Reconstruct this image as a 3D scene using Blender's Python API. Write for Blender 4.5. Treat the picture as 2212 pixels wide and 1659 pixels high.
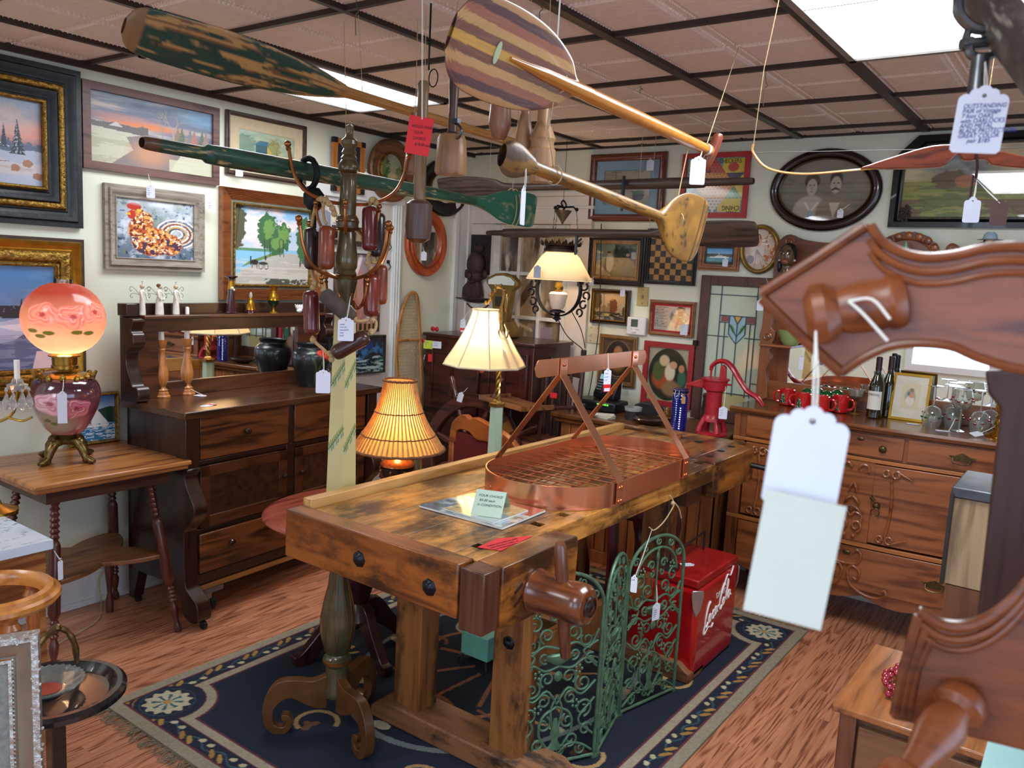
import bpy, math, random
import numpy as np
from mathutils import Matrix, Vector
from math import pi, sin, cos, radians as R
random.seed(7); rng = np.random.default_rng(5)
for o in list(bpy.data.objects): bpy.data.objects.remove(o)
COL = bpy.context.scene.collection
SC = bpy.context.scene
# ---------------- camera
FPX = 1769.37
cam = bpy.data.cameras.new('camera'); camo = bpy.data.objects.new('camera', cam); COL.objects.link(camo)
cam.sensor_width = 36; cam.lens = FPX*36/2212; cam.clip_start = .05
fw = Vector((-.58014199, .80341838, -.1339932)); rt = Vector((.80559007, .59025427, .05123027)); up = Vector((-.12024939, .07822276, .98965715))
mw = Matrix((rt, up, -fw)).transposed().to_4x4(); mw.translation = (0, 0, 1.62); camo.matrix_world = mw
cam.dof.use_dof = True; cam.dof.focus_distance = 2.7; cam.dof.aperture_fstop = 9.5
SC.camera = camo
# ---------------- world, exposure, lights
SC.view_settings.view_transform = 'Standard'; SC.view_settings.look = 'None'; SC.view_settings.gamma = 1; SC.view_settings.use_curve_mapping = False
SC.view_settings.exposure = 0.32
w = bpy.data.worlds.new('world'); SC.world = w; w.use_nodes = True
w.node_tree.nodes['Background'].inputs[0].default_value = (.55, .7, 1, 1); w.node_tree.nodes['Background'].inputs[1].default_value = .5
def area(name, loc, rot, sx, sy, power, col):
    l = bpy.data.lights.new(name, 'AREA'); l.shape = 'RECTANGLE'; l.size = sx; l.size_y = sy; l.energy = power; l.color = col
    o = bpy.data.objects.new(name, l); COL.objects.link(o); o.location = loc; o.rotation_euler = rot; return o
def point(name, loc, power, col, rad=.03):
    l = bpy.data.lights.new(name, 'POINT'); l.energy = power; l.color = col; l.shadow_soft_size = rad
    o = bpy.data.objects.new(name, l); COL.objects.link(o); o.location = loc; return o
FL = (.93, .97, 1)
area('ceiling_light_glow', (-2.975, 2.455, 2.385), (0, 0, 0), .56, 1.16, 15, FL)
area('ceiling_light_glow', (-.535, 2.455, 2.385), (0, 0, 0), .56, 1.16, 26, FL)
area('ceiling_light_glow', (-2.975, -.5, 2.385), (0, 0, 0), .56, 1.16, 12, FL)
area('ceiling_light_glow', (-.535, -.5, 2.385), (0, 0, 0), .56, 1.16, 12, FL)
area('daylight', (1.76, .6, 1.35), (0, R(90), 0), 1.4, 2.4, 13, (.62, .8, 1))  # belongs to the unseen window added in the right wall
area('daylight', (-1.45, -1.76, 1.4), (R(90), 0, 0), .8, 1.2, 8, (.62, .8, 1))
area('daylight', (.4, -1.76, 1.4), (R(90), 0, 0), 1.4, 1.3, 5, (.62, .8, 1))  # belongs to the unseen wide window added in the front wall
# ---------------- materials
def lin(c):
    if isinstance(c, str): c = tuple(int(c[i:i+2], 16)/255 for i in (0, 2, 4))
    return tuple(((x+.055)/1.055)**2.4 if x > .04045 else x/12.92 for x in c[:3])
def L4(c): return lin(c)+(1,)
MATS = {}
def newmat(key):
    m = bpy.data.materials.new(key); m.use_nodes = True; nt = m.node_tree
    return m, nt, nt.nodes['Principled BSDF'], nt.nodes.new, nt.links.new
def plain(c, rough=.5, metal=0, var=.12, scale=14, bump=.0, trans=0, ior=1.45, coat=0, emit=None, es=0, sss=0):
    key = f'm_{c}_{rough}_{metal}_{var}_{scale}_{bump}_{trans}_{coat}_{emit}_{es}'
    if key in MATS: return MATS[key]
    m, nt, b, N, K = newmat(key); MATS[key] = m
    col = Vector(lin(c))
    tc = N('ShaderNodeTexCoord'); no = N('ShaderNodeTexNoise'); no.inputs['Scale'].default_value = scale; no.inputs['Detail'].default_value = 5
    K(tc.outputs['Object'], no.inputs['Vector'])
    cr = N('ShaderNodeValToRGB'); K(no.outputs['Fac'], cr.inputs['Fac'])
    cr.color_ramp.elements[0].position = .3; cr.color_ramp.elements[1].position = .7
    cr.color_ramp.elements[0].color = tuple(col*(1-var))+(1,); cr.color_ramp.elements[1].color = tuple(min(1, x*(1+var)) for x in col)+(1,)
    K(cr.outputs[0], b.inputs['Base Color'])
    b.inputs['Roughness'].default_value = rough; b.inputs['Metallic'].default_value = metal
    b.inputs['Transmission Weight'].default_value = trans; b.inputs['IOR'].default_value = ior; b.inputs['Coat Weight'].default_value = coat
    if emit: b.inputs['Emission Color'].default_value = L4(emit); b.inputs['Emission Strength'].default_value = es
    if bump:
        bp = N('ShaderNodeBump'); bp.inputs['Strength'].default_value = bump; bp.inputs['Distance'].default_value = .01; K(no.outputs['Fac'], bp.inputs['Height']); K(bp.outputs[0], b.inputs['Normal'])
    return m
def wood(dark, light, axis='y', s=1, rough=.4, coat=.2, stain=0, stainc='1a0f08', ring=.5, bump=.15):
    key = f'w_{dark}_{light}_{axis}_{s}_{rough}_{stain}_{ring}'
    if key in MATS: return MATS[key]
    m, nt, b, N, K = newmat(key); MATS[key] = m
    tc = N('ShaderNodeTexCoord'); mp = N('ShaderNodeMapping')
    a = 26*s; l = 2.2*s; mp.inputs['Scale'].default_value = {'x': (l, a, a), 'y': (a, l, a), 'z': (a, a, l)}[axis]
    K(tc.outputs['Object'], mp.inputs['Vector'])
    n1 = N('ShaderNodeTexNoise'); n1.inputs['Scale'].default_value = 1; n1.inputs['Detail'].default_value = 6; n1.inputs['Roughness'].default_value = .62; n1.inputs['Distortion'].default_value = .6
    K(mp.outputs[0], n1.inputs['Vector'])
    mp2 = N('ShaderNodeMapping'); a2 = 7*s; l2 = .9*s; mp2.inputs['Scale'].default_value = {'x': (l2, a2, a2), 'y': (a2, l2, a2), 'z': (a2, a2, l2)}[axis]
    K(tc.outputs['Object'], mp2.inputs['Vector'])
    n2 = N('ShaderNodeTexNoise'); n2.inputs['Scale'].default_value = 1; n2.inputs['Detail'].default_value = 2; K(mp2.outputs[0], n2.inputs['Vector'])
    mu = N('ShaderNodeMath'); mu.operation = 'MULTIPLY'; mu.inputs[1].default_value = 55; K(n2.outputs['Fac'], mu.inputs[0])
    sn = N('ShaderNodeMath'); sn.operation = 'SINE'; K(mu.outputs[0], sn.inputs[0])
    ma = N('ShaderNodeMath'); ma.operation = 'MULTIPLY_ADD'; ma.inputs[1].default_value = .16*ring; K(sn.outputs[0], ma.inputs[0]); K(n1.outputs['Fac'], ma.inputs[2])
    cr = N('ShaderNodeValToRGB'); K(ma.outputs[0], cr.inputs['Fac'])
    d = Vector(lin(dark)); li = Vector(lin(light)); e = cr.color_ramp.elements
    e[0].position = .3; e[0].color = tuple(d)+(1,); e[1].position = .68; e[1].color = tuple(li)+(1,)
    x = e.new(.47); x.color = tuple(d*.35+li*.65)+(1,)
    out = cr.outputs[0]
    if stain:
        n3 = N('ShaderNodeTexNoise'); n3.inputs['Scale'].default_value = 6; n3.inputs['Detail'].default_value = 8; n3.inputs['Roughness'].default_value = .72
        mp3 = N('ShaderNodeMapping'); mp3.inputs['Scale'].default_value = {'x': (.5, 1, 1), 'y': (1, .5, 1), 'z': (1, 1, .5)}[axis]; K(tc.outputs['Object'], mp3.inputs['Vector']); K(mp3.outputs[0], n3.inputs['Vector'])
        c3 = N('ShaderNodeValToRGB'); c3.color_ramp.elements[0].position = .57-.12*stain; c3.color_ramp.elements[0].color = (0, 0, 0, 1); c3.color_ramp.elements[1].position = .64-.07*stain; c3.color_ramp.elements[1].color = (.9, .9, .9, 1)
        K(n3.outputs['Fac'], c3.inputs['Fac']); mx = N('ShaderNodeMix'); mx.data_type = 'RGBA'
        K(c3.outputs[0], mx.inputs['Factor']); K(out, mx.inputs[6]); mx.inputs[7].default_value = L4(stainc); out = mx.outputs[2]
    K(out, b.inputs['Base Color']); b.inputs['Roughness'].default_value = rough; b.inputs['Coat Weight'].default_value = coat; b.inputs['Coat Roughness'].default_value = .25
    bp = N('ShaderNodeBump'); bp.inputs['Strength'].default_value = bump; bp.inputs['Distance'].default_value = .003; K(n1.outputs['Fac'], bp.inputs['Height']); K(bp.outputs[0], b.inputs['Normal'])
    return m
def paintmat(rough=.5, coat=0, bump=0, emit=0):
    key = f'paint_{rough}_{coat}_{bump}_{emit}'
    if key in MATS: return MATS[key]
    m, nt, b, N, K = newmat(key); MATS[key] = m
    at = N('ShaderNodeAttribute'); at.attribute_name = 'Col'; K(at.outputs['Color'], b.inputs['Base Color'])
    b.inputs['Roughness'].default_value = rough; b.inputs['Coat Weight'].default_value = coat; b.inputs['Coat Roughness'].default_value = .06
    if emit:
        K(at.outputs['Color'], b.inputs['Emission Color']); b.inputs['Emission Strength'].default_value = emit
    if bump:
        tc = N('ShaderNodeTexCoord'); no = N('ShaderNodeTexNoise'); no.inputs['Scale'].default_value = 90; K(tc.outputs['Object'], no.inputs['Vector'])
        bp = N('ShaderNodeBump'); bp.inputs['Strength'].default_value = bump; bp.inputs['Distance'].default_value = .004; K(no.outputs['Fac'], bp.inputs['Height']); K(bp.outputs[0], b.inputs['Normal'])
    return m
def glassmat(c='ffffff', rough=.02, alpha=.9):
    key = f'glass_{c}_{rough}_{alpha}'
    if key in MATS: return MATS[key]
    m, nt, b, N, K = newmat(key); MATS[key] = m
    out = nt.nodes['Material Output']; tr = N('ShaderNodeBsdfTransparent'); tr.inputs[0].default_value = L4(c); gl = N('ShaderNodeBsdfGlossy'); gl.inputs['Roughness'].default_value = rough
    fr = N('ShaderNodeFresnel'); fr.inputs[0].default_value = 1.5; mx = N('ShaderNodeMixShader')
    ma = N('ShaderNodeMath'); ma.operation = 'MULTIPLY_ADD'; ma.inputs[1].default_value = 1.0; ma.inputs[2].default_value = (1-alpha)*.3; K(fr.outputs[0], ma.inputs[0])
    K(ma.outputs[0], mx.inputs[0]); K(tr.outputs[0], mx.inputs[1]); K(gl.outputs[0], mx.inputs[2]); K(mx.outputs[0], out.inputs[0])
    return m
def shademat(c, emit, es, trans=.5):
    key = f'shade_{c}_{emit}_{es}'
    if key in MATS: return MATS[key]
    m, nt, b, N, K = newmat(key); MATS[key] = m
    out = nt.nodes['Material Output']; b.inputs['Base Color'].default_value = L4(c); b.inputs['Roughness'].default_value = .7
    if es: b.inputs['Emission Color'].default_value = L4(emit); b.inputs['Emission Strength'].default_value = es
    tl = N('ShaderNodeBsdfTranslucent'); tl.inputs[0].default_value = L4(c); mx = N('ShaderNodeMixShader'); mx.inputs[0].default_value = trans
    K(b.outputs[0], mx.inputs[1]); K(tl.outputs[0], mx.inputs[2]); K(mx.outputs[0], out.inputs[0])
    return m
# ---------------- mesh builder
class B:
    def __init__(s): s.v = []; s.f = []; s.c = []; s.m = None
    def add(s, v, f, c=None):
        n = len(s.v)
        if s.m is not None: v = [tuple(s.m @ Vector(p)) for p in v]
        s.v += [tuple(p) for p in v]; s.f += [tuple(i+n for i in q) for q in f]
        s.c += [c]*len(v) if (c is None or not isinstance(c, list)) else c
        return s
    def box(s, x0, x1, y0, y1, z0, z1, c=None):
        return s.add([(x0, y0, z0), (x1, y0, z0), (x1, y1, z0), (x0, y1, z0), (x0, y0, z1), (x1, y0, z1), (x1, y1, z1), (x0, y1, z1)],
                     [(0, 3, 2, 1), (4, 5, 6, 7), (0, 1, 5, 4), (1, 2, 6, 5), (2, 3, 7, 6), (3, 0, 4, 7)], c)
    def lathe(s, prof, c=(0, 0, 0), n=24, axis='z', sx=1, sy=1, col=None, cap=True):
        v = []; f = []
        for r, z in prof:
            for i in range(n):
                a = 2*pi*i/n; p = (r*cos(a)*sx, r*sin(a)*sy, z)
                if axis == 'x': p = (p[2], p[0], p[1])
                elif axis == 'y': p = (p[0], p[2], -p[1])
                v.append((p[0]+c[0], p[1]+c[1], p[2]+c[2]))
        for j in range(len(prof)-1):
            for i in range(n):
                k = (i+1) % n; f.append((j*n+i, j*n+k, (j+1)*n+k, (j+1)*n+i))
        if cap: f.append(tuple(range(n-1, -1, -1))); f.append(tuple((len(prof)-1)*n+i for i in range(n)))
        return s.add(v, f, col)
    def tube(s, pts, r, n=8, col=None, cap=True, flat=1, closed=False):
        pts = [Vector(p) for p in pts]; m = len(pts); rs = r if isinstance(r, (list, tuple)) else [r]*m
        v = []; f = []; prev = None
        for i, p in enumerate(pts):
            if closed: t = pts[(i+1) % m]-pts[i-1]
            else: t = pts[min(i+1, m-1)]-pts[max(i-1, 0)]
            if t.length < 1e-9: t = Vector((0, 0, 1))
            t.normalize()
            if prev is None:
                a = Vector((0, 0, 1)) if abs(t.z) < .9 else Vector((1, 0, 0)); u = t.cross(a).normalized()
            else:
                u = prev-t*prev.dot(t)
                if u.length < 1e-6: u = t.orthogonal()
                u.normalize()
            w_ = t.cross(u); prev = u
            for k in range(n):
                a = 2*pi*k/n; v.append(p+(u*cos(a)+w_*sin(a)*flat)*rs[i])
        for j in range(m-1+(1 if closed else 0)):
            for k in range(n):
                q = (k+1) % n; a = j*n; b_ = ((j+1) % m)*n; f.append((a+k, a+q, b_+q, b_+k))
        if cap and not closed: f.append(tuple(range(n-1, -1, -1))); f.append(tuple((m-1)*n+i for i in range(n)))
        return s.add(v, f, col)
    def sph(s, c, r, sc=(1, 1, 1), n=14, col=None):
        prof = [(max(1e-4, sin(pi*j/(n//2)))*r, -cos(pi*j/(n//2))*r) for j in range(n//2+1)]
        v = []; f = []
        for q, z in prof:
            for i in range(n): a = 2*pi*i/n; v.append((c[0]+q*cos(a)*sc[0], c[1]+q*sin(a)*sc[1], c[2]+z*sc[2]))
        for j in range(len(prof)-1):
            for i in range(n): k = (i+1) % n; f.append((j*n+i, j*n+k, (j+1)*n+k, (j+1)*n+i))
        return s.add(v, f, col)
    def prism(s, out, d0, d1, plane='xz', holes=False, col=None):
        """outline (a,b) extruded from d0 to d1 along the third axis"""
        def P(a, b, d): return {'xz': (a, d, b), 'yz': (d, a, b), 'xy': (a, b, d)}[plane]
        n = len(out); v = [P(a, b, d0) for a, b in out]+[P(a, b, d1) for a, b in out]
        f = [tuple(range(n)), tuple(range(2*n-1, n-1, -1))]+[(i, (i+1) % n, n+(i+1) % n, n+i) for i in range(n)]
        return s.add(v, f, col)
    def sweep(s, prof, path, closed=True, col=None):
        """prof: (outward,height) ; path: list of (pos,outdir,updir)"""
        v = []; f = []; n = len(prof); m = len(path)
        for p, o, u in path:
            for a, b in prof: v.append(Vector(p)+Vector(o)*a+Vector(u)*b)
        for j in range(m if closed else m-1):
            for k in range(n-1):
                a = j*n; b_ = ((j+1) % m)*n; f.append((a+k, a+k+1, b_+k+1, b_+k))
        return s.add(v, f, col)
    def obj(s, name, mat, parent=None, **k): return obj(name, s, mat, parent, **k)
def obj(name, b, mat, parent=None, bevel=0, sharp=38, seg=2, label=None, flat=False):
    me = bpy.data.meshes.new(name); me.from_pydata([tuple(p) for p in b.v], [], b.f)
    import bmesh
    bm = bmesh.new(); bm.from_mesh(me); bmesh.ops.recalc_face_normals(bm, faces=bm.faces); bm.to_mesh(me); bm.free()
    if any(c is not None for c in b.c):
        at = me.color_attributes.new('Col', 'FLOAT_COLOR', 'POINT')
        arr = np.ones((len(b.v), 4), np.float32)
        for i, c in enumerate(b.c):
            if c is not None: arr[i, :3] = c
        at.data.foreach_set('color', arr.ravel())
    if not flat:
        me.polygons.foreach_set('use_smooth', [True]*len(me.polygons)); me.set_sharp_from_angle(angle=R(sharp))
    me.materials.append(mat)
    o = bpy.data.objects.new(name, me); COL.objects.link(o)
    if bevel:
        md = o.modifiers.new('b', 'BEVEL'); md.width = bevel; md.segments = seg; md.limit_method = 'ANGLE'; md.angle_limit = R(40)
        md.harden_normals = False
    if parent is not None:
        o.parent = parent
        if parent.get('_w') is not None: o.matrix_parent_inverse = parent.matrix_basis.inverted() if parent.parent is None else Matrix.Identity(4)
        elif parent.parent is not None and parent.parent.get('_w') is not None and parent.type == 'MESH': pass
    if label: o['label'] = label
    return o
def thing(name, label, cat, loc=(0, 0, 0), rz=0, group=None, world=False):
    """Empty at the base of a thing. world=True: its parts are written in room coordinates."""
    o = bpy.data.objects.new(name, None); COL.objects.link(o); o.location = loc; o.rotation_euler = (0, 0, rz); o.empty_display_size = .05
    o['label'] = label; o['category'] = cat
    if group: o['group'] = group
    if world: o['_w'] = 1; o.matrix_basis = Matrix.LocRotScale(Vector(loc), Matrix.Rotation(rz, 3, 'Z'), None)
    return o
def tag(o, label, cat, group=None, kind=None):
    o['label'] = label; o['category'] = cat
    if group: o['group'] = group
    if kind: o['kind'] = kind
    return o
def struct(o): o['kind'] = 'structure'; return o
def dup(root, loc, rz=None, label=None, group=None):
    r = root.copy(); COL.objects.link(r); r.location = loc
    if rz is not None: r.rotation_euler = (0, 0, rz)
    if label: r['label'] = label
    if group: r['group'] = group
    def kids(a, b_):
        for ch in list(a.children):
            c = ch.copy(); COL.objects.link(c); c.parent = b_; kids(ch, c)
    kids(root, r); return r
def frame4(prof, lo, hi, ax, d, sgn, col=None, bld=None):
    """picture frame moulding around a rectangle; ax: 'x' wall plane normal along x (pictures on the left wall) or 'y'"""
    b = bld or B(); (a0, z0), (a1, z1) = lo, hi
    def P(a, z): return (d, a, z) if ax == 'x' else (a, d, z)
    nrm = (sgn, 0, 0) if ax == 'x' else (0, sgn, 0)
    path = []
    for a, z, sa, sz in ((a0, z0, 1, 1), (a1, z0, -1, 1), (a1, z1, -1, -1), (a0, z1, 1, -1)):
        o = (0, sa, sz) if ax == 'x' else (sa, 0, sz)
        path.append((P(a, z), o, nrm))
    return b.sweep(prof, path, col=col)
def arc(cx, cz, r, a0, a1, n=10, ry=None):
    ry = r if ry is None else ry
    return [(cx+r*cos(R(a0+(a1-a0)*i/n)), cz+ry*sin(R(a0+(a1-a0)*i/n))) for i in range(n+1)]
def spl(pts, k=6):
    """Catmull-Rom through points of any dimension"""
    P = [np.array(p, float) for p in pts]; P = [2*P[0]-P[1]]+P+[2*P[-1]-P[-2]]; o = []
    for i in range(1, len(P)-2):
        for j in range(k):
            t = j/k; o.append(.5*((2*P[i])+(-P[i-1]+P[i+1])*t+(2*P[i-1]-5*P[i]+4*P[i+1]-P[i+2])*t*t+(-P[i-1]+3*P[i]-3*P[i+1]+P[i+2])*t**3))
    o.append(P[-2]); return [tuple(x) for x in o]
def text(body, size, name, mat, parent, M, shear=0, al='LEFT', ext=.0004, sx=1):
    c = bpy.data.curves.new('t', 'FONT'); c.body = body; c.size = size; c.shear = shear; c.align_x = al; c.align_y = 'CENTER'; c.extrude = ext; c.resolution_u = 3
    t = bpy.data.objects.new('t', c); COL.objects.link(t); bpy.context.view_layer.update()
    me = bpy.data.meshes.new_from_object(t.evaluated_get(bpy.context.evaluated_depsgraph_get())); bpy.data.objects.remove(t); bpy.data.curves.remove(c)
    me.transform(M @ Matrix.Diagonal((sx, 1, 1, 1))); me.materials.clear(); me.materials.append(mat)
    o = bpy.data.objects.new(name, me); COL.objects.link(o)
    if parent is not None:
        o.parent = parent
        if parent.get('_w') is not None and parent.parent is None: o.matrix_parent_inverse = parent.matrix_basis.inverted()
    return o
def facing(loc, n, upv=(0, 0, 1)):
    """matrix whose local z is n, local y is up"""
    n = Vector(n).normalized(); u = Vector(upv); x = u.cross(n).normalized(); y = n.cross(x)
    m = Matrix((x, y, n)).transposed().to_4x4(); m.translation = loc; return m
# ---------------- value noise for painted surfaces
def vn(u, v, s, seed=0, oct=4, ax=1, ay=1):
    tot = 0; amp = 1; nrm = 0
    for k in range(oct):
        x = u*s*ax; y = v*s*ay; xi = np.floor(x).astype(int); yi = np.floor(y).astype(int); fx = x-xi; fy = y-yi; fx = fx*fx*(3-2*fx); fy = fy*fy*(3-2*fy)
        def h(a, b): q = np.sin(a*127.1+b*311.7+seed*74.7+k*17.3)*43758.5453; return q-np.floor(q)
        tot = tot+amp*((h(xi, yi)*(1-fx)+h(xi+1, yi)*fx)*(1-fy)+(h(xi, yi+1)*(1-fx)+h(xi+1, yi+1)*fx)*fy); nrm += amp; amp *= .55; s = s*2.05
    return tot/nrm
class Cv:
    """painted surface: u to the right 0..1, v up 0..1"""
    def __init__(s, u, v, base): s.u = u; s.v = v; s.c = np.zeros(u.shape+(3,)); s.c[:] = lin(base)
    def mix(s, m, col): m = np.clip(m, 0, 1)[..., None]; s.c = s.c*(1-m)+np.array(lin(col))*m; return s
    def grad(s, c0, c1, v0=0, v1=1, mask=None):
        t = np.clip((s.v-v0)/(v1-v0), 0, 1)[..., None]; g = np.array(lin(c0))*(1-t)+np.array(lin(c1))*t
        m = np.ones(s.u.shape) if mask is None else np.clip(mask, 0, 1); m = m[..., None]; s.c = s.c*(1-m)+g*m; return s
    def ell(s, x, y, rx, ry, soft=.15, rot=0):
        a = R(rot); dx = s.u-x; dy = s.v-y; X = (dx*cos(a)+dy*sin(a))/rx; Y = (-dx*sin(a)+dy*cos(a))/ry
        return np.clip((1-np.sqrt(X*X+Y*Y))/soft+.5, 0, 1)
    def rect(s, x0, y0, x1, y1, soft=.004): 
        return np.clip((s.u-x0)/soft+.5, 0, 1)*np.clip((x1-s.u)/soft+.5, 0, 1)*np.clip((s.v-y0)/soft+.5, 0, 1)*np.clip((y1-s.v)/soft+.5, 0, 1)
    def line(s, pts, w0, asp=1):
        m = np.zeros(s.u.shape)
        for (x0, y0), (x1, y1) in zip(pts[:-1], pts[1:]):
            dx, dy = (x1-x0)*asp, y1-y0; L = dx*dx+dy*dy+1e-9; t = np.clip(((s.u-x0)*asp*dx+(s.v-y0)*dy)/L, 0, 1)
            d = np.hypot((s.u-x0)*asp-t*dx, (s.v-y0)-t*dy); m = np.maximum(m, np.clip((w0-d)/(w0*.4)+.5, 0, 1))
        return m
    def poly(s, pts):
        inside = np.zeros(s.u.shape, bool); n = len(pts)
        for i in range(n):
            x0, y0 = pts[i]; x1, y1 = pts[(i+1) % n]
            c = ((y0 > s.v) != (y1 > s.v)) & (s.u < (x1-x0)*(s.v-y0)/((y1-y0) or 1e-9)+x0); inside ^= c
        return inside.astype(float)
    def n(s, sc, seed=0, oct=4, ax=1, ay=1): return vn(s.u, s.v, sc, seed, oct, ax, ay)
def canvas(name, fn, P, nu, nv, mat, parent=None, base='808080', mask=None, sag=None, label=None):
    """grid surface P(u,v)->xyz painted by fn(Cv)"""
    uu, vv = np.meshgrid(np.linspace(0, 1, nu), np.linspace(0, 1, nv)); c = Cv(uu, vv, base); fn(c)
    X, Y, Z = P(uu, vv); co = np.stack([X+0*uu, Y+0*uu, Z+0*uu], -1).reshape(-1, 3).astype(np.float32)
    i = np.arange((nu-1)*(nv-1)); r, q = i//(nu-1), i % (nu-1); a = r*nu+q
    if mask is not None:
        keep = mask(uu, vv).reshape(-1); a = a[keep[a] & keep[a+1] & keep[a+nu] & keep[a+nu+1]]
    F = np.stack([a, a+1, a+nu+1, a+nu], -1).astype(np.int32)
    me = bpy.data.meshes.new(name); me.vertices.add(len(co)); me.vertices.foreach_set('co', co.ravel())
    me.loops.add(F.size); me.loops.foreach_set('vertex_index', F.ravel()); me.polygons.add(len(F)); me.polygons.foreach_set('loop_start', np.arange(0, F.size, 4, dtype=np.int32)); me.polygons.foreach_set('use_smooth', [True]*len(F))
    me.update(calc_edges=True)
    at = me.color_attributes.new('Col', 'FLOAT_COLOR', 'POINT'); at.data.foreach_set('color', np.concatenate([np.clip(c.c, 0, 1).reshape(-1, 3), np.ones((nu*nv, 1))], 1).astype(np.float32).ravel())
    me.materials.append(mat); o = bpy.data.objects.new(name, me); COL.objects.link(o)
    if parent is not None:
        o.parent = parent
        if parent.get('_w') is not None and parent.parent is None: o.matrix_parent_inverse = parent.matrix_basis.inverted()
    if label: o['label'] = label
    return o
# ================= the room
LW, BW, RW, NW, CH = -3.675, 4.502, 1.8, -1.8, 2.412
WALL = plain('d9dcc9', .6, var=.03, scale=3); WHITE = plain('dcdcd8', .4, var=.03, scale=5)
def floor_mat():
    m, nt, b, N, K = newmat('laminate_floor'); tc = N('ShaderNodeTexCoord'); mp = N('ShaderNodeMapping'); K(tc.outputs['Object'], mp.inputs['Vector'])
    mp.inputs['Rotation'].default_value = (0, 0, R(90))
    br = N('ShaderNodeTexBrick'); br.inputs['Scale'].default_value = 1; br.inputs['Brick Width'].default_value = .62; br.inputs['Row Height'].default_value = .066; br.inputs['Mortar Size'].default_value = .0008
    br.inputs['Color1'].default_value = (0, 0, 0, 1); br.inputs['Color2'].default_value = (1, 1, 1, 1); br.inputs['Mortar'].default_value = (.5, .5, .5, 1); br.offset = .37
    K(mp.outputs[0], br.inputs['Vector'])
    # per-plank offset shifts the grain
    vm = N('ShaderNodeVectorMath'); vm.operation = 'MULTIPLY_ADD'; K(br.outputs['Color'], vm.inputs[0]); vm.inputs[1].default_value = (3, 7, 0); K(tc.outputs['Object'], vm.inputs[2])
    m2 = N('ShaderNodeMapping'); m2.inputs['Scale'].default_value = (13, .9, 1); K(vm.outputs[0], m2.inputs['Vector'])
    n2 = N('ShaderNodeTexNoise'); n2.inputs['Scale'].default_value = 1; n2.inputs['Detail'].default_value = 1.5; K(m2.outputs[0], n2.inputs['Vector'])
    mu = N('ShaderNodeMath'); mu.operation = 'MULTIPLY'; mu.inputs[1].default_value = 62; K(n2.outputs['Fac'], mu.inputs[0]); sn = N('ShaderNodeMath'); sn.operation = 'SINE'; K(mu.outputs[0], sn.inputs[0])
    m3 = N('ShaderNodeMapping'); m3.inputs['Scale'].default_value = (150, 6, 1); K(vm.outputs[0], m3.inputs['Vector']); n3 = N('ShaderNodeTexNoise'); n3.inputs['Scale'].default_value = 1; n3.inputs['Detail'].default_value = 4; K(m3.outputs[0], n3.inputs['Vector'])
    ma = N('ShaderNodeMath'); ma.operation = 'MULTIPLY_ADD'; ma.inputs[1].default_value = .14; K(sn.outputs[0], ma.inputs[0]); K(n3.outputs['Fac'], ma.inputs[2])
    cr = N('ShaderNodeValToRGB'); K(ma.outputs[0], cr.inputs['Fac']); e = cr.color_ramp.elements; e[0].position = .3; e[0].color = L4('86503a'); e[1].position = .62; e[1].color = L4('cf8d69')
    x = e.new(.42); x.color = L4('bb7856')
    mx = N('ShaderNodeMix'); mx.data_type = 'RGBA'; mx.blend_type = 'MULTIPLY'; mx.inputs['Factor'].default_value = .22; K(cr.outputs[0], mx.inputs[6]); K(br.outputs['Color'], mx.inputs[7])
    K(mx.outputs[2], b.inputs['Base Color']); b.inputs['Roughness'].default_value = .38; b.inputs['Coat Weight'].default_value = .15; b.inputs['Coat Roughness'].default_value = .3
    return m
struct(B().box(LW-.1, RW+.1, NW-.1, BW+.1, -.06, 0).obj('floor', floor_mat()))
b = B(); b.box(LW-.1, LW, NW, BW+.1, 0, CH+.1); struct(b.obj('wall_left', WALL))
b = B(); b.box(LW-.1, RW+.1, BW, BW+.1, 0, CH+.1); struct(b.obj('wall_back', WALL))
struct(B().box(RW, RW+.1, NW, BW+.1, 0, CH+.1).obj('wall_right', WALL))
struct(B().box(LW-.1, RW+.1, NW-.1, NW, 0, CH+.1).obj('wall_front', WALL))
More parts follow.
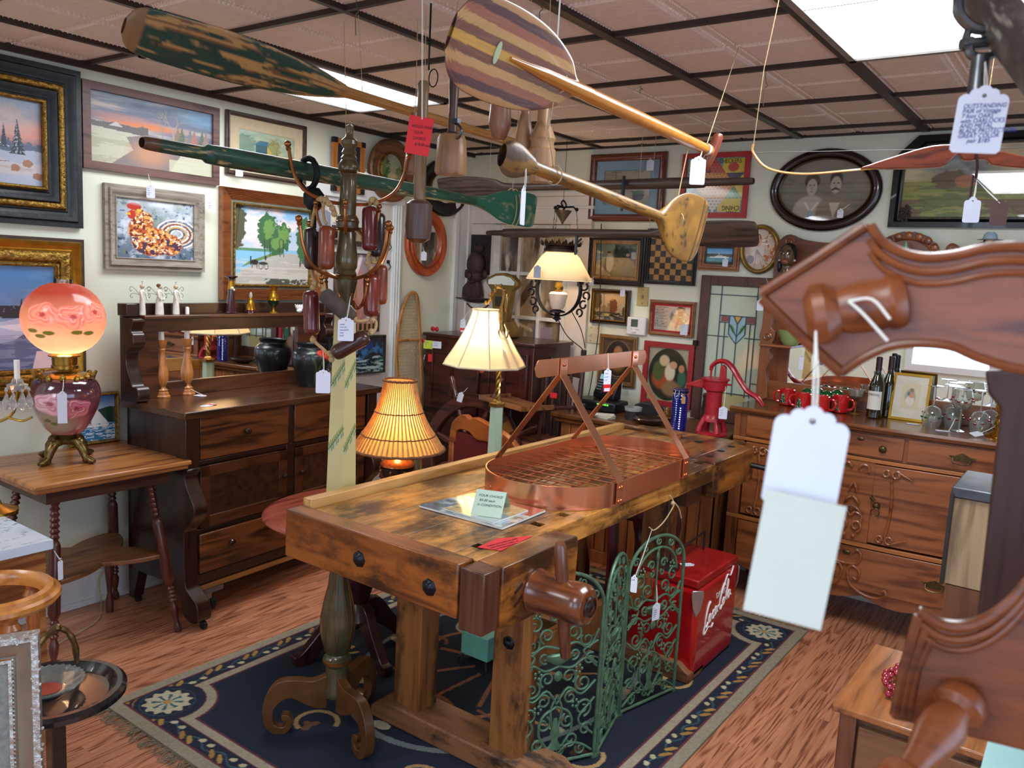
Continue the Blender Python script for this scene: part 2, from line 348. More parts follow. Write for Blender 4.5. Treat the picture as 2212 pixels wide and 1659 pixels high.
# ceiling: embossed lay-in tiles between dark bars
TX = [-.84+.6105*k for k in range(-5, 5)]; TY = [1.85+.6105*k for k in range(-6, 6)]
TILE = plain('dccdc2', .75, var=.04, scale=40, bump=.25)
FIX = [(-3.282, 1.85), (-.84, 1.85), (-3.282, -1.2), (-.84, -1.2)]
b = B(); b.box(LW, RW, NW, BW, CH+.012, CH+.05)
for x in TX[:-1]:
    for y in TY[:-1]:
        vis = y > .9 and x < .5
        for a in (0, 1):
            for c_ in (0, 1):
                cx0 = x+.028+a*.29; cx1 = x+.292-.008*(1-a)+a*.29-.006; cy0 = y+.02+c_*.29; cy1 = y+.296+c_*.29
                if cx0 < LW or cy0 < NW or cx1 > RW or cy1 > BW: 
                    if not (cx1 > LW and cy0 < BW and cx0 < RW and cy1 > NW): continue
                    cx0 = max(cx0, LW+.01); cy1 = min(cy1, BW-.01)
                if cx1-cx0 < .03 or cy1-cy0 < .03: continue
                if any(abs(x-fx) < .1 and fy-.05 < y < fy+1.1 for fx, fy in FIX): continue
                i = .014; z0 = CH+.012; z1 = CH+.005
                b.add([(cx0, cy0, z0), (cx1, cy0, z0), (cx1, cy1, z0), (cx0, cy1, z0), (cx0+i, cy0+i, z1), (cx1-i, cy0+i, z1), (cx1-i, cy1-i, z1), (cx0+i, cy1-i, z1)],
                      [(4, 7, 6, 5), (0, 4, 5, 1), (1, 5, 6, 2), (2, 6, 7, 3), (3, 7, 4, 0)])
                if vis:   # bead rows
                    n = max(2, int((cy1-cy0)/.017)); m = max(2, int((cx1-cx0)/.017))
                    bd = [(cx0-.004, cy0+(k+.5)*(cy1-cy0)/n) for k in range(n)]+[(cx1+.004, cy0+(k+.5)*(cy1-cy0)/n) for k in range(n)]+[(cx0+(k+.5)*(cx1-cx0)/m, cy0-.002) for k in range(m)]
                    for px, py in bd:
                        q = .0048; b.add([(px-q, py-q, z0), (px+q, py-q, z0), (px+q, py+q, z0), (px-q, py+q, z0), (px, py, z0-.007)], [(0, 1, 4), (1, 2, 4), (2, 3, 4), (3, 0, 4)])
struct(b.obj('ceiling', TILE, flat=True))
b = B(); w_ = .011
for x in TX: b.box(x-w_, x+w_, NW, BW, CH-.006, CH+.014)
for y in TY+[BW-.008]: b.box(LW, RW, y-w_*.8, y+w_*.8, CH-.0055, CH+.014)
for x in (-.84, -1.45): b.box(x-.019, x+.019, NW, BW, CH-.008, CH+.01)
b.box(LW, LW+.016, NW, BW, CH-.02, CH+.01)
struct(b.obj('trim_1', plain('3f342d', .4, .3, var=.1)))
for k, (fx, fy) in enumerate(FIX):
    t = thing('ceiling_light', ['long fluorescent ceiling light above the left wall paintings', 'bright fluorescent ceiling light at the upper right corner', 'fluorescent ceiling light behind the viewer on the left', 'fluorescent ceiling light behind the viewer on the right'][k], 'ceiling light', (fx+.305, fy+.61, CH-.008))
    f = B(); f.box(-.3, .3, -.6, -.578, -.004, .01); f.box(-.3, .3, .578, .6, -.004, .01); f.box(-.3, -.278, -.6, .6, -.004, .01); f.box(.278, .3, -.6, .6, -.004, .01); f.obj('frame', plain('9a938b', .4, .5), t)
    m = plain('ffffff', .5, var=0, emit='e6f1ff', es=2.6)
    d = B()
    for i in range(90): 
        y0 = -.578+i*1.156/90; d.add([(-.278, y0, .006), (.278, y0, .006), (.278, y0+.0064, .001), (-.278, y0+.0064, .001), (.278, y0+.01285, .006), (-.278, y0+.01285, .006)], [(0, 1, 2, 3), (3, 2, 4, 5)])
    d.obj('diffuser', m, t, flat=True)
# baseboards
for nm, bx in (('baseboard_left', [(LW, LW+.018, NW, 3.1, 0, .15), (LW, LW+.026, NW, 3.1, 0, .03)]), ('baseboard_back', [(-2.68, RW, BW-.018, BW, 0, .15), (-2.68, RW, BW-.026, BW, 0, .03)])):
    b = B()
    for q in bx: b.box(*q)
    struct(b.obj(nm, WHITE, bevel=.003))
# left wall: painted door with casing
b = B(); b.box(LW, LW+.025, 3.10, 3.17, 0, 2.09); b.box(LW, LW+.025, 3.72, 3.80, 0, 2.09); b.box(LW, LW+.03, 3.09, 3.81, 2.0, 2.10)
for k in range(3): b.box(LW+.024, LW+.032, 3.732+k*.022, 3.742+k*.022, 0, 2.0)
struct(b.obj('trim_2', plain('d6dad8', .35, var=.03), bevel=.003))
b = B(); b.box(LW, LW+.012, 3.17, 3.72, 0, 2.0); d1 = struct(b.obj('door_1', plain('cdcac6', .4, var=.03)))
h = B()
for z in (1.72, 1.60): h.tube([(LW+.018, 3.69, z+.05), (LW+.03, 3.70, z+.02), (LW+.02, 3.69, z)], .003); h.box(LW+.012, LW+.02, 3.68, 3.70, z+.04, z+.06)
h.obj('latch', plain('30302e', .4, .8), d1)
b = B(); b.box(LW, LW+.03, 4.31, 4.35, 0, 2.12); b.box(LW, LW+.022, 4.35, 4.44, 0, 2.10); b.box(LW, LW+.034, 4.44, 4.50, 0, 2.12); struct(b.obj('trim_3', WHITE, bevel=.003))
# french door with old panes at the back wall, header moulding above
b = B(); 
b.box(-2.84, -2.68, BW-.03, BW, 0, 1.945); b.box(-3.66, -3.44, BW-.02, BW, 0, 1.945)
b.box(-3.66, -2.68, BW-.034, BW, 1.945, 2.12); b.box(-3.67, -2.66, BW-.05, BW, 2.12, 2.15); b.box(-3.66, -2.67, BW-.04, BW, 2.04, 2.06)
struct(b.obj('trim_4', plain('d8cfc6', .4, var=.04), bevel=.004))
DOORW = plain('d2cfc8', .55, var=.12, scale=20, bump=.2)
d2 = B(); d2.box(-3.44, -3.385, BW-.035, BW-.005, .0, 1.94); d2.box(-2.87, -2.84, BW-.035, BW-.005, 0, 1.94); d2.box(-3.384, -2.871, BW-.035, BW-.005, 1.88, 1.94); d2.box(-3.384, -2.871, BW-.035, BW-.005, 0, .3)
for x in (-3.22, -3.045): d2.box(x-.012, x+.012, BW-.04, BW-.008, .3, 1.9)
for z in (1.62, 1.33, 1.05, .78, .54): d2.box(-3.39, -2.86, BW-.038, BW-.008, z-.012, z+.012)
d2 = struct(d2.obj('door_2', DOORW, bevel=.003))
def beyond(c):
    c.grad('6b5a48', 'b29a7c'); m = c.n(5, 3); c.mix((m-.5)*4, '4b3a2c'); c.mix((c.n(9, 8)-.58)*7, 'cdbfa5'); c.mix(c.ell(.25, .72, .06, .05), 'e8e4da'); c.mix(c.ell(.42, .75, .12, .03, rot=25), '5f4632')
    c.mix(c.line([(.0, .66), (1, .55)], .006), 'd9c49c'); c.mix(c.rect(.63, .42, .83, .56), '6f93b4'); c.mix(c.ell(.75, .47, .04, .04), '39302c'); c.mix(c.rect(.55, .56, .85, .62), '8e7a83')
    c.mix(c.rect(.55, .1, .95, .3), 'b9cbd8'); c.mix(c.line([(.7, .28), (.75, .12)], .03), '8c3d45'); c.mix(c.ell(.1, .5, .1, .12), '2d2622')
canvas('pane', beyond, lambda u, v: (-3.39+u*.53, BW-.012, .3+v*1.58), 90, 200, paintmat(.15, 0), d2)
# leaded door window seen in the mirror, plus unseen windows added as light sources
def win(name, x0, x1, z0, z1, n, m):
    o = B(); o.box(x0-.08, x1+.08, NW, NW+.03, z0-.08, z0); o.box(x0-.08, x1+.08, NW, NW+.03, z1, z1+.08); o.box(x0-.08, x0, NW, NW+.03, z0, z1); o.box(x1, x1+.08, NW, NW+.03, z0, z1)
    for k in range(1, n): x = x0+(x1-x0)*k/n; o.box(x-.006, x+.006, NW+.008, NW+.02, z0, z1)
    for k in range(1, m): z = z0+(z1-z0)*k/m; o.box(x0, x1, NW+.008, NW+.02, z-.006, z+.006)
    o = struct(o.obj(name, WHITE)); B().box(x0, x1, NW+.002, NW+.008, z0, z1).obj('pane', plain('c9dcff', .2, var=0, emit='b9d2ff', es=1.6), o)
win('window_1', -1.85, -1.05, .8, 2.0, 6, 5); win('added_window_2', -.3, 1.1, .7, 2.05, 4, 3)  # the second, wide window is unseen and added as a daylight source
o = B(); o.box(RW-.03, RW, -.68, -.6, .6, 2.1); o.box(RW-.03, RW, 1.8, 1.88, .6, 2.1); o.box(RW-.03, RW, -.68, 1.88, .56, .64); o.box(RW-.03, RW, -.68, 1.88, 2.06, 2.14); o = struct(o.obj('added_window_3', WHITE))  # unseen window, added to let daylight in from the right
B().box(RW-.008, RW-.002, -.6, 1.8, .64, 2.06).obj('pane', plain('c9dcff', .2, var=0, emit='b9d2ff', es=1.6), o)
# ================= rug
RX0, RX1, RY0, RY1 = -2.755, -.985, 1.41, 3.86
def rugp(c):
    W, H = RX1-RX0, RY1-RY0; x = c.u*W; y = c.v*H; ex = np.minimum(x, W-x); ey = np.minimum(y, H-y); e = np.minimum(ex, ey)
    dc = np.hypot(ex-.155, ey-.155)
    fib = vn(x, y, 160, 2, 2)
    c.c[:] = lin('121c2c')
    c.mix((vn(x, y, 6, 4)-.45)*.8, '1b2740')
    s = np.minimum(e-.118, dc-.13)
    c.mix((s < .042)*(s > 0)*1., '9a9079'); c.mix(((abs(s) < .004) | (abs(s-.042) < .004))*1., '5d2430')
    c.mix((s < 0)*1., '151d30')
    # vine with leaves in the border band
    t = np.where(ex < ey, y, x); q = np.where(ex < ey, ex, ey)-.082
    inb = (s < 0)*(dc > .115)
    c.mix(inb*(abs(q-.014*np.sin(t*46)) < .0035), '33505c')
    for k, (cl, ph) in enumerate((('a5803f', 0), ('b3aa83', .5), ('9c7239', .25), ('b8b08c', .78))):
        tt = (t/.17+ph) % 1-.5; yy = q-(.014 if k % 2 else -.012); an = .5 if k % 2 else -.6
        X = (tt*.17*cos(an)+yy*sin(an))/(.026 if k % 2 == 0 else .014); Y = (-tt*.17*sin(an)+yy*cos(an))/(.009 if k % 2 == 0 else .010)
        c.mix(inb*(X*X+Y*Y < 1), cl)
    # corner medallions
    a = np.arctan2(ey-.155, ex-.155); pet = .078+.008*np.cos(a*12)
    c.mix(dc < pet, 'b5ae90'); c.mix((dc < .055)*(np.cos(a*8) > .45), '2c5a66'); c.mix(dc < .014, 'b08a4a'); c.mix((abs(dc-.094) < .002), '2f4a55')
    # outer plain border
    c.mix(e < .048, '8f8772'); c.mix(abs(e-.048) < .003, '5d2430')
    # centre medallion of scrolls
    X = (x-W/2); Y = (y-H/2); rr = np.hypot(X/.52, Y/.72); aa = np.arctan2(Y/.72, X/.52)
    c.mix((abs(rr-1) < .02), '6e7a78'); c.mix((abs(rr-.6-.06*np.cos(aa*6)) < .018), '8a5a3a')
    for k in range(10):
        an = k*pi/5+.2; px, py = .36*cos(an), .5*sin(an); dd = np.hypot(X-px, Y-py); ang = np.arctan2(Y-py, X-px)
        c.mix((abs(dd-.085-.02*np.sin(ang*2+k)) < .008)*(np.sin(ang+k) > -.5), ['9c7a50', '8f8f7c', '7a4a35'][k % 3]); c.mix(np.hypot(X-px*1.35, (Y-py*1.35)*1.6) < .04+.012*np.cos(ang*5), ['a8926a', 'b9b394'][k % 2])
        c.mix((abs(X*sin(an)*.72-Y*cos(an)*.52) < .006)*(rr > .2)*(rr < .55), '8a5a3a')
    for k in range(8):
        an = k*pi/4+.4; px, py = .62*cos(an), .9*sin(an); dd = np.hypot(X-px, Y-py); ang = np.arctan2(Y-py, X-px)
        c.mix((abs(dd-.07-.03*np.cos(ang+k)) < .009)*(np.cos(ang*1+k*2) > -.4), 'a98a58'); c.mix((np.hypot((X-px)*1.4, Y-py) < .03+.012*np.sin(ang*3+k)), ['b79a63', '6f4a30'][k % 2])
    c.c *= (.72+.5*fib)[..., None]
t = thing('area_rug', 'navy blue wool rug with beige borders and corner flower medallions', 'rug', (RX0, RY0, 0), world=True)
B().box(RX0, RX1, RY0, RY1, .0005, .009).obj('backing', plain('8b826c', .9), t)
canvas('pile', rugp, lambda u, v: (RX0+u*(RX1-RX0), RY0+v*(RY1-RY0), .0105+.0012*vn(u, v, 60, 3, 2)), 420, 580, paintmat(.95), t)
f = B()
for k in range(420):
    for y0, sg in ((RY0, -1), (RY1, 1)):
        x = RX0+rng.random()*(RX1-RX0); dx = rng.normal()*.02; ln = .03+.03*rng.random()
        f.tube([(x, y0, .006), (x+dx*.4, y0+sg*ln*.5, .006+.006*rng.random()), (x+dx, y0+sg*ln, .003)], .0013, 4)
fr = f.obj('fringe', plain('857c66', .9), t); fr['kind'] = 'stuff'
# wires and hooks come with the things that hang from them
# ================= pictures on the walls
PA = paintmat(.45, .0, .25); PG = paintmat(.25, .7); PM = paintmat(.7)
GOLD = plain('8a6a2c', .38, .75, var=.45, scale=60, bump=.9); GOLDS = plain('9c7626', .3, .85, var=.2, scale=30); BLACKW = plain('1c2126', .45, var=.3, scale=30, bump=.2)
GLASS = glassmat()
def P_flat(w): return [(0, 0), (0, .02), (w, .02), (w, 0)]
def P_scoop(w): return [(0, 0), (0, .022), (w*.12, .03), (w*.3, .028), (w*.55, .016), (w*.8, .013), (w*.9, .018), (w, .016), (w, .002)]
def P_step(w): return [(0, 0), (0, .016), (w*.25, .018), (w*.3, .026), (w*.6, .026), (w*.68, .018), (w*.9, .016), (w, .01), (w, .002)]
def P_round(w): return [(0, 0), (0, .01)]+[(w*(.5-.5*cos(pi*k/8)), .012+.02*sin(pi*k/8)) for k in range(9)]+[(w, .002)]
def P_reed(w, n=9): 
    o = [(0, 0), (0, .02)]
    for k in range(n): x = w*(k/n); o += [(x+w/n*.1, .034-.018*k/n), (x+w/n*.55, .040-.018*k/n), (x+w/n*.9, .032-.018*k/n)]
    return o+[(w, .01), (w, 0)]
def wallP(side, a, z, d): return (LW+d, a, z) if side == 'L' else (a, BW-d, z)
def ellpath(side, ca, cz, ra, rz, n=64):
    p = []
    for i in range(n):
        t = 2*pi*i/n; o = Vector((0, -cos(t), -sin(t))) if side == 'L' else Vector((-cos(t), 0, -sin(t)))
        p.append((wallP(side, ca+ra*cos(t), cz+rz*sin(t), 0), o, (1, 0, 0) if side == 'L' else (0, -1, 0)))
    return p
def pic(side, a0, a1, z0, z1, rings, fn, label, cat='framed painting', board=None, glass=False, nu=120, mat=None, oval=False, boardoval=None, name='framed_painting', lean=0, pn='painting', d0=.004, group=None):
    """rings: list of (width, profile fn, material[, part name]) from outside to inside"""
    nm = wallP(side, (a0+a1)/2, z0, d0)
    t = thing(name, label, cat, nm, world=True, group=group)
    w = 0; ax = 'x' if side == 'L' else 'y'; d = LW+d0 if side == 'L' else BW-d0; sg = 1 if side == 'L' else -1
    ca, cz, ra, rz = (a0+a1)/2, (z0+z1)/2, (a1-a0)/2, (z1-z0)/2
    for k, rg in enumerate(rings):
        wd, pf, mt = rg[:3]; nme = rg[3] if len(rg) > 3 else ('frame' if k == 0 else 'liner')
        if oval: b = B(); b.m = Matrix.Translation((d0*sg if side == 'L' else 0, d0*sg if side == 'B' else 0, 0)); b.sweep(pf(wd), ellpath(side, ca, cz, ra-w, rz-w))
        else: b = frame4(pf(wd), (a0+w, z0+w), (a1-w, z1-w), ax, d, sg)
        b.obj(nme, mt, t); w += wd*.97
    if board:
        bw, bc = board; b = frame4([(0, .0085), (bw, .0085), (bw, .004)], (a0+w, z0+w), (a1-w, z1-w), ax, d, sg); b.obj('mat_board', plain(bc, .8, var=.06, scale=30), t); w += bw
    x0, x1, y0, y1 = a0+w-.003, a1-w+.003, z0+w-.003, z1-w+.003; nv = max(12, int(nu*(y1-y0)/(x1-x0)))
    mk = (lambda u, v: (2*u-1)**2+(2*v-1)**2 < 1.03) if oval else None
    canvas(pn, fn, (lambda u, v: (LW+d0+.006+0*u, x0+u*(x1-x0), y0+v*(y1-y0))) if side == 'L' else (lambda u, v: (x0+u*(x1-x0), BW-d0-.006+0*u, y0+v*(y1-y0))), nu, nv, mat or PA, t, mask=mk)
    if boardoval:
        c_, f_ = boardoval
    if glass:
        g = B(); D = .0115+d0
        if oval:
            v = [wallP(side, ca, cz, D)]+[wallP(side, ca+(ra-w)*cos(2*pi*i/48), cz+(rz-w)*sin(2*pi*i/48), D) for i in range(48)]; g.add(v, [(0, i+1, (i+1) % 48+1) for i in range(48)])
        else: g.add([wallP(side, x0, y0, D), wallP(side, x1, y0, D), wallP(side, x1, y1, D), wallP(side, x0, y1, D)], [(0, 1, 2, 3)])
        g.obj('glass', GLASS, t)
    return t
def sky(c, top, mid, hz, v0, seed=1, warm=None):
    c.grad(mid, top, v0, 1); c.grad(hz, mid, v0-.02, v0+.25, mask=(c.v < v0+.25)*1.); m = c.n(4, seed, 4, ax=.7, ay=2.4); c.mix((m-.55)*3, 'cfc8c4'); c.mix((.42-m)*2.5, top)
def tree(c, x, y, h, col, snow=None, seed=0, wd=.28):
    for k in range(9):
        t = k/9; yy = y+h*t; ww = h*wd*(1-t)+.004; c.mix(c.poly([(x-ww, yy), (x+ww, yy), (x, yy+h*.22)])*(c.n(60, seed+k) > .32), col)
        if snow: c.mix(c.poly([(x-ww*.9, yy+.004), (x+ww*.1, yy+.01), (x, yy+h*.13), (x-ww*.4, yy+h*.07)])*(c.n(50, seed+k+9) > .5)*.8, snow)
def bush(c, x, y, rx, ry, col, seed=0, th=.5): 
    d = ((c.u-x)/rx)**2+((c.v-y)/ry)**2; c.mix(((1.15-d)*1.4+(c.n(26, seed)-th)*2.2 > .45)*1., col)
def bare(c, x, y, h, col, w=.004, seed=1):
    r = random.Random(seed)
    def br(x, y, a, l, w, dpt):
        x1, y1 = x+cos(a)*l*.6, y+sin(a)*l; c.mix(c.line([(x, y), (x1, y1)], w), col)
        if dpt: 
            for s in (-1, 1): br(x1, y1, a+s*(.3+.4*r.random()), l*.66, w*.65, dpt-1)
    br(x, y, pi/2+.05, h*.42, w, 4)
def winter1(c):
    c.grad('8f6f78', '93a3b4', .45, 1); c.mix(c.ell(.75, .63, .5, .12, .9), 'd9988a'); c.mix(c.ell(.3, .75, .5, .15, 1), 'c9b6b0'); c.mix((c.n(4, 2, ax=.6, ay=2)-.5)*2, '7f8fa3')
    for k in range(14): bush(c, .05+.07*k, .42+.02*sin(k*3), .06, .09, '5c6a82', k)
    c.mix((c.v < .40+.02*np.sin(c.u*9))*1., 'aeb6c8'); c.mix((c.v < .3+.05*np.sin(c.u*5+1))*1., 'c5bfc2'); c.mix((c.v < .22)*(c.n(4, 5, ax=.5, ay=3) > .45)*.6, 'b59f96'); c.mix((c.v < .12)*(c.u > .4)*.7, 'a9b4cf')
    c.mix(c.poly([(.02, .38), (.02, .43), (.24, .47), (.42, .43), (.42, .38)]), '5a4038'); c.mix(c.poly([(-.02, .42), (.2, .52), (.45, .43), (.4, .42), (.2, .48)]), 'c7ccda'); c.mix(c.poly([(.2, .53), (.5, .42), (.56, .44), (.25, .56)]), 'd5d8e2')
    tree(c, .66, .36, .38, '353f48', 'b9c2cf', 3, .3); tree(c, .48, .42, .25, '3f4c5c', None, 5, .25)
    for x, y in ((.8, .26), (.62, .2), (.93, .12)): bush(c, x, y, .08, .045, 'a5765c', int(x*99), .45)
    c.mix(c.line([(.0, .28), (.3, .25), (.55, .27)], .003), '4a4150')
def winter2(c):
    c.grad('5f80a6', '4c86bd', .5, 1); c.mix((c.n(5, 3, ax=.5, ay=2)-.5)*2, '7f9fc2'); c.mix((c.v < .62)*(c.v > .5)*(c.n(30, 3) > .25), '23323a')
    tree(c, .78, .55, .2, '20343a', None, 2); tree(c, .62, .55, .13, '20343a', None, 4)
    c.mix((c.v < .52-.06*np.sin(c.u*4+.5))*1., 'aab6d2'); c.mix((c.v < .34+.09*np.sin(c.u*6+2.4)+.03*c.n(9, 2))*(c.u < .98), '4c5e8a'); c.mix((c.v < .34)*(c.n(6, 7, ax=.4, ay=5) > .6)*.6, '7f8fb3'); c.mix((c.v < .18)*(c.u > .72+.3*(c.v))*1., 'c3b6c8'); c.mix(c.poly([(.3, .43), (.9, .46), (.9, .36), (.55, .38)]), 'cfd2e2')
def sunset(c):
    c.grad('6f6c80', '6f7f90', .45, 1); m = c.n(5, 4, ax=.5, ay=2.5); c.mix((m-.48)*4, 'b3a9a0'); c.mix((.45-m)*4, '565f74'); c.mix(c.ell(.92, .85, .2, .1, 1)*.7, '6e9fc4'); c.mix(c.ell(.42, .62, .28, .05, 1), 'd4793f'); c.mix(c.ell(.25, .68, .25, .05, 1)*.8, 'b07f78')
    c.mix((c.v < .56+.05*c.n(12, 8))*(c.u < .45), '5a5652')
    for k in range(9): tree(c, .66+.035*k, .45, .12+.12*abs(sin(k*2.1)), ['a3685a', '7c6a52', '53604c', '8a7466', '6d6f73'][k % 5], None, k, .2)
    c.mix((c.v < .5-.1*c.u+.02*c.n(9, 1))*1., 'b9b6a2'); c.mix(((c.v < .45)*(c.n(7, 9, ax=.6, ay=3) > .5))*.6, '9a957a'); c.mix(c.poly([(.15, .0), (.33, .25), (.28, .42), (.45, .5), (.5, .42), (.72, .28), (.62, .0)]), '7d6f6c'); c.mix(c.ell(.46, .22, .14, .16, 1)*.9, 'b58463'); c.mix((c.v < .2)*(c.u > .62)*.7, 'c2c0a4')
    c.mix(c.poly([(.15, .55), (.2, .61), (.25, .55)]), 'b9b7b0'); bare(c, .57, .42, .42, '8f8478', .006, 3); bare(c, .66, .4, .5, '9a9186', .007, 5)
def rooster(c):
    m = c.n(9, 3); m2 = c.n(22, 5, 5); c.grad('4d5f7a', 'a9b6bb', 0, 1); c.mix((m-.5)*4, 'c5cdd6'); c.mix((.42-m)*4, '6a7a55'); c.mix((m2-.62)*6, '3c5583'); c.mix((m2-.6)*(c.v < .35)*7, '223a52')
    for k in range(8): c.mix((abs(np.hypot(c.u-.77, (c.v-.45)*1.1)-.07-.028*k) < .013)*(np.arctan2(c.v-.45, c.u-.77) > -1.2)*(c.n(30, k) > .35), ['e3dccb', '4b4c66', 'c7a05b', 'efe9dd', '86402f', 'd8cdb0', '5b5f80', 'ece5d5'][k])
    body = np.maximum(c.ell(.46, .30, .27, .24, .1), np.maximum(c.ell(.31, .55, .14, .24, .1, rot=-20), c.ell(.27, .75, .09, .1, .15))); body = np.maximum(body, c.ell(.68, .26, .16, .18, .1))
    c.mix(body, 'b4552c'); c.mix(body*(m2 > .5), 'e0a04c'); c.mix(body*(c.n(34, 2, 4) > .6), 'efe0c4'); c.mix(body*(c.n(26, 11, 3) > .62), '6f1f1a'); c.mix(body*(c.v < .35)*(c.n(20, 12) > .55), '45304a')
    c.mix(np.maximum(c.ell(.23, .86, .09, .06, .2), c.ell(.2, .72, .05, .07, .2)), 'b32a1c'); c.mix(c.ell(.29, .80, .03, .02, .3), 'e8c13a'); c.mix(c.poly([(.18, .76), (.12, .73), (.19, .71)]), 'e3b32e'); c.mix(c.ell(.5, .93, .3, .05, 1)*.5, 'e8ecf2')
def cottage(c):
    c.grad('9fb59a', 'a8c3b0', .3, 1); m = c.n(5, 6); c.mix((m-.5)*3, 'd6d3a8'); c.mix((c.v < .35)*.9, 'a9ad5c'); bush(c, .12, .5, .2, .35, '7d9a86', 3); bush(c, .62, .55, .16, .3, '9ba06a', 4); c.mix(c.poly([(.3, .3), (.3, .6), (.5, .6), (.52, .3)]), '3f6670'); c.mix(c.poly([(.5, .3), (.5, .55), (.58, .42), (.58, .3)]), 'c9b25a'); c.mix(c.poly([(.27, .58), (.36, .72), (.52, .72), (.52, .57)]), '4b7d92'); c.mix(c.ell(.45, .25, .3, .05, 1)*.7, 'dfe0c8'); bare(c, .68, .25, .6, '7a6a4a', .006, 4); bare(c, .16, .4, .5, '8a9a8c', .004, 9); c.mix((c.v < .12)*.6, '6f9a6a')
def lakeroad(c):
    c.grad('c8cfd8', '7ab4dd', .4, 1); m = c.n(4, 3, ay=1.6); c.mix((m-.48)*4, 'e8d9d6'); c.mix((c.v < .47)*1., '86bede'); c.mix((c.v < .47)*(c.v > .43)*(c.u < .6), '5f8e6c')
    c.mix(c.poly([(-.1, -.1), (.1, .18), (.5, .38), (.72, .43), (1.1, .4), (1.1, -.1)]), 'b5b2a8'); c.mix((c.v < .34)*(c.n(6, 4, ax=.5, ay=6) > .52)*.5, 'd5d0c4'); c.mix(c.poly([(.1, .22), (.5, .38), (.66, .42), (.5, .42), (.2, .3)]), '6f8a4c')
    for x, y, rx, ry, s in ((.44, .68, .14, .26, 1), (.62, .63, .13, .2, 2), (.54, .52, .12, .12, 5), (.92, .62, .1, .3, 6)): bush(c, x, y, rx, ry, '3f6a45', s, .45); bush(c, x+.02, y+.03, rx*.7, ry*.7, '6d9450', s+20, .6)
    for x in (.4, .47, .6, .65): c.mix(c.line([(x, .38), (x-.01, .6)], .005), '4a4030')
    bush(c, .05, .75, .12, .35, '55553f', 9, .55); c.mix(c.line([(.0, .2), (.04, .6), (.08, 1)], .008), '463c30')
    c.mix(c.ell(.27, .29, .05, .035, .3), '2e2a28'); c.mix(c.line([(.22, .26), (.22, .36)], .008), '2e2a28'); c.mix(c.line([(.24, .3), (.24, .22)], .004), '2e2a28'); c.mix(c.line([(.3, .3), (.3, .22)], .004), '2e2a28'); c.mix(c.ell(.38, .28, .06, .02, .3), '3a3a3a')
    for x in (.35, .42): c.mix((abs(np.hypot((c.u-x)*1.3, c.v-.24)-.035) < .004)*1., '2e2a28')
    c.mix(c.ell(.41, .35, .012, .03, .3), '2b2b30'); c.mix(c.ell(.88, .3, .012, .05, .3), '5a4a48'); c.mix((c.v < .08)*(c.u > .4)*(c.n(20, 3) > .4), '4c4f45')
def slate(c): c.mix((c.n(6, 2)-.5)*.6, '2c3442')
def roundp(c):
    c.grad('9a9468', '8f9a98', .3, 1); c.mix((c.v < .4)*.8, '9c8c55'); bush(c, .2, .55, .28, .4, '3c5a34', 2, .45); bush(c, .15, .6, .16, .3, '5c7f3e', 5, .5); bush(c, .85, .45, .15, .2, '5a6a48', 8); c.mix(c.ell(.6, .35, .2, .08, .8), 'b9a878'); c.mix((c.n(8, 3)-.55)*2, 'b5a788')
def oldpair(c):
    c.grad('6a6e6a', '8d928d'); c.mix((c.n(7, 3)-.5)*1.5, '4e524f')
    for x, s in ((.38, 1), (.62, 1.05)): c.mix(c.ell(x, .66, .07, .1, .2), 'c8c6bd'); c.mix(c.ell(x, .74, .08, .06, .3), '3a3835'); c.mix(c.ell(x, .3, .13, .3, .2), '55585a' if x < .5 else '2f3132')
def wedding(c):
    c.grad('2c3328', '93a5a8', .1, 1); c.mix((c.v < .5)*(c.n(14, 4) > .4), '20281d'); c.mix((c.u > .7)*(c.n(12, 7) > .5)*(c.v > .4), '6b4a3c')
    for x, col, h in ((.38, 'b9b6a8', .44), (.6, '14161a', .5)): c.mix(c.ell(x, h/2+.12, .1, .3, .15), col); c.mix(c.ell(x, h+.2, .05, .045, .2), 'b79a84'); c.mix(c.ell(x, h+.235, .055, .03, .2), '1a1614')
def chief(c):
    c.grad('8f5a48', '9c8fa3'); m = c.n(6, 3); c.mix((m-.5)*3, 'd9cfd8'); c.mix(c.ell(.38, .5, .28, .45, .3), 'b9867a')
    for k in range(9): a = 1.2+k*.25; c.mix(c.line([(.38+.18*cos(a), .55+.16*sin(a)), (.4+.5*cos(a), .58+.42*sin(a))], .035)*.9, ['e6dfe3', '6a4a4c'][k % 2])
    c.mix(c.ell(.36, .5, .14, .17, .25), '9c5f48'); c.mix(c.ell(.36, .27, .24, .2, .3), 'a8695a'); c.mix(c.rect(0, 0, 1, .1), '2f2620'); c.mix(c.rect(0, 0, 1, .1)*(np.sin(c.u*60) > .2), 'a3744c')
def pond(c):
    c.grad('1e2a36', '2a3236'); m = c.n(7, 5, 5); c.mix((m-.5)*5*(c.v > .25), '23408a'); c.mix((c.n(5, 9, ax=2.5)-.58)*8*(c.v > .3), '3b6a9a'); c.mix((c.n(16, 2, ax=.5, ay=3)-.52)*8*(c.v < .45), '9fb8b4'); c.mix((c.n(14, 7, ax=.6, ay=3)-.6)*8*(c.v < .4), '3f7a66'); c.mix((.4-c.n(6, 11))*6, '141c20')
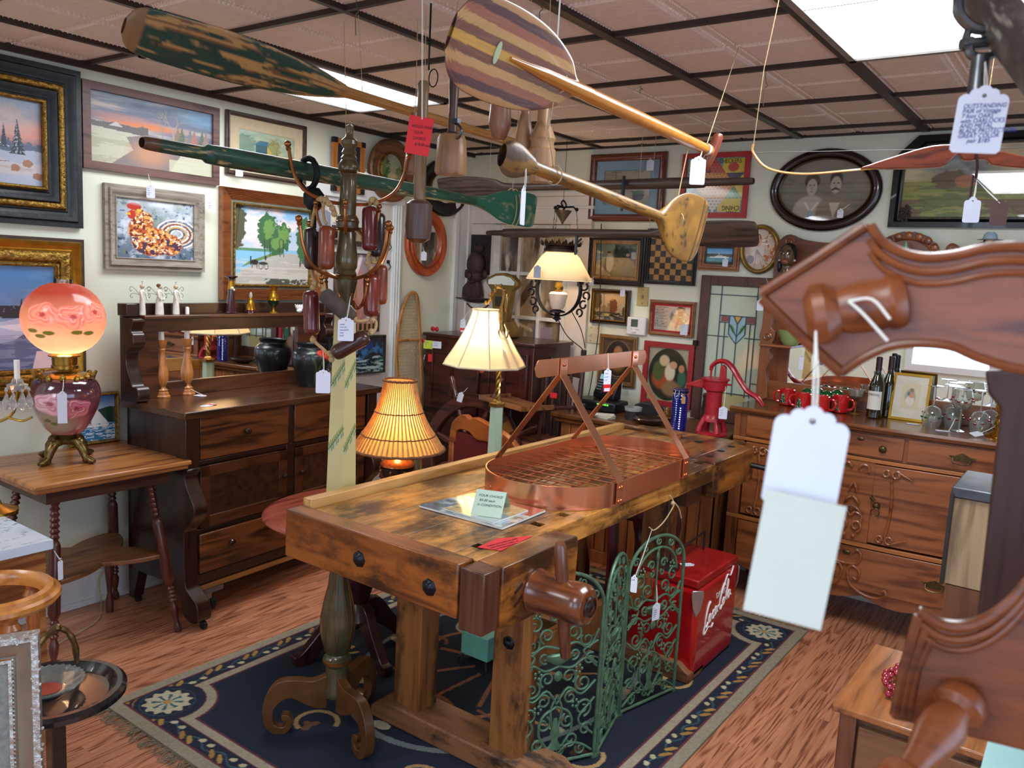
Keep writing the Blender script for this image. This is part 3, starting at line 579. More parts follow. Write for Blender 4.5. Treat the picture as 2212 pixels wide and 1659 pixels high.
def sail(c):
    c.grad('b9d3e8', '3f78bd', .55, 1); c.mix((c.n(4, 2)-.5)*3*(c.v > .6), 'e8eef4'); c.mix((c.v < .7+.03*np.sin(c.u*9))*(c.v > .35), '26453a'); c.mix((c.v < .38)*1., '2f7bab'); c.mix((c.v < .38)*(c.n(18, 5, ax=.6, ay=3) > .52), 'd5e4ea'); c.mix(c.poly([(.45, .38), (.5, .8), (.85, .36)]), 'eef2f2'); c.mix(c.poly([(.42, .38), (.44, .7), (.2, .36)]), 'e2e8ea'); c.mix(c.line([(.45, .3), (.47, .82)], .008), 'c9b48a'); c.mix(c.rect(.1, .31, .85, .35), 'f2f2ee')
DKW = wood('2a1a15', '4a3228', 'y', 1.2, .45); RED_M = wood('3a140c', '6d2c1a', 'x', 1, .25, .6); OAKD = wood('6b3c1c', 'a06a38', 'y', 1, .4); BARN = wood('6e6459', '9a9082', 'y', 2, .8, 0)
pic('L', 1.22, 1.816, 1.716, 2.372, [(.022, P_flat, BLACKW), (.05, P_scoop, BLACKW, 'outer_moulding'), (.03, P_round, GOLD, 'gilt_band'), (.045, P_scoop, BLACKW, 'liner'), (.018, P_round, GOLD, 'gilt_lip')], winter1, 'winter cabin painting in a deep black and gilt frame, top left corner', nu=170)
pic('L', 1.22, 1.817, .99, 1.668, [(.012, P_flat, DKW), (.045, P_scoop, GOLDS, 'gilt_band'), (.05, P_round, GOLD, 'carved_band'), (.02, P_step, GOLD, 'liner')], winter2, 'blue snowy river painting in a wide gold frame behind the rose lamp', nu=150)
pic('L', 1.822, 2.49, 1.976, 2.347, [(.035, P_flat, wood('3f2723', '6b4a42', 'y', 1.5, .6))], sunset, 'winter sunset painting in a rough brown plank frame', nu=200)
pic('L', 1.912, 2.408, 1.546, 1.924, [(.016, P_flat, BARN), (.04, P_scoop, BARN, 'slip')], rooster, 'colourful rooster painting in a weathered grey wood frame', nu=190)
pic('L', 2.532, 3.033, 2.04, 2.352, [(.022, P_step, DKW)], cottage, 'small cottage print with cream mat in a thin brown frame', 'framed print', board=(.058, 'c4b394'), glass=True, mat=PG, name='framed_print', pn='print')
pic('L', 2.498, 3.15, 1.41, 1.975, [(.06, P_reed, wood('6d3a1e', '9c5e34', 'y', 1.2, .35)), (.012, P_flat, plain('6d6a58', .6), 'slip'), (.014, P_round, GOLD, 'gilt_lip')], lakeroad, 'lakeside road with horse carriage painting in a wide ribbed brown frame', nu=200)
# slate board with black corners
t = thing('slate_board', 'small slate writing board in an orange wood frame with black corners', 'slate board', (LW+.035, 3.32, 2.03), world=True)
frame4(P_flat(.03), (3.2, 2.032), (3.438, 2.324), 'x', LW+.032, 1).obj('frame', wood('8a4e1e', 'b97434', 'z', 1, .4), t)
canvas('slate', slate, lambda u, v: (LW+.042+0*u, 3.225+u*.19, 2.06+v*.24), 20, 20, PM, t, base='1b2230')
b = B()
for y in (3.198, 3.41): 
    for z in (2.03, 2.296): b.box(LW+.031, LW+.054, y, y+.03, z, z+.03)
b.obj('corner_block', plain('171517', .6), t); b = B(); b.tube([(LW+.04, 3.29, 2.325), (LW+.04, 3.318, 2.35), (LW+.04, 3.345, 2.325)], .0025); b.obj('hanging_loop', plain('2a2a2a', .5), t)
OVB = wood('3d2114', '7a4a26', 'y', 1.5, .45)
pic('L', 3.478, 3.85, 2.012, 2.384, [(.085, P_scoop, OVB), (.006, P_round, GOLD, 'beading')], roundp, 'round landscape picture in a wide brown wooden ring frame', 'round picture', oval=True, name='round_picture', d0=.033, pn='print', nu=80)
pic('L', 3.965, 4.42, 1.97, 2.336, [(.085, P_scoop, plain('1b1210', .35)), (.006, P_round, GOLD, 'beading')], oldpair, 'faded grey photograph in a wide near-black oval frame', 'oval picture', oval=True, glass=True, mat=PG, name='oval_picture', pn='photograph', nu=80)
pic('L', 3.84, 4.225, 1.57, 1.998, [(.06, P_scoop, wood('8a3314', 'b9552a', 'z', 1, .35)), (.008, P_round, wood('7a2f14', 'a84a24', 'z', 1, .3), 'rope_edge')], wedding, 'old wedding couple photograph in an orange-red oval frame', 'oval picture', oval=True, glass=True, mat=PG, name='oval_picture', pn='photograph', nu=90)
pic('L', 3.25, 3.612, 1.22, 1.69, [(.008, P_flat, DKW)], chief, 'tinted portrait print of a person in feather headdress on the white door', 'framed print', mat=PG, name='framed_print', pn='print', d0=.014, nu=90)
pic('L', 3.19, 3.655, .965, 1.2, [(.008, P_flat, plain('2d2a20', .5))], pond, 'dark blue pond print standing behind the sideboard by the white door', 'framed print', mat=PG, name='framed_print', pn='print', d0=.034, nu=130)
def dollrow(c): c.grad('a89272', '8e7a60', 0, 1); c.mix((np.sin(c.u*28) > .2)*(c.v > .3)*(c.v < .75), '221c1a'); c.mix(c.rect(0, 0, 1, .25), '3a2a22')
pic('L', 3.23, 3.56, 1.73, 1.84, [(.008, P_flat, DKW)], dollrow, 'narrow old group photograph above the feather headdress print', 'framed photograph', mat=PG, name='framed_photograph', pn='photograph', d0=.014, nu=50)
t = thing('door_sign', 'small white door sign with an orange hand symbol', 'sign', (LW+.014, 3.33, 1.86), world=True)
B().box(LW+.013, LW+.018, 3.24, 3.43, 1.855, 1.925).obj('panel', plain('d8cbb0', .5), t)
b = B(); b.m = Matrix.Translation((LW+.019, 3.385, 1.888)); b.box(0, .001, -.012, .014, -.018, .006)
for k in range(4): b.box(0, .001, -.012+k*.007, -.007+k*.007, 0, .024)
b.box(0, .001, -.02, -.012, -.008, .008); b.obj('hand_symbol', plain('d2491f', .5), t)
text('my', .05, 'lettering', plain('4a3a30', .6), t, facing((LW+.0185, 3.315, 1.888), (1, 0, 0)), al='RIGHT', ext=.0003)
# sailing boat picture on the parlour table
t = pic('L', 1.73, 1.955, .758, .99, [(.014, P_round, GOLD)], sail, 'small sailboat print in gold frame leaning behind the rose lamp', 'framed print', mat=PG, name='framed_print', pn='print', d0=.02, nu=90)
# ---- back wall
def ship(c):
    c.mix((c.n(4, 2)-.5)*2, 'b9ad96'); c.mix((c.v < .22)*.6, '8f8b80')
    for x, s in ((.25, 1), (.75, .7)):
        for k in range(4): c.mix(c.line([(x-.12*s+.02*k, .95-.14*k*s), (x+.12*s-.02*k, .95-.14*k*s)], .004), '4a3f38')
        c.mix(c.line([(x, .28), (x, .98)], .004), '3d332e'); c.mix(c.poly([(x-.18*s, .3), (x+.2*s, .3), (x+.14*s, .14), (x-.14*s, .14)]), '3a2c2a')
    c.mix(c.line([(.1, .6), (.3, .62), (.45, .66)], .004), '3d332e'); bush(c, .75, .35, .14, .08, '4c6a4c', 2); bush(c, .25, .3, .16, .06, '6a4038', 3)
pic('B', -2.722, -2.205, 1.965, 2.372, [(.045, P_round, RED_M)], lambda c: (c.grad('b0a48e', 'b9ae9a'), ship(c)), 'sailing ships print with blue mat in a reddish brown frame', 'framed print', board=(.06, '7b99ab'), glass=True, mat=PG, name='framed_print', pn='print')
# checkers game board
def hop(c):
    c.grad('5f8a8c', '5f8a8c'); Y = 'c9b23e'
    c.mix(c.rect(.04, .70, .42, .96), Y); c.mix(c.rect(.62, .72, .98, .98), Y); c.mix(c.rect(.58, .02, .96, .26), Y); c.mix(c.rect(.04, .03, .38, .26), Y); c.mix(c.ell(.9, .45, .14, .25, .1), Y); c.mix(c.ell(.8, .82, .09, .08, .2), 'b3352a')
    up_ = c.poly([(.5, 1.0), (.02, .26), (.98, .26)]); dn = c.poly([(.5, .0), (.02, .72), (.98, .72)]); hexa = up_*dn
    c.mix(up_, 'c03a30'); c.mix(dn, 'dcd8cc'); c.mix(up_*(c.v < .55)*(c.u > .5), '3f8a44'); c.mix(dn*(c.v > .5), '22305f'); c.mix(up_*(c.u < .4), '2c3560'); c.mix(hexa, 'd98f2a'); c.mix(up_*(1-hexa)*(c.v > .7), 'c03a30')
    g = .062; row = np.round(c.v/g/.87); du = (c.u/g-.5*(row % 2)); d = np.hypot((du-np.round(du))*g, c.v-row*g*.87); star = np.maximum(up_, dn); c.mix(star*(d < .011), '3a2f24'); c.mix(star*(abs(d-.024) < .003)*.6, '7a5a2a')
t = thing('game_board', 'Chinese checkers game board with star pattern in a red frame', 'game board', (-1.905, BW, 1.99), world=True)
frame4(P_flat(.028), (-2.104, 1.99), (-1.702, 2.35), 'y', BW-.004, -1).obj('frame', plain('a8252a', .4), t)
canvas('board', hop, lambda u, v: (-2.078+u*.35, BW-.012+0*u, 2.016+v*.308), 180, 160, PG, t)
BLK = plain('1d1a1c', .5); GM = lambda x, z, d=.013, rz=0: facing((x, BW-d, z), (0, -1, 0)) @ Matrix.Rotation(rz, 4, 'Z')
text('HOP', .036, 'lettering', BLK, t, GM(-2.045, 2.292)); text('CHING', .046, 'lettering', BLK, t, GM(-2.063, 2.255), sx=.9); text('CHECKERS', .036, 'lettering', BLK, t, GM(-1.885, 2.302), sx=.75)
text('CHING', .036, 'lettering', BLK, t, GM(-1.745, 2.045, rz=pi), sx=.9); text('HOP', .034, 'lettering', BLK, t, GM(-1.76, 2.082-.065, rz=pi))
def couple(c):
    c.grad('5c5a50', '7d7b70'); c.mix((c.n(4, 3)-.5)*2, '8f8b7d'); c.mix((c.ell(.5, .5, .75, .7, .5) < .5)*.6, '4a4840')
    for x, y, col, hair in ((.36, .55, 'aaa595', '2c2822'), (.62, .58, 'a8a08d', '2a2620')):
        c.mix(c.ell(x, .12, .2 if x < .5 else .2, .3, .15), 'a39e8e' if x < .5 else '7d6f5c'); c.mix(c.ell(x, y+.1, .085 if x < .5 else .07, .12, .2), hair); c.mix(c.ell(x, y, .058, .135, .15), col); c.mix(c.ell(x-.022, y+.03, .012, .01, .5), '3a362e'); c.mix(c.ell(x+.022, y+.03, .012, .01, .5), '3a362e'); c.mix(c.ell(x, y-.02, .008, .035, .8)*.5, '857d6c'); c.mix(c.ell(x, y-.07, .018, .008, .5), '6a4a40')
    c.mix(np.maximum(c.line([(.585, .505), (.62, .53), (.655, .505)], .014), 0), '2a2018'); c.mix(c.ell(.62, .27, .03, .02, .3), '3a362e'); c.mix(c.poly([(.56, .3), (.62, .05), (.68, .3)]), 'b5ae9c'); c.mix(c.line([(.3, .3), (.36, .15), (.44, .3)], .012), 'c5c0b0'); c.mix(c.ell(.36, .1, .03, .08, .4), '8a9aa0')
pic('B', -1.579, -1.006, 1.92, 2.347, [(.05, P_round, plain('22120f', .25, coat=.5)), (.008, P_round, plain('5a4426', .4, .4), 'inner_lip')], couple, 'oval sepia portrait of a man and woman in a dark frame', 'oval portrait', oval=True, glass=True, mat=PG, name='oval_portrait', pn='photograph', nu=150)
b = B(); b.tube([(-1.42, BW-.01, 2.335), (-1.30, BW-.008, 2.375), (-1.2, BW-.01, 2.335)], .0015)
# octagonal landscape (runs out of view on the right)
def autumn(c):
    c.grad('a8a06a', '5f8fa8', .5, 1); m = c.n(4, 8); c.mix((m-.45)*4, 'cdbb94'); c.mix((.42-m)*5*(c.v > .5), '6c5f74'); c.mix((c.v < .5)*1., '8a8c3e'); c.mix((c.v < .45)*(c.n(8, 3, ay=3) > .5), '5f6a2c'); c.mix((c.v < .25)*(c.n(6, 5) > .4), '6a4f28')
    for x, y, rx, ry, col, s in ((.22, .52, .08, .14, '5a4a2c', 1), (.3, .5, .05, .08, 'a3663a', 2), (.4, .5, .06, .09, '3d5560', 3), (.62, .52, .06, .08, '46585a', 4), (.8, .55, .07, .11, '9c3a28', 5), (.95, .6, .14, .36, '23301f', 6), (.7, .6, .04, .14, '6a5a34', 8), (.5, .45, .06, .05, '54683a', 9)): bush(c, x, y, rx, ry, col, s, .45)
    c.mix(c.poly([(.5, .44), (.5, .48), (.54, .53), (.58, .48), (.58, .44)]), 'c9b88e')
t = thing('framed_painting', 'autumn countryside painting in a black eight-sided frame, upper right', 'framed painting', (-.45, BW, 1.945), world=True)
X0, X1, Z0, Z1, cut = -.962, .05, 1.945, 2.386, .1
def octp(i): return [(X0+i, Z0+i), (X1-i, Z0+i), (X1-i, Z1-i-cut), (X1-i-cut, Z1-i), (X0+i+cut, Z1-i), (X0+i, Z1-i-cut)]
for nm_, i0, wd, mt in (('frame', 0, .04, plain('14171a', .3, coat=.3)), ('silver_edge', .04, .012, plain('5a5c58', .35, .8, var=.4, scale=90))):
    b = B(); pts = octp(i0); pi_ = octp(i0+wd); n = 6; v = [(a, BW-.004, z) for a, z in pts]+[(a, BW-.03, z) for a, z in pts]+[(a*.35+a2*.65, BW-.034, z*.35+z2*.65) for (a, z), (a2, z2) in zip(pts, pi_)]+[(a, BW-.016, z) for a, z in pi_]+[(a, BW-.008, z) for a, z in pi_]
    f = [(k*n+i, k*n+(i+1) % n, (k+1)*n+(i+1) % n, (k+1)*n+i) for k in range(4) for i in range(n)]; b.add(v, f); b.obj(nm_, mt, t)
b = B()
for k in range(26):
    b.sph((X0+.045+.05*rng.random(), BW-.03, Z0+.03+.1*rng.random()*(rng.random())), .009, n=8)
b.obj('corner_ornament', plain('4c4c46', .4, .7, var=.4), t)
canvas('painting', autumn, lambda u, v: (X0+.05+u*(X1-X0-.1), BW-.01+0*u, Z0+.05+v*(Z1-Z0-.1)), 200, 100, PA, t, mask=lambda u, v: (u*(X1-X0-.1)+(1-v)*(Z1-Z0-.1) > cut-.02) & ((1-u)*(X1-X0-.1)+(1-v)*(Z1-Z0-.1) > cut-.02))
gl = B(); gp = octp(.05); gl.add([(a, BW-.014, z) for a, z in gp], [tuple(range(6))]); gl.obj('glass', GLASS, t)
def parlour(c):
    c.grad('3a4434', '6d7f74'); c.mix((c.n(6, 4)-.5)*4, '1f2a28'); c.mix(c.rect(.12, .55, .45, 1), '8f9a84'); c.mix(c.ell(.62, .7, .2, .22, .4), '2c4434'); c.mix(c.ell(.35, .42, .09, .28, .2), 'b9b9a6'); c.mix(c.ell(.33, .7, .05, .05, .3), 'c9a48c'); c.mix(c.ell(.32, .73, .05, .03, .3), '5a2f1c'); c.mix(c.ell(.78, .34, .12, .3, .2), '27404c'); c.mix(c.ell(.77, .66, .04, .045, .3), 'c5a58c'); c.mix(c.rect(.86, .55, .97, .75), 'aeb4b0'); c.mix(c.ell(.12, .72, .06, .04, .4), 'c9a93c'); c.mix(c.poly([(.0, .05), (.1, .35), (.42, .0)]), 'a08a6a'); c.mix((c.n(40, 3) > .8)*(c.v < .2)*(c.u > .5), 'e8c478')
pic('B', -2.70, -2.305, 1.578, 1.886, [(.035, P_step, plain('1e1a22', .4)), (.022, P_step, wood('7a5430', 'a87c4c', 'z', 1), 'liner')], parlour, 'dim parlour scene print in a dark and tan double frame', 'framed print', glass=True, mat=PG, name='framed_print', pn='print', nu=110)
# chequered board
def chk(c):
    k = (np.floor(c.u*8)+np.floor(c.v*8)) % 2; c.mix((k > .5)*1., 'a8793f'); c.mix((c.n(30, 3)-.5)*.5, '6a4a2c')
t = thing('checkerboard', 'wooden checkerboard of tan and black squares in a black frame', 'checkerboard', (-2.135, BW, 1.6), world=True)
frame4(P_step(.024), (-2.296, 1.6), (-1.972, 1.925), 'y', BW-.004, -1).obj('frame', plain('16151a', .35), t)
canvas('board', chk, lambda u, v: (-2.274+u*.28, BW-.012+0*u, 1.622+v*.28), 129, 129, paintmat(.4), t, base='17181c')
def ferry(c):
    c.grad('7fb4d8', '2f86c9', .5, 1); c.mix((c.v < .62)*(c.v > .38)*1., '24302e'); c.mix((c.v < .4)*1., '3a8ca3'); c.mix((c.v < .4)*(c.n(12, 3, ay=4) > .55)*.5, '62b0ba'); c.mix(c.rect(.15, .36, .85, .42), 'e8eae6'); c.mix(c.rect(.35, .42, .75, .48), 'd5d8d4'); c.mix(c.rect(.4, .49, .62, .52), 'ecece8'); c.mix(c.line([(.48, .5), (.48, .7)], .008), 'e8eae6'); c.mix(c.rect(0, 0, 1, .1), '3d4436')
pic('B', -1.96, -1.717, 1.694, 1.863, [(.038, P_step, wood('6b3a20', '9c6238', 'x', 1))], ferry, 'small white ferry photograph in a thick brown frame', 'framed photograph', board=(.008, '3a4a50'), mat=PG, name='framed_photograph', pn='photograph', nu=80)
def lady(c):
    c.grad('c9a88a', 'd8cdbb'); c.mix((c.n(9, 3)-.5)*4, 'b9a9a0'); c.mix((c.n(12, 8) > .58)*(c.u > .62), 'b3683a'); c.mix(c.ell(.42, .45, .2, .3, .2), 'd9cfc8'); c.mix(c.ell(.42, .78, .09, .09, .3), '9c4a2c')
    for k in range(9): a = -1.2+k*.3; c.mix(c.line([(.42, .66), (.42+.28*sin(a*1.3), .7+.1*cos(a*1.5)-.05)], .018), ['e8e2da', 'a8a0a0'][k % 2])
    c.mix(c.ell(.42, .66, .11, .1, .2), 'd9a88a'); c.mix(c.ell(.42, .78, .045, .06, .2), 'd9b49a')
    for k in range(6): c.mix(c.line([(.4, .5), (.25+.12*k, .05)], .01), ['b5a8a0', '8f8a92'][k % 2])
    c.mix(c.ell(.22, .25, .12, .1, .2), '8f8890')
pic('B', -1.72, -1.493, 1.684, 1.955, [(.026, P_round, plain('8a7038', .35, .6, var=.3, scale=40))], lady, 'oval plaque of a seated woman in a white ruffled dress, gold rim', 'oval plaque', oval=True, mat=paintmat(.5, 0, .6), name='oval_plaque', pn='relief', nu=110)
def ruin(c):
    c.grad('8f7a55', 'd2a878', .25, .9); c.mix((c.n(4, 3)-.45)*3, 'a3a48c'); bush(c, .08, .7, .16, .35, '5a4426', 2, .5); bush(c, .58, .5, .14, .3, '6d3f26', 4, .45); c.mix(c.rect(.4, .3, .48, .62), '8a6f50'); c.mix(c.poly([(.18, .3), (.2, .5), (.32, .55), (.4, .45), (.4, .3)]), '8f7250'); c.mix((c.v < .3)*(c.n(7, 5, ay=3) > .4), '3c3220'); c.mix(c.ell(.4, .2, .14, .05, .6), 'a89a5c'); bush(c, .95, .35, .08, .2, '4a3420', 6); c.mix(c.line([(.5, .2), (.9, .08)], .03), '2a2418')
pic('B', -2.655, -2.385, 1.337, 1.552, [(.016, P_step, DKW), (.01, P_round, GOLDS, 'gilt_lip')], ruin, 'small brown castle ruin print in a thin dark and gilt frame', 'framed print', mat=PG, name='framed_print', pn='print', nu=110)
def jester(c):
    c.grad('cfcabc', 'cfcabc'); 
    for k in range(16):
        y = .92-.05*k; c.mix(c.rect(.03, y-.012, .38-.06*(k % 3), y+.012)*(c.n(60, k, 2, ax=3) > .45), '3a3836')
    c.mix(c.ell(.7, .58, .26, .3, .15)*(c.n(7, 4) > .38), '6d7480'); c.mix(c.poly([(.6, .9), (.68, .98), (.84, .94), (.86, .82), (.74, .9), (.64, .82)]), '3a1c1a'); c.mix(c.ell(.72, .84, .04, .05, .2), 'c9a890'); c.mix(c.rect(.65, .55, .79, .8), '8c2a26'); c.mix(c.poly([(.64, .55), (.8, .55), (.82, .1), (.75, .1), (.72, .45), (.64, .12), (.58, .14)]), 'a02f2c'); c.mix(c.rect(.68, .56, .76, .6), 'e0dccf')
pic('B', -2.247, -1.954, 1.297, 1.507, [(.022, P_step, wood('6b3c22', '95603a', 'x', 1))], jester, 'white poster with a figure in red suit in a brown frame', 'framed print', board=(.012, 'a81f22'), glass=True, mat=PG, name='framed_print', pn='print', nu=110)
def ovalfam(c):     # plain generic stand-in in the same colours
    c.grad('8f8a70', 'a39d84'); o = c.ell(.5, .5, .47, .48, .03); c.mix(o, '22281c'); c.mix(o*c.ell(.38, .42, .26, .2, .3), '9c4a2c'); c.mix(o*c.ell(.27, .55, .14, .18, .3), '4a5a30'); c.mix(o*c.ell(.4, .75, .12, .1, .3), 'c9b08a'); c.mix(o*c.ell(.55, .55, .12, .16, .3), 'd5c9ae'); c.mix(o*c.ell(.62, .68, .09, .07, .3), 'c99a78'); c.mix(o*c.ell(.84, .45, .1, .15, .3), '35604c'); c.mix(o*c.ell(.82, .63, .07, .07, .3), 'b5805c'); c.mix(o*c.ell(.6, .25, .22, .14, .4), '8a6a4c')
pic('B', -2.262, -1.938, .875, 1.258, [(.032, P_flat, plain('97222a', .45, var=.1))], ovalfam, 'soft figure group print in an oval, framed in bright red wood', 'framed print', mat=PG, name='framed_print', pn='print', nu=110)
def brownfig(c): c.grad('4a3626', '54402c'); o = c.ell(.5, .55, .42, .42, .03); c.mix(o, '33241a'); c.mix((c.ell(.5, .55, .44, .44, .03)-o), '8a7050'); c.mix(o*c.ell(.5, .7, .14, .14, .4), 'a3764c'); c.mix(o*c.ell(.5, .45, .25, .2, .5), '7d5436'); c.mix(c.rect(.3, .02, .7, .1), '1d1712')
pic('B', -2.575, -2.313, .957, 1.272, [(.03, P_step, wood('54381c', '87602f', 'z', 1))], brownfig, 'dark brown print with oval vignette behind the pot rack', 'framed print', mat=PG, name='framed_print', pn='print', nu=80)
# wall plates, thermostat
t = thing('thermostat', 'white digital thermostat with grey screen on the back wall', 'thermostat', (-2.327, BW, 1.285), world=True)
B().box(-2.391, -2.263, BW-.026, BW, 1.285, 1.393).obj('housing', plain('e2e2e4', .35, var=.02), t, bevel=.006); B().box(-2.36, -2.315, BW-.028, BW-.025, 1.335, 1.38).obj('screen', plain('4a5a50', .2), t)
b = B(); b.box(-2.36, -2.348, BW-.028, BW-.025, 1.318, 1.323); b.box(-2.325, -2.305, BW-.028, BW-.025, 1.318, 1.323); b.box(-2.35, -2.325, BW-.03, BW-.025, 1.297, 1.305); b.obj('button', plain('b9b9bd', .4), t)
def swplate(x0, x1, z0, z1, lab, col, n, rnd=False):
    t = thing('switch_plate', lab, 'switch plate', ((x0+x1)/2, BW, z0), world=True)
    b = B(); b.box(x0, x1, BW-.006, BW, z0, z1); b.obj('plate', plain(col, .45), t, bevel=.004)
    for k in range(n):
        x = x0+(x1-x0)*(k+.5)/n; B().box(x-.005, x+.005, BW-.016, BW-.006, (z0+z1)/2-.011, (z0+z1)/2+.009).obj('toggle', plain('cfc6ae' if n > 1 else '8b8576', .4), t, bevel=.002)
    s = B()
    for z in (z0+.016, z1-.016): 
        for k in range(n): s.box(x0+(x1-x0)*(k+.5)/n-.003, x0+(x1-x0)*(k+.5)/n+.003, BW-.008, BW-.006, z-.003, z+.003)
    s.obj('screw', plain('6a6455', .4, .6), t)
swplate(-2.343, -2.268, 1.462, 1.578, 'tan single light switch plate beside the castle print', 'b59f68', 1)
swplate(-2.675, -2.575, 1.205, 1.32, 'cream double light switch plate under the castle print', 'c9c3aa', 2)
# ================= price tags
TAGW = plain('d6dae6', .7, var=.02); STR = plain('e6e2d6', .8, var=.05); INK = plain('2b3a8a', .7, var=.05); TWINE = plain('b39b73', .9, var=.2, scale=200); REDP = plain('d2232a', .55, var=.04)
def scallop(w, h):
    o = [(-w/2, -h/2+.003), (-w/2+.003, -h/2), (w/2-.003, -h/2), (w/2, -h/2+.003)]
    y0 = h/2-.011; o += [(w/2, y0)]+arc(w/2-.0065, y0, .0065, 0, 110, 5)+arc(w/2-.014, y0+.006, .0055, 20, 120, 4)+arc(0, y0+.008, .0065, 30, 150, 6)+arc(-w/2+.014, y0+.006, .0055, 60, 160, 4)+arc(-w/2+.0065, y0, .0065, 70, 180, 5)
    return o
def price_tag(loc, n, label, lines=None, w=.036, h=.058, rz=0, up_=(0, 0, 1), string=None, col=None, ink=None, hole=True, sale=None, size=.006, group=None, plain_=False):
    """loc: centre of the paper; n: the way it faces; string: where its string is tied"""
    t = thing('price_tag', label, 'price tag', loc, world=True, group=group); M = facing(loc, n, up_) @ Matrix.Rotation(rz, 4, 'Z')
    b = B(); b.m = M; out = [(-w/2, -h/2), (w/2, -h/2), (w/2, h/2), (-w/2, h/2)] if plain_ else scallop(w, h)
    b.prism(out, -.0004, .0004, 'xy'); b.obj('paper', col or TAGW, t)
    if hole: b = B(); b.m = M @ Matrix.Translation((0, h/2-.006, .0006)); b.lathe([(.0018, 0), (.0018, .0002)], n=10); b.obj('punch_hole', plain('3a3034', .9), t)
    if string is not None:
        p0 = M @ Vector((0, h/2-.006, .001)); p1 = Vector(string); mid = (p0+p1)/2+Vector((.0, 0, -.002))
        b = B(); b.tube([p0, mid, p1], .0007, 5); b.tube([p0+Vector((.0015, .0015, 0)), mid+Vector((.002, .002, 0)), p1], .0007, 5); b.obj('string', STR, t)
    if sale:
        b = B(); b.m = M @ Matrix.Translation((0, -h*.5-.012, .001)); b.box(-w/2, w/2, -.012, .016, 0, .0006); s = b.obj('sale_label', REDP, t); 
        b = B(); b.m = M @ Matrix.Translation((0, -h*.5-.018, .0018)); b.box(-w/2+.004, w/2-.004, -.004, .008, 0, .0004); b.obj('price_window', TAGW, t)
    for k, l in enumerate(lines or []):
        text(l, size, 'handwriting', ink or INK, t, M @ Matrix.Translation((-w*.38, h*.22-k*(h*.62/max(1, len(lines))), .0008)) @ Matrix.Rotation(.06, 4, 'Z'), shear=.25, ext=.0001, sx=.85)
    return t
CAMV = Vector((0, 0, 1.62))
def toC(loc): v = CAMV-Vector(loc); v.z = 0; return v.normalized()
# tags on the picture frames
for loc, lab, s, ls in [((LW+.06, 2.106, 1.905), 'white tag with writing over the top edge of the rooster painting', (LW+.05, 2.10, 1.985), ['old', 'barn', 'wood', '$ 95']), ((LW+.06, 2.42, 1.87), 'white tag with writing at the upper right corner of the rooster painting', (LW+.05, 2.41, 1.90), ['oil on', 'board', '$ 65']),
        ((LW+.05, 2.585, 2.06), 'white tag hanging over the lower left corner of the cottage print', (LW+.04, 2.585, 2.10), ['$ 45']), ((LW+.06, 3.44, 2.13), 'white tag hanging right of the slate board', (LW+.06, 3.44, 2.18), ['slate', '$ 35']), ((LW+.09, 3.63, 2.10), 'white tag on the left side of the round landscape picture', (LW+.08, 3.63, 2.14), None),
        ((LW+.06, 3.965, 1.70), 'slim white tag on the orange oval picture', (LW+.05, 3.965, 1.76), ['$ 48'])]:
    price_tag(loc, toC(loc), lab, ls, string=s)
for loc, lab, s, ls in [((-2.295, BW-.05, 2.29), 'white tag at upper right of the sailing ships print', (-2.30, BW-.045, 2.33), ['framed', 'print', '$ 125']), ((-1.19, BW-.05, 2.01), 'white tag on the oval portrait glass', (-1.15, BW-.04, 2.06), ['c 1900', '$ 95']), ((-1.785, BW-.05, 1.74), 'white tag on the ferry photograph', (-1.785, BW-.045, 1.765), ['$ 22']),
        ((-2.645, BW-.05, 1.59), 'small cream tag below the dim parlour print', (-2.63, BW-.04, 1.63), None), ((-2.42, BW-.05, 1.535), 'tiny white tag at the top of the castle print', (-2.42, BW-.04, 1.555), None), ((-2.0, BW-.05, 1.345), 'white tag at lower right of the red suit poster', (-1.985, BW-.045, 1.30), ['signed', '$ 75']),
        ((-2.39, BW-.06, .965), 'white tag behind the phone at the brown oval print', (-2.39, BW-.04, 1.0), None)]:
    price_tag(loc, toC(loc), lab, ls, string=s, w=.042 if 'poster' in lab or 'ships' in lab else .03, h=.062 if 'poster' in lab or 'ships' in lab else .045)
# ================= dark oak sideboard at the left wall
OK_ = wood('1e0e07', '5a301a', 'x', .8, .32, .35, ring=.6); OKD = wood('170c08', '321b11', 'x', 1, .3, .4); OKV = wood('160b07', '33190f', 'z', 1, .3, .4); KNOB = plain('2c1812', .25, coat=.5)
LS = thing('sideboard', 'dark oak sideboard with mirror back against the left wall', 'sideboard', (-3.10, 1.95, 0), R(93.9))
ZT = .965
b = B(); b.box(0, 1.25, 0, .46, ZT-.032, ZT); b.obj('top', wood('2a160d', '523019', 'x', .7, .22, .5), LS, bevel=.004)
b = B(); b.box(.03, .055, .05, .455, .17, ZT-.032); b.box(1.195, 1.22, .05, .455, .17, ZT-.032); b.box(.03, 1.22, .43, .455, .17, ZT-.03); b.box(.05, 1.2, .06, .45, .17, .2); b.box(.09, 1.16, .05, .07, .17, ZT-.032); b.obj('body', OKV, LS, bevel=.002)
b = B(); b.box(.09, 1.16, .038, .056, .405, .425); b.box(.09, 1.16, .038, .056, .715, .735); b.box(.09, 1.16, .038, .056, .17, .215); b.box(.60, .65, .036, .056, .425, .735); b.box(.61, .64, .036, .056, .735, ZT-.032); b.obj('rails', OKD, LS, bevel=.002)
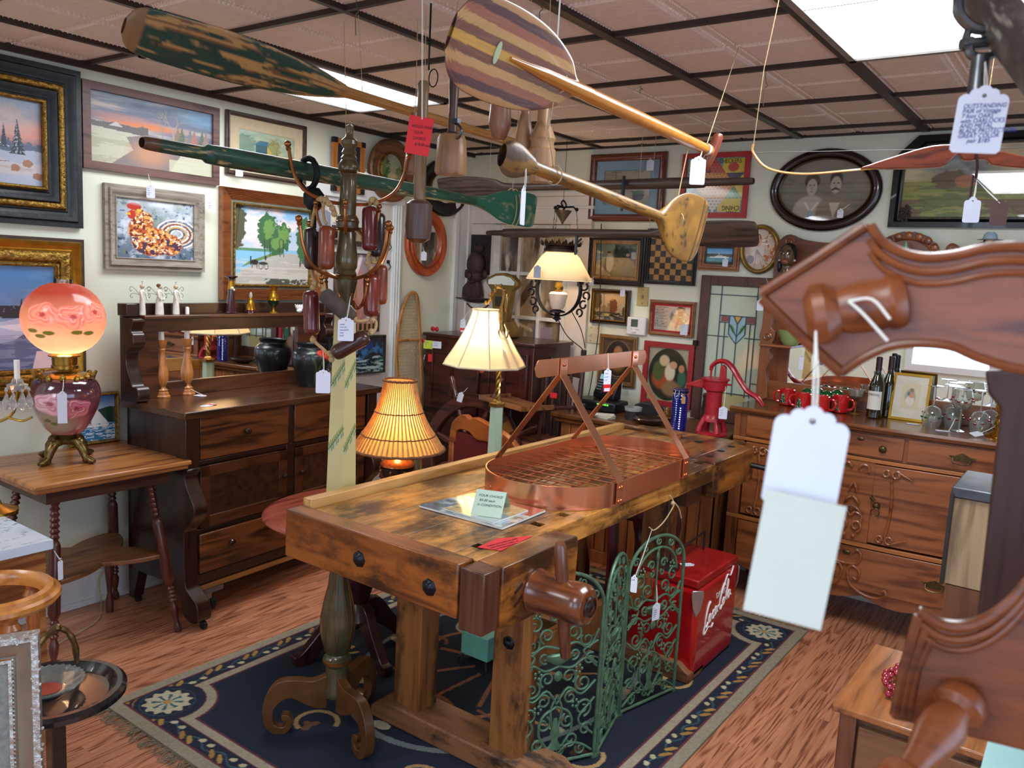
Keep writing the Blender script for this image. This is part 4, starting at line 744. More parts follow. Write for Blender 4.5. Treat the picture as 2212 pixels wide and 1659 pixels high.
def knob(p, c, r=.017, mat=None, ax='y', sg=-1):
    b = B(); pr = [(r*.4, 0), (r*.38, .008), (r*.9, .013), (r, .02), (r*.75, .028), (r*.05, .031)]
    b.m = Matrix.Translation(c) @ (Matrix.Rotation(R(90), 4, 'X') if ax == 'y' else Matrix.Rotation(R(90), 4, 'Y')); b.lathe(pr, n=18); b.obj('knob', mat or KNOB, p)
def drawer(p, x0, x1, z0, z1, y, mat, th=.02, nm='drawer', bev=.003): return B().box(x0, x1, y, y+th, z0, z1).obj(nm, mat, p, bevel=bev)
OKQ = wood('2c1409', '74411c', 'x', 1.1, .34, .35, ring=.7)
d = drawer(LS, .10, .605, .74, ZT-.036, .03, OKQ); knob(d, (.345, .03, .84)); d = drawer(LS, .645, 1.15, .74, ZT-.036, .03, OKQ); knob(d, (.90, .03, .84))
d = drawer(LS, .10, 1.15, .22, .40, .03, OKQ); knob(d, (.26, .03, .33)); knob(d, (.98, .03, .33))
for x0, x1, kx in ((.10, .598, .57), (.652, 1.15, .68)):
    b = B(); b.box(x0, x1, .036, .05, .43, .71); b.box(x0, x0+.05, .028, .045, .43, .71); b.box(x1-.05, x1, .028, .045, .43, .71); b.box(x0, x1, .028, .045, .43, .48); b.box(x0, x1, .028, .045, .66, .71)
    d = b.obj('door', wood('281309', '572f17', 'x', 1, .35), LS, bevel=.002); B().box(x0+.05, x1-.05, .034, .04, .48, .66).obj('panel', wood('22120b', '44291a', 'y', .7, .3), d); knob(d, (kx, .028, .585), .014)
for x0 in (.02, 1.16):   # S-curved front pilasters and feet
    o = [(.09, .715), (.02, .715), (.012, .70), (.03, .68), (.02, .64), (-.005, .60), (-.03, .56), (-.035, .52), (-.01, .48), (.03, .44), (.035, .40), (.03, .20), (.0, .16), (-.05, .12), (-.06, .06), (-.045, .035), (.0, .03), (.05, .06), (.06, .12), (.09, .17)]
    B().prism(spl([(a, b_) for a, b_ in o], 3), x0, x0+.07, 'yz').obj('pilaster', OKV, LS, bevel=.003)
    B().box(x0, x0+.07, .02, .09, .715, ZT-.033).obj('stile_block', OKV, LS, bevel=.002)
for x0 in (.03, 1.17): B().prism([(.38, .17), (.455, .17), (.455, .03), (.42, .03)], x0, x0+.05, 'yz').obj('rear_foot', OKD, LS)
for x, y in ((.06, -.045), (.06, .43), (1.19, -.045), (1.19, .43)):
    b = B(); b.m = Matrix.Translation((x, y, .018)); b.lathe([(.018, -.008), (.018, .008)], n=16, axis='x'); b.obj('caster', plain('1c1a1a', .4), LS)
B().box(.12, 1.1, .06, .2, .125, .15).obj('support_rail', wood('8a5a2a', 'c08a4a', 'x', 1), LS)
b = B(); b.box(.16, .20, .08, .14, .05, .125); dl = B(); c_ = B().box(.12, .24, .05, .16, .105, .126).obj('dolly_pad', plain('6d6864', .9), LS); cw = B(); cw.lathe([(.035, -.012), (.035, .012)], (.2, .1, .037), 18, 'x'); cw.obj('dolly_wheel', plain('151515', .5), LS); b.obj('dolly_fork', plain('9a9484', .4, .5), LS)
# mirror gallery
b = B(); b.box(.0, 1.19, .425, .455, ZT, 1.40); b.obj('gallery_back', OKD, LS, bevel=.002)
b = B(); b.box(.05, 1.15, .40, .43, ZT, 1.035); b.box(.05, 1.15, .39, .43, 1.272, 1.333); b.box(.05, .155, .40, .43, 1.03, 1.28); b.box(1.0, 1.15, .40, .43, 1.03, 1.28); b.obj('mirror_surround', OK_, LS, bevel=.002)
mm, nt, bb, N, K = newmat('mirror'); bb.inputs['Metallic'].default_value = 1; bb.inputs['Roughness'].default_value = .01; bb.inputs['Base Color'].default_value = (.88, .9, .92, 1); MIRROR = mm
B().box(.155, 1.0, .412, .416, 1.035, 1.272).obj('mirror', MIRROR, LS)
B().box(.05, 1.16, .345, .44, 1.333, 1.350).obj('shelf', OK_, LS, bevel=.004)
for x0 in (-.01, 1.155):
    o = [(.44, ZT), (.335, ZT), (.31, ZT+.02), (.31, ZT+.055), (.33, ZT+.075), (.35, ZT+.07), (.375, ZT+.12), (.395, ZT+.17), (.39, ZT+.22), (.365, ZT+.235), (.34, ZT+.26), (.345, ZT+.30), (.36, ZT+.32), (.345, ZT+.37), (.44, ZT+.375)]
    B().prism(spl(o, 4), x0, x0+.06, 'yz').obj('scroll_bracket', OKV, LS, bevel=.003)
b = B(); b.box(-.014, .04, .38, .45, 1.345, 1.40); b.obj('corner_block', OKV, LS, bevel=.003); b = B(); b.box(1.15, 1.215, .35, .45, 1.345, 1.40); b.obj('corner_block', OKV, LS, bevel=.003)
# things on the sideboard
ORW = wood('8a4a1e', 'c07c3c', 'z', 1.5, .35, .2); WAX = plain('e9e0d6', .5, var=.02)
def candlestick(x, y, lab):
    t = thing('candlestick', lab, 'candlestick', (x, y, ZT), group=None)
    pr = [(.036, 0), (.037, .006), (.03, .012), (.029, .022), (.024, .026), (.026, .034), (.016, .042), (.014, .05), (.022, .065), (.028, .09), (.027, .115), (.019, .155), (.014, .19), (.012, .215), (.016, .222), (.012, .23), (.018, .238), (.022, .255), (.025, .268), (.016, .268), (.014, .26)]
    B().lathe(pr, n=24).obj('stick', ORW, t)
    c = thing('candle', lab.split()[0]+' cream taper candle, standing in a wooden stick on the dark sideboard', 'candle', (x, y, ZT+.262))
    B().lathe([(.0105, 0), (.009, .15), (.006, .156), (.001, .157)], n=16).obj('wax', WAX, c); B().tube([(0, 0, .155), (.001, 0, .163)], .0008, 5).obj('wick', plain('3a3430', .8), c)
candlestick(-3.52, 2.10, 'left orange wood candlestick on the dark sideboard'); candlestick(-3.53, 2.235, 'right orange wood candlestick on the dark sideboard')
loc = (-3.46, 2.26, ZT+.0006); price_tag(loc, (0, 0, 1), 'white tag lying at the foot of the right candlestick', None, up_=(1, .3, 0), string=(-3.51, 2.235, ZT+.03))
loc = (-3.2, 2.12, ZT+.0008); price_tag(loc, (0, 0, 1), 'white and red tag lying on the front edge of the dark sideboard', None, up_=(.3, -1, 0), sale=1)
def angel(x, y, lab, pose, skirt):
    t = thing('figurine', lab, 'figurine', (x, y, 1.3505), rz=R(0)); t.rotation_euler = (0, 0, R(20)); wb = plain('d9d4c6', .7, var=.15, scale=50)
    B().lathe([(skirt, 0), (skirt*.95, .02), (skirt*.8, .06), (.011, .085), (.014, .105), (.007, .113), (.005, .116)], n=16, sx=.8).obj('dress', wb, t)
    B().sph((.0, pose*.004, .126), .0105, n=12).obj('head', plain('c9b094', .7), t); 
    if pose: B().sph((-.003, .0, .131), .011, (1, 1, .8), n=12).obj('hair', plain('6a4526', .8), t)
    for s in (-1, 1): 
        b = B(); b.tube([(.004, s*.012, .103), (.012, s*.017, .08), (.016, s*.006*(1 if pose else 2.4), .066)], [.0055, .0045, .004], 8); b.obj('arm', wb, t)
        b = B(); wire = [( -.008, s*.008, .09), (-.01, s*.03, .112), (-.01, s*.055, .125), (-.01, s*.066, .115), (-.01, s*.058, .105), (-.01, s*.052, .112)]; b.tube(spl(wire, 4), .0009, 5); wire = [(-.008, s*.008, .088), (-.01, s*.035, .095), (-.01, s*.058, .092), (-.01, s*.062, .08), (-.01, s*.052, .076), (-.01, s*.05, .084)]; b.tube(spl(wire, 4), .0009, 5); b.obj('wing', plain('3b3a38', .4, .8), t)
    if not pose: b = B(); b.tube([(0, 0, .135), (0, 0, .148)], .0008, 5); b.tube([(0, -.008, .148), (0, .008, .148)], .0008, 5); b.obj('halo', plain('3b3a38', .4, .8), t)
angel(-3.5, 1.995, 'white angel figurine farthest left on the sideboard shelf', 0, .016); angel(-3.505, 2.08, 'white angel figurine with brown hair, middle of the three', 1, .022); angel(-3.51, 2.165, 'white angel figurine right of the brown haired one', 0, .018)
t = thing('bud_vase', 'tall dark red vase with gold neck on the sideboard shelf', 'vase', (-3.53, 2.475, 1.3505))
RUBY = plain('3a0f1c', .08, coat=1, var=.05); GLD = plain('c9952f', .22, .9, var=.1)
B().lathe([(.030, 0), (.031, .004), (.026, .008), (.017, .09), (.016, .12)], n=24).obj('body', RUBY, t); B().lathe([(.0165, .12), (.0125, .16)], n=24).obj('gilt_neck', GLD, t); B().lathe([(.0125, .16), (.013, .168), (.032, .182), (.032, .185), (.012, .172)], n=24).obj('rim', RUBY, t)
b = B(); b.sph((.017, -.006, .125), .008, n=8); b.sph((.018, .003, .117), .006, n=8); b.obj('flower_relief', plain('e4dcc8', .5), t)
t = thing('perfume_bottle', 'small red and gold bottle beside the dark red vase', 'bottle', (-3.53, 2.59, 1.3505))
B().lathe([(.030, 0), (.029, .01), (.02, .04), (.012, .062), (.007, .07), (.007, .078)], n=20).obj('body', GLD, t); B().lathe([(.0305, .001), (.0296, .012), (.024, .022)], n=20, cap=False).obj('ruby_band', RUBY, t); B().lathe([(.006, .078), (.008, .082), (.009, .092), (.005, .104), (.001, .107)], n=12).obj('stopper', plain('e6e2da', .1, trans=.6), t)
t = thing('goblet_vase', 'green and gold footed vase on the sideboard shelf', 'vase', (-3.53, 2.73, 1.3505))
B().lathe([(.026, 0), (.025, .003), (.008, .01), (.006, .022), (.009, .03)], n=24).obj('foot', GLD, t); B().lathe([(.009, .03), (.024, .045), (.030, .066)], n=24, cap=False).obj('green_bowl', plain('0f2a18', .1, coat=1), t); B().lathe([(.030, .066), (.026, .09), (.013, .108), (.013, .115), (.024, .14), (.022, .14)], n=24, cap=False).obj('gilt_upper', GLD, t)
t = thing('shell_ornament', 'small white china ornament at the right of the sideboard shelf', 'ornament', (-3.53, 2.90, 1.3505))
b = B(); b.sph((0, 0, .012), .012, (1, 1.6, 1), 10); b.obj('base', plain('e6e4e0', .25), t)
for k in range(5): b = B(); b.tube([(0, (k-2)*.004, .015), (.002, (k-2)*.012, .035), (.004, (k-2)*.016, .045)], [.006, .007, .002], 8); b.obj('petal', plain('e6e4e0', .25), t)
# black relief jar
t = thing('ginger_jar', 'black pottery jar with a painted red poppy on the sideboard', 'jar', (-3.43, 2.90, ZT))
def jarp(c):
    c.c[:] = lin('14181c'); c.mix((c.n(20, 3)-.5)*.8, '222a30'); 
    for x, y in ((.04, .62), (.0, .55), (.99, .6), (.06, .52)): c.mix(c.ell(x, y, .045, .07, .3), 'c23a2a'); c.mix(c.ell(x+.01, y+.02, .012, .02, .4), '3a1010')
    for pts in ([(.93, .1), (.94, .35), (.9, .5)], [(.97, .1), (.96, .3), (.99, .42)], [(.88, .6), (.9, .7), (.92, .6), (.9, .55)]): c.mix(c.line(pts, .012, 3), '3a5a28')
prof = spl([(.055, 0), (.065, .02), (.085, .08), (.1, .14), (.094, .18), (.07, .205), (.074, .222), (.082, .228)], 5); prx = np.array([p[0] for p in prof]); prz = np.array([p[1] for p in prof]); ps = np.linspace(0, 1, len(prof))
canvas('body', jarp, lambda u, v: (np.interp(v, ps, prx)*np.cos(u*2*pi), np.interp(v, ps, prx)*np.sin(u*2*pi), np.interp(v, ps, prz)), 120, 60, paintmat(.35, .3), t)
b = B(); b.lathe([(.054, 0), (.055, .002)], n=32); b.lathe([(.075, .222), (.062, .222), (.06, .16), (.01, .12)], n=32, cap=False); b.obj('inside', plain('0c0e10', .6), t)
# ================= parlour table with the rose lamp
PT = thing('parlour_table', 'square oak parlour table with spiral legs in front of the left wall', 'table', (-3.375, 1.665, 0))
OKH = wood('6d3a1c', 'b5783f', 'y', .8, .3, .3, ring=.7)
b = B(); b.box(-.275, .275, -.32, .32, .736, .757); b.obj('top', OKH, PT, bevel=.006)
b = B(); b.box(-.265, .265, -.31, .31, .718, .737); b.obj('moulding', wood('6d3a1c', 'a06230', 'y', 1.2), PT, bevel=.005); b = B(); b.box(-.21, .21, -.25, .25, .66, .72); b.obj('apron', wood('2a140e', '4a281a', 'y', 1), PT)
LEGM = wood('2e120e', '5c2a20', 'z', 1.4, .3)
for sx in (-1, 1):
    for sy in (-1, 1):
        lg = B(); top = Vector((sx*.15, sy*.19, .70)); bot = Vector((sx*.262, sy*.262, .0)); ax = bot-top; L = ax.length
        lg.m = Matrix.Translation(top) @ ax.to_track_quat('Z', 'Y').to_matrix().to_4x4()
        pr = [(.014, 0), (.012, .02), (.018, .035)]
        for k in range(7): z = .045+k*.022; pr += [(.012, z), (.019, z+.011), (.012, z+.021)]
        pr += [(.017, .205), (.022, .22), (.023, .48), (.017, .495)]
        for k in range(4): z = .505+k*.018; pr += [(.012, z), (.018, z+.009), (.012, z+.017)]
        pr += [(.012, .582), (.018, .60), (.016, .63), (.009, .66), (.012, .675), (.017, .69), (.015, L-.004), (.008, L)]
        lg.lathe(pr, n=14); lg.obj('leg', LEGM, PT)
def scal(n=48):
    o = []
    for i in range(n):
        a = 2*pi*i/n; c_, s_ = cos(a), sin(a); r = 1/max(abs(c_), abs(s_)); k = abs(sin(2*a)); r = r*(.62+.38*k**1.2); o.append((.215*r*c_, .235*r*s_))
    return o
B().prism(scal(), .33, .35, 'xy').obj('lower_shelf', wood('54301a', '8a5a34', 'y', .9), PT, bevel=.004)
for sx, sy in ((1, 1),): 
    b = B(); b.lathe([(.012, .33), (.018, .31), (.010, .27), (.019, .24), (.02, .2), (.012, .12), (.01, .09), (.017, .06), (.016, .0)][::-1], (-.14, .17, 0), 12); b.obj('turned_support', LEGM, PT)
# lamp
GW = thing('oil_lamp', 'glowing rose painted globe lamp with brass feet on the parlour table', 'lamp', (-3.42, 1.615, .757))
BRASS = plain('a3813a', .25, .9, var=.25, scale=40); BRASSD = plain('6d5a34', .3, .85, var=.35, scale=50)
def rose(c, x, y, r, asp, seed, c1='c94a5c', c2='f0b0b4'):
    dx = (c.u-x)*asp; dx = np.where(dx > asp/2, dx-asp, np.where(dx < -asp/2, dx+asp, dx)); dy = (c.v-y)*1.05; a = np.arctan2(dy, dx); d = np.hypot(dx, dy)/(r*(1+.09*np.sin(a*5+seed)))
    m = np.clip((1-d)*12, 0, 1); c.mix(m, c2); p = np.sin(a*2+d*8.5+1.6*np.sin(a*3+seed)+seed); c.mix(m*np.clip(.45+.55*p, 0, 1)*.85, c1); c.mix(m*np.clip(p*6-4.6, 0, 1)*.6, 'fae0dc'); c.mix(np.clip((.26-d)*8, 0, 1)*m*.8, '8c2436'); c.mix(m*np.clip(d*2-1.2, 0, 1)*.4, c2)
def leaf(c, x, y, r, asp, rot): c.mix(c.ell(x, y, r/asp, r*.5, .2, rot=rot), '5a6a34')
def globep(c):
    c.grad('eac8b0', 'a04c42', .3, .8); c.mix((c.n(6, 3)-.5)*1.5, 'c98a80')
    for x0 in (0, .5):
        for x, y, s in ((.15, .55, 1), (.265, .53, 3), (.36, .58, 6)): rose(c, (x+x0+.70) % 1, y, .14, 2, s, 'd0505c', 'f2a8a0')
        for x, y, rt_ in ((.10, .37, 20), (.17, .35, -30), (.28, .36, 60), (.33, .35, 10), (.13, .31, 0)): leaf(c, (x+x0+.70) % 1, y, .05, 2, rt_)
def glowmat(c_key, tr=.6):
    m = paintmat(.2, .6).copy(); m.name = 'painted_glass_'+c_key; nt = m.node_tree; b = nt.nodes['Principled BSDF']; out = nt.nodes['Material Output']; at = [n for n in nt.nodes if n.type == 'ATTRIBUTE'][0]
    tl = nt.nodes.new('ShaderNodeBsdfTranslucent'); nt.links.new(at.outputs['Color'], tl.inputs[0]); mx = nt.nodes.new('ShaderNodeMixShader'); mx.inputs[0].default_value = tr; nt.links.new(b.outputs[0], mx.inputs[1]); nt.links.new(tl.outputs[0], mx.inputs[2]); nt.links.new(mx.outputs[0], out.inputs[0]); return m
GLOW = glowmat('globe', .5)
gr = .155; gz = .588
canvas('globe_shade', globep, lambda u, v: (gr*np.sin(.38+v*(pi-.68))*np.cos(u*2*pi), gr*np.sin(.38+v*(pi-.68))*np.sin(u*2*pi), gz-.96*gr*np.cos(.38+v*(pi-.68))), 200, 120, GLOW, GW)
B().lathe([(.035, .70), (.034, .745)], n=24, cap=False).obj('chimney', glassmat('ffffff', .05, .85), GW)
B().lathe([(.06, .435), (.06, .44), (.048, .442), (.046, .40), (.05, .398), (.05, .385), (.04, .382)][::-1], n=28).obj('burner', BRASS, GW)
b = B(); b.lathe([(.05, .372), (.085, .365), (.098, .352), (.092, .348), (.05, .352)][::-1], n=28)
for k in range(12): a = 2*pi*k/12; b.sph((.1*cos(a), .1*sin(a), .352+.006*(k % 2)), .013, (1, 1, 1.2), 8)
for k in range(3): a = 2*pi*k/3+.6; b.tube([(.09*cos(a), .09*sin(a), .355), (.12*cos(a), .12*sin(a), .365), (.13*cos(a), .13*sin(a), .382)], [.008, .01, .006], 8)
b.obj('crown_collar', BRASS, GW)
def bodyp(c):
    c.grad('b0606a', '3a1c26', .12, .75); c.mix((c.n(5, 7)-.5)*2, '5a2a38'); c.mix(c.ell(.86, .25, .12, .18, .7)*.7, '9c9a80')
    rose(c, .86, .52, .16, 1.7, 2, 'b03050', 'e8b8c4'); rose(c, .98, .45, .13, 1.7, 5, 'b02a44', 'd98090'); rose(c, .40, .5, .16, 1.7, 4, 'b03050', 'e8b8c4'); rose(c, .66, .55, .1, 1.7, 7, '5a1c2c', '7a3444')
    for x, y, r_ in ((.82, .3, 10), (.86, .27, -20), (.9, .3, 40), (.36, .3, 0), (.45, .28, 60)): leaf(c, x, y, .04, 1.7, r_)
prof2 = spl([(.055, .115), (.085, .15), (.118, .22), (.132, .28), (.118, .33), (.085, .36)], 6); p2x = np.array([p[0] for p in prof2]); p2z = np.array([p[1] for p in prof2]); p2s = np.linspace(0, 1, len(prof2))
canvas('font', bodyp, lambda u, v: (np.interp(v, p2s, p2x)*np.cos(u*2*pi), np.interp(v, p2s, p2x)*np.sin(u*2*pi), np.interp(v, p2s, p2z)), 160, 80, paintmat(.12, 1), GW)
B().lathe([(.04, .075), (.045, .085), (.035, .095), (.05, .108), (.058, .118)], n=28).obj('base_cup', BRASSD, GW)
for k in range(4):
    a = 2*pi*k/4+.35; b = B(); c_, s_ = cos(a), sin(a); b.tube([(.03*c_, .03*s_, .085), (.06*c_, .06*s_, .085), (.085*c_, .085*s_, .055), (.095*c_, .095*s_, .025), (.125*c_, .125*s_, .012), (.14*c_, .14*s_, .012)], [.018, .022, .02, .014, .014, .008], 10)
    b.sph((.07*c_, .07*s_, .082), .019, n=10); b.sph((.10*c_, .10*s_, .016), .016, n=10); b.obj('foot', BRASSD, GW)
point('lamp_bulb_glow', (-3.42, 1.615, .757+.47), 1.9, (1, .62, .35), .03)
loc = (-3.30, 1.545, 1.035); o_ = price_tag(loc, (.95, -.45, 0), 'folded white tag hanging on the rose lamp body', None, w=.034, h=.06, string=(-3.325, 1.565, 1.115)); 
b = B(); b.m = facing((-3.30, 1.545, .972), (.95, -.45, 0)); b.box(-.017, .017, -.033, .033, -.0004, .0004); b.obj('folded_half', TAGW, o_)
# crystal candelabrum at the left picture edge
t = thing('candelabrum', 'brass and crystal candle arm with glass drops at the left edge', 'candelabrum', (-3.06, 1.20, .70))
t2 = B(); t2.tube([(0, 0, .0), (0, 0, .43)], .012, 10); t2.lathe([(.07, 0), (.07, .01), (.02, .03), (.012, .05)], n=20); t2.obj('stem', BRASS, t)
b = B(); b.lathe([(.004, .43), (.03, .44), (.034, .455), (.02, .46), (.016, .475), (.001, .476)], (.065, .055, 0), 12); b.obj('bobeche', plain('d8d2c8', .05, trans=.8), t)
b = B(); b.lathe([(.009, .47), (.009, .54)], (.065, .055, 0), 12); b.obj('candle_sleeve', WAX, t)
b = B(); b.tube(spl([(0, 0, .32), (.03, .02, .33), (.055, .045, .36), (.065, .055, .43)], 4), .005, 8); b.tube(spl([(.04, .03, .34), (.08, .06, .33), (.11, .08, .345)], 4), .004, 8); b.obj('arm', BRASS, t)
for k in range(8):
    a = k*pi/4; r_ = .036; b = B(); x, y = .065+r_*cos(a), .055+r_*sin(a); b.lathe([(.001, .445), (.006, .437), (.001, .43), (.004, .42), (.014, .395), (.012, .382), (.001, .368)][::-1], (x, y, 0), 8); b.obj('crystal_drop', plain('e8e6e2', .03, trans=.85, var=.02), t)
# ================= marble topped stand and ring stand at the lower left
t = thing('marble_stand', 'small oak stand with grey veined marble top at the left edge', 'stand', (-2.82, .95, 0))
def marb(c): c.c[:] = lin('c6d2de'); c.mix((c.n(5, 3, 6)-.5)*1.3, 'aebccb'); m = abs(c.n(6, 9, 6)-.5); c.mix((.018-m)*60, '5f7482'); m = abs(c.n(11, 5, 5)-.5); c.mix((.008-m)*60*(c.n(4, 2) > .5), '4c6a72')
canvas('marble_top', marb, lambda u, v: (-.18+u*.36, -.35+v*.60, .7005+0*u), 80, 120, paintmat(.15, .4), t); B().box(-.18, .18, -.35, .25, .67, .70).obj('slab', plain('c3cfdb', .2, var=.08), t, bevel=.003)
b = B(); b.box(-.165, .165, -.33, .232, .54, .67); b.box(-.13, .13, -.3, .2, .46, .54); b.obj('case', OKH, t, bevel=.003)
for sx in (-.14, .14):
    for sy in (-.31, .21): B().box(sx-.02, sx+.02, sy-.02, sy+.02, 0, .54).obj('leg', OKH, t)
loc = (-2.632, 1.215, .60); price_tag(loc, (1, .2, 0), 'white tag hanging at the corner of the marble stand', None, w=.018, h=.07, string=(-2.64, 1.2, .665))
t = thing('ring_stand', 'open orange wood ring stand at the lower left', 'stand', (-2.44, .94, 0)); ORG = wood('9a5a20', 'd08a42', 'x', .8, .25, .5)
b = B(); pr = [(.125, .63), (.135, .625), (.165, .63), (.172, .64), (.17, .652), (.158, .656), (.152, .668), (.138, .672), (.13, .664), (.125, .65), (.125, .63)]; b.lathe(pr, n=48, cap=False); b.obj('ring', ORG, t)
for k in range(3):
    a = 2*pi*k/3-.1; x, y = .145*cos(a), .145*sin(a); b = B(); b.lathe([(.012, 0), (.02, .03), (.014, .06), (.018, .1), (.02, .3), (.016, .32), (.02, .34), (.018, .36), (.017, .5), (.02, .52), (.016, .54), (.024, .57), (.028, .6), (.018, .615), (.02, .632)], (x, y, 0), 16); b.obj('leg', wood('7a3e1c', 'a8622e', 'z', 1.2, .3), t)
b = B(); b.lathe([(.11, .3), (.13, .305), (.13, .32), (.11, .325)], n=32); b.obj('lower_shelf', wood('5a2e16', '8a5028', 'x', 1), t)
# smoking stand with dish
t = thing('smoking_stand', 'round black pedestal stand holding a glass dish', 'stand', (-2.06, .93, 0)); BLK2 = plain('17161a', .18, coat=.6, var=.15)
b = B(); b.lathe([(.02, .475), (.11, .477), (.15, .482), (.168, .494), (.168, .506), (.158, .514), (.145, .514), (.132, .502), (.125, .496), (.001, .496)], n=48, sx=1, cap=False); b.obj('tray', BLK2, t)
b = B(); b.box(-.018, .018, -.018, .018, .02, .48); b.obj('column', BLK2, t, bevel=.002); b = B(); b.lathe([(.13, 0), (.13, .012), (.03, .03)], n=32); b.obj('base', BLK2, t)
b = B(); hp = spl([(-.08, -.12, .50), (-.06, -.10, .53), (-.075, -.06, .56), (-.09, -.03, .60), (-.10, .0, .585), (-.105, .03, .61), (-.11, .06, .62), (-.105, .085, .60), (-.10, .1, .56), (-.10, .105, .505)], 4); b.tube(hp, [.006+.003*abs(sin(i*.9)) for i in range(len(hp))], 8)
for k in (8, 16, 24): b.sph(hp[k], .012, n=8)
b.obj('handle', plain('6a5434', .35, .8, var=.3, scale=60), t)
t = thing('glass_dish', 'cut glass dish with scalloped rim on the black stand', 'dish', (-2.08, .92, .498)); b = B(); n = 64; v = []; 
for j, (r_, z_) in enumerate([(.045, .003), (.06, .01), (.082, .024), (.086, .03), (.084, .029), (.078, .026), (.056, .014), (.042, .008)]):
    for i in range(n): a = 2*pi*i/n; rr = r_*(1+.035*(i % 2)*(j > 1)*(j < 6)); v.append((rr*cos(a), rr*sin(a), z_+.003*(i % 2)*(j > 1)*(j < 6)))
b.add(v, [(j*n+i, j*n+(i+1) % n, (j+1)*n+(i+1) % n, (j+1)*n+i) for j in range(7) for i in range(n)]+[tuple(range(n))[::-1], tuple(7*n+i for i in range(n))]); b.obj('dish', plain('e6ebe6', .03, trans=.9, var=.02), t, sharp=20)
B().lathe([(.034, .0092), (.001, .0094)], n=24).obj('red_centre', plain('8c3a2c', .3), t)
# silver frame leaning at the bottom left
t = thing('picture_frame', 'ornate silver frame with grey mat leaning at the lower left corner', 'picture frame', (-1.64, .54, .25))
SIL = plain('b9b6ae', .3, .75, var=.2, scale=70, bump=.5); SIL2 = plain('8f8678', .28, .7, var=.12)
# built in a local x/z plane, facing -y, then turned to face the viewer
def fpath(w0): return [((-.16+w0, 0, .02+w0), (1, 0, 1), (0, -1, 0)), ((.16-w0, 0, .02+w0), (-1, 0, 1), (0, -1, 0)), ((.16-w0, 0, .62-w0), (-1, 0, -1), (0, -1, 0)), ((-.16+w0, 0, .62-w0), (1, 0, -1), (0, -1, 0))]
B().sweep([(0, 0), (0, .022), (.004, .03), (.016, .03), (.018, .024)], fpath(0)).obj('frame', SIL, t); B().sweep([(0, .024), (.012, .022), (.026, .010), (.03, .010)], fpath(.018)).obj('cove', SIL2, t)
bd = B()
for side_ in range(2):
    for k in range(60):
        z = .075+k*.0084; x = (.112 if side_ else -.112)
        bd.sph((x, -.012, z), .0032, n=6)
bd.obj('beading', SIL, t)
for k in range(1): pass
b = B(); 
for k in range(420): s_ = rng.random(); e_ = k % 4; x = (-.152 if e_ == 0 else .152) if e_ < 2 else -.15+.3*s_; z = (.03+.58*s_) if e_ < 2 else (.61 if e_ == 2 else .03); b.sph((x+rng.normal()*.003, -.029, z+rng.normal()*.003), .0035, (1, .8, 1), 6)
b.obj('leaf_relief', SIL, t); B().sweep([(0, .012), (.006, .012), (.006, .0)], fpath(.05)).obj('inner_lip', SIL, t)
B().box(-.105, .105, -.004, 0, .075, .565).obj('mat_board', plain('7d7f7a', .9, var=.2, scale=120), t); B().box(-.05, .05, -.006, -.003, .2, .42).obj('print', plain('5c7fd2', .4), t)
t.rotation_euler = (R(-9), 0, R(66))
# ================= workbench
BTOP = wood('6d3c14', 'd09244', 'y', .8, .3, .2, stain=1.15, stainc='2a1808', ring=.3, bump=.3); BSIDE = wood('4e230b', 'a05a20', 'x', .8, .3, .35, stain=.8, stainc='24120a', ring=.3, bump=.3); BLEG = wood('603415', '94602f', 'z', .9, .5, .1, stain=.6, stainc='2c180c', ring=.4, bump=.3)
BENY = wood('4e240b', 'a86826', 'y', .8, .3, .35, stain=1.1, stainc='24120a', ring=.3, bump=.3)
WB = thing('workbench', 'large old maple workbench with wooden vises and stained top', 'workbench', (-1.6, 2.7, 0), world=True); HB = .875
def slab_with_holes():
    # planked top: boards split around the square dog holes along the front
    b = B(); x0, x1, y0, y1 = -1.90, -1.256, 1.62, 3.80; hx0, hx1 = -1.342, -1.302
    for xa, xb in ((x0, -1.70), (-1.699, -1.53), (-1.529, hx0)): b.box(xa, xb, y0, y1, HB-.07, HB-.0005*(xa != x0))
    ys = [y0]; holes = [1.70, 1.98, 2.12, 2.26, 3.03, 3.17]
    for h in holes: b.box(hx0, hx1, ys[-1], h, HB-.07, HB); ys.append(h+.035)
    b.box(hx0, hx1, ys[-1], 3.21, HB-.07, HB); b.box(hx1, x1, y0, 3.21, HB-.07, HB)
    return b
slab_with_holes().obj('top', BTOP, WB, bevel=.002)
B().box(-1.341, -1.303, 1.63, 3.2, HB-.072, HB-.05).obj('hole_shade', plain('0c0806', .9), WB)  # near-black strip puts the shade inside the dog holes into colour
B().box(-1.938, -1.19-.07, 1.552, 1.618, HB-.14, HB+.006).obj('end_cap', BSIDE, WB, bevel=.004)
B().box(-1.942, -1.905, 1.622, 3.62, HB-.06, HB+.028).obj('back_rail', wood('a8733a', 'd6a565', 'y', 1, .35, .2), WB, bevel=.002)
B().box(-1.90, -1.60, 3.62, 3.64, HB-.02, HB+.012).obj('far_stop', BSIDE, WB)
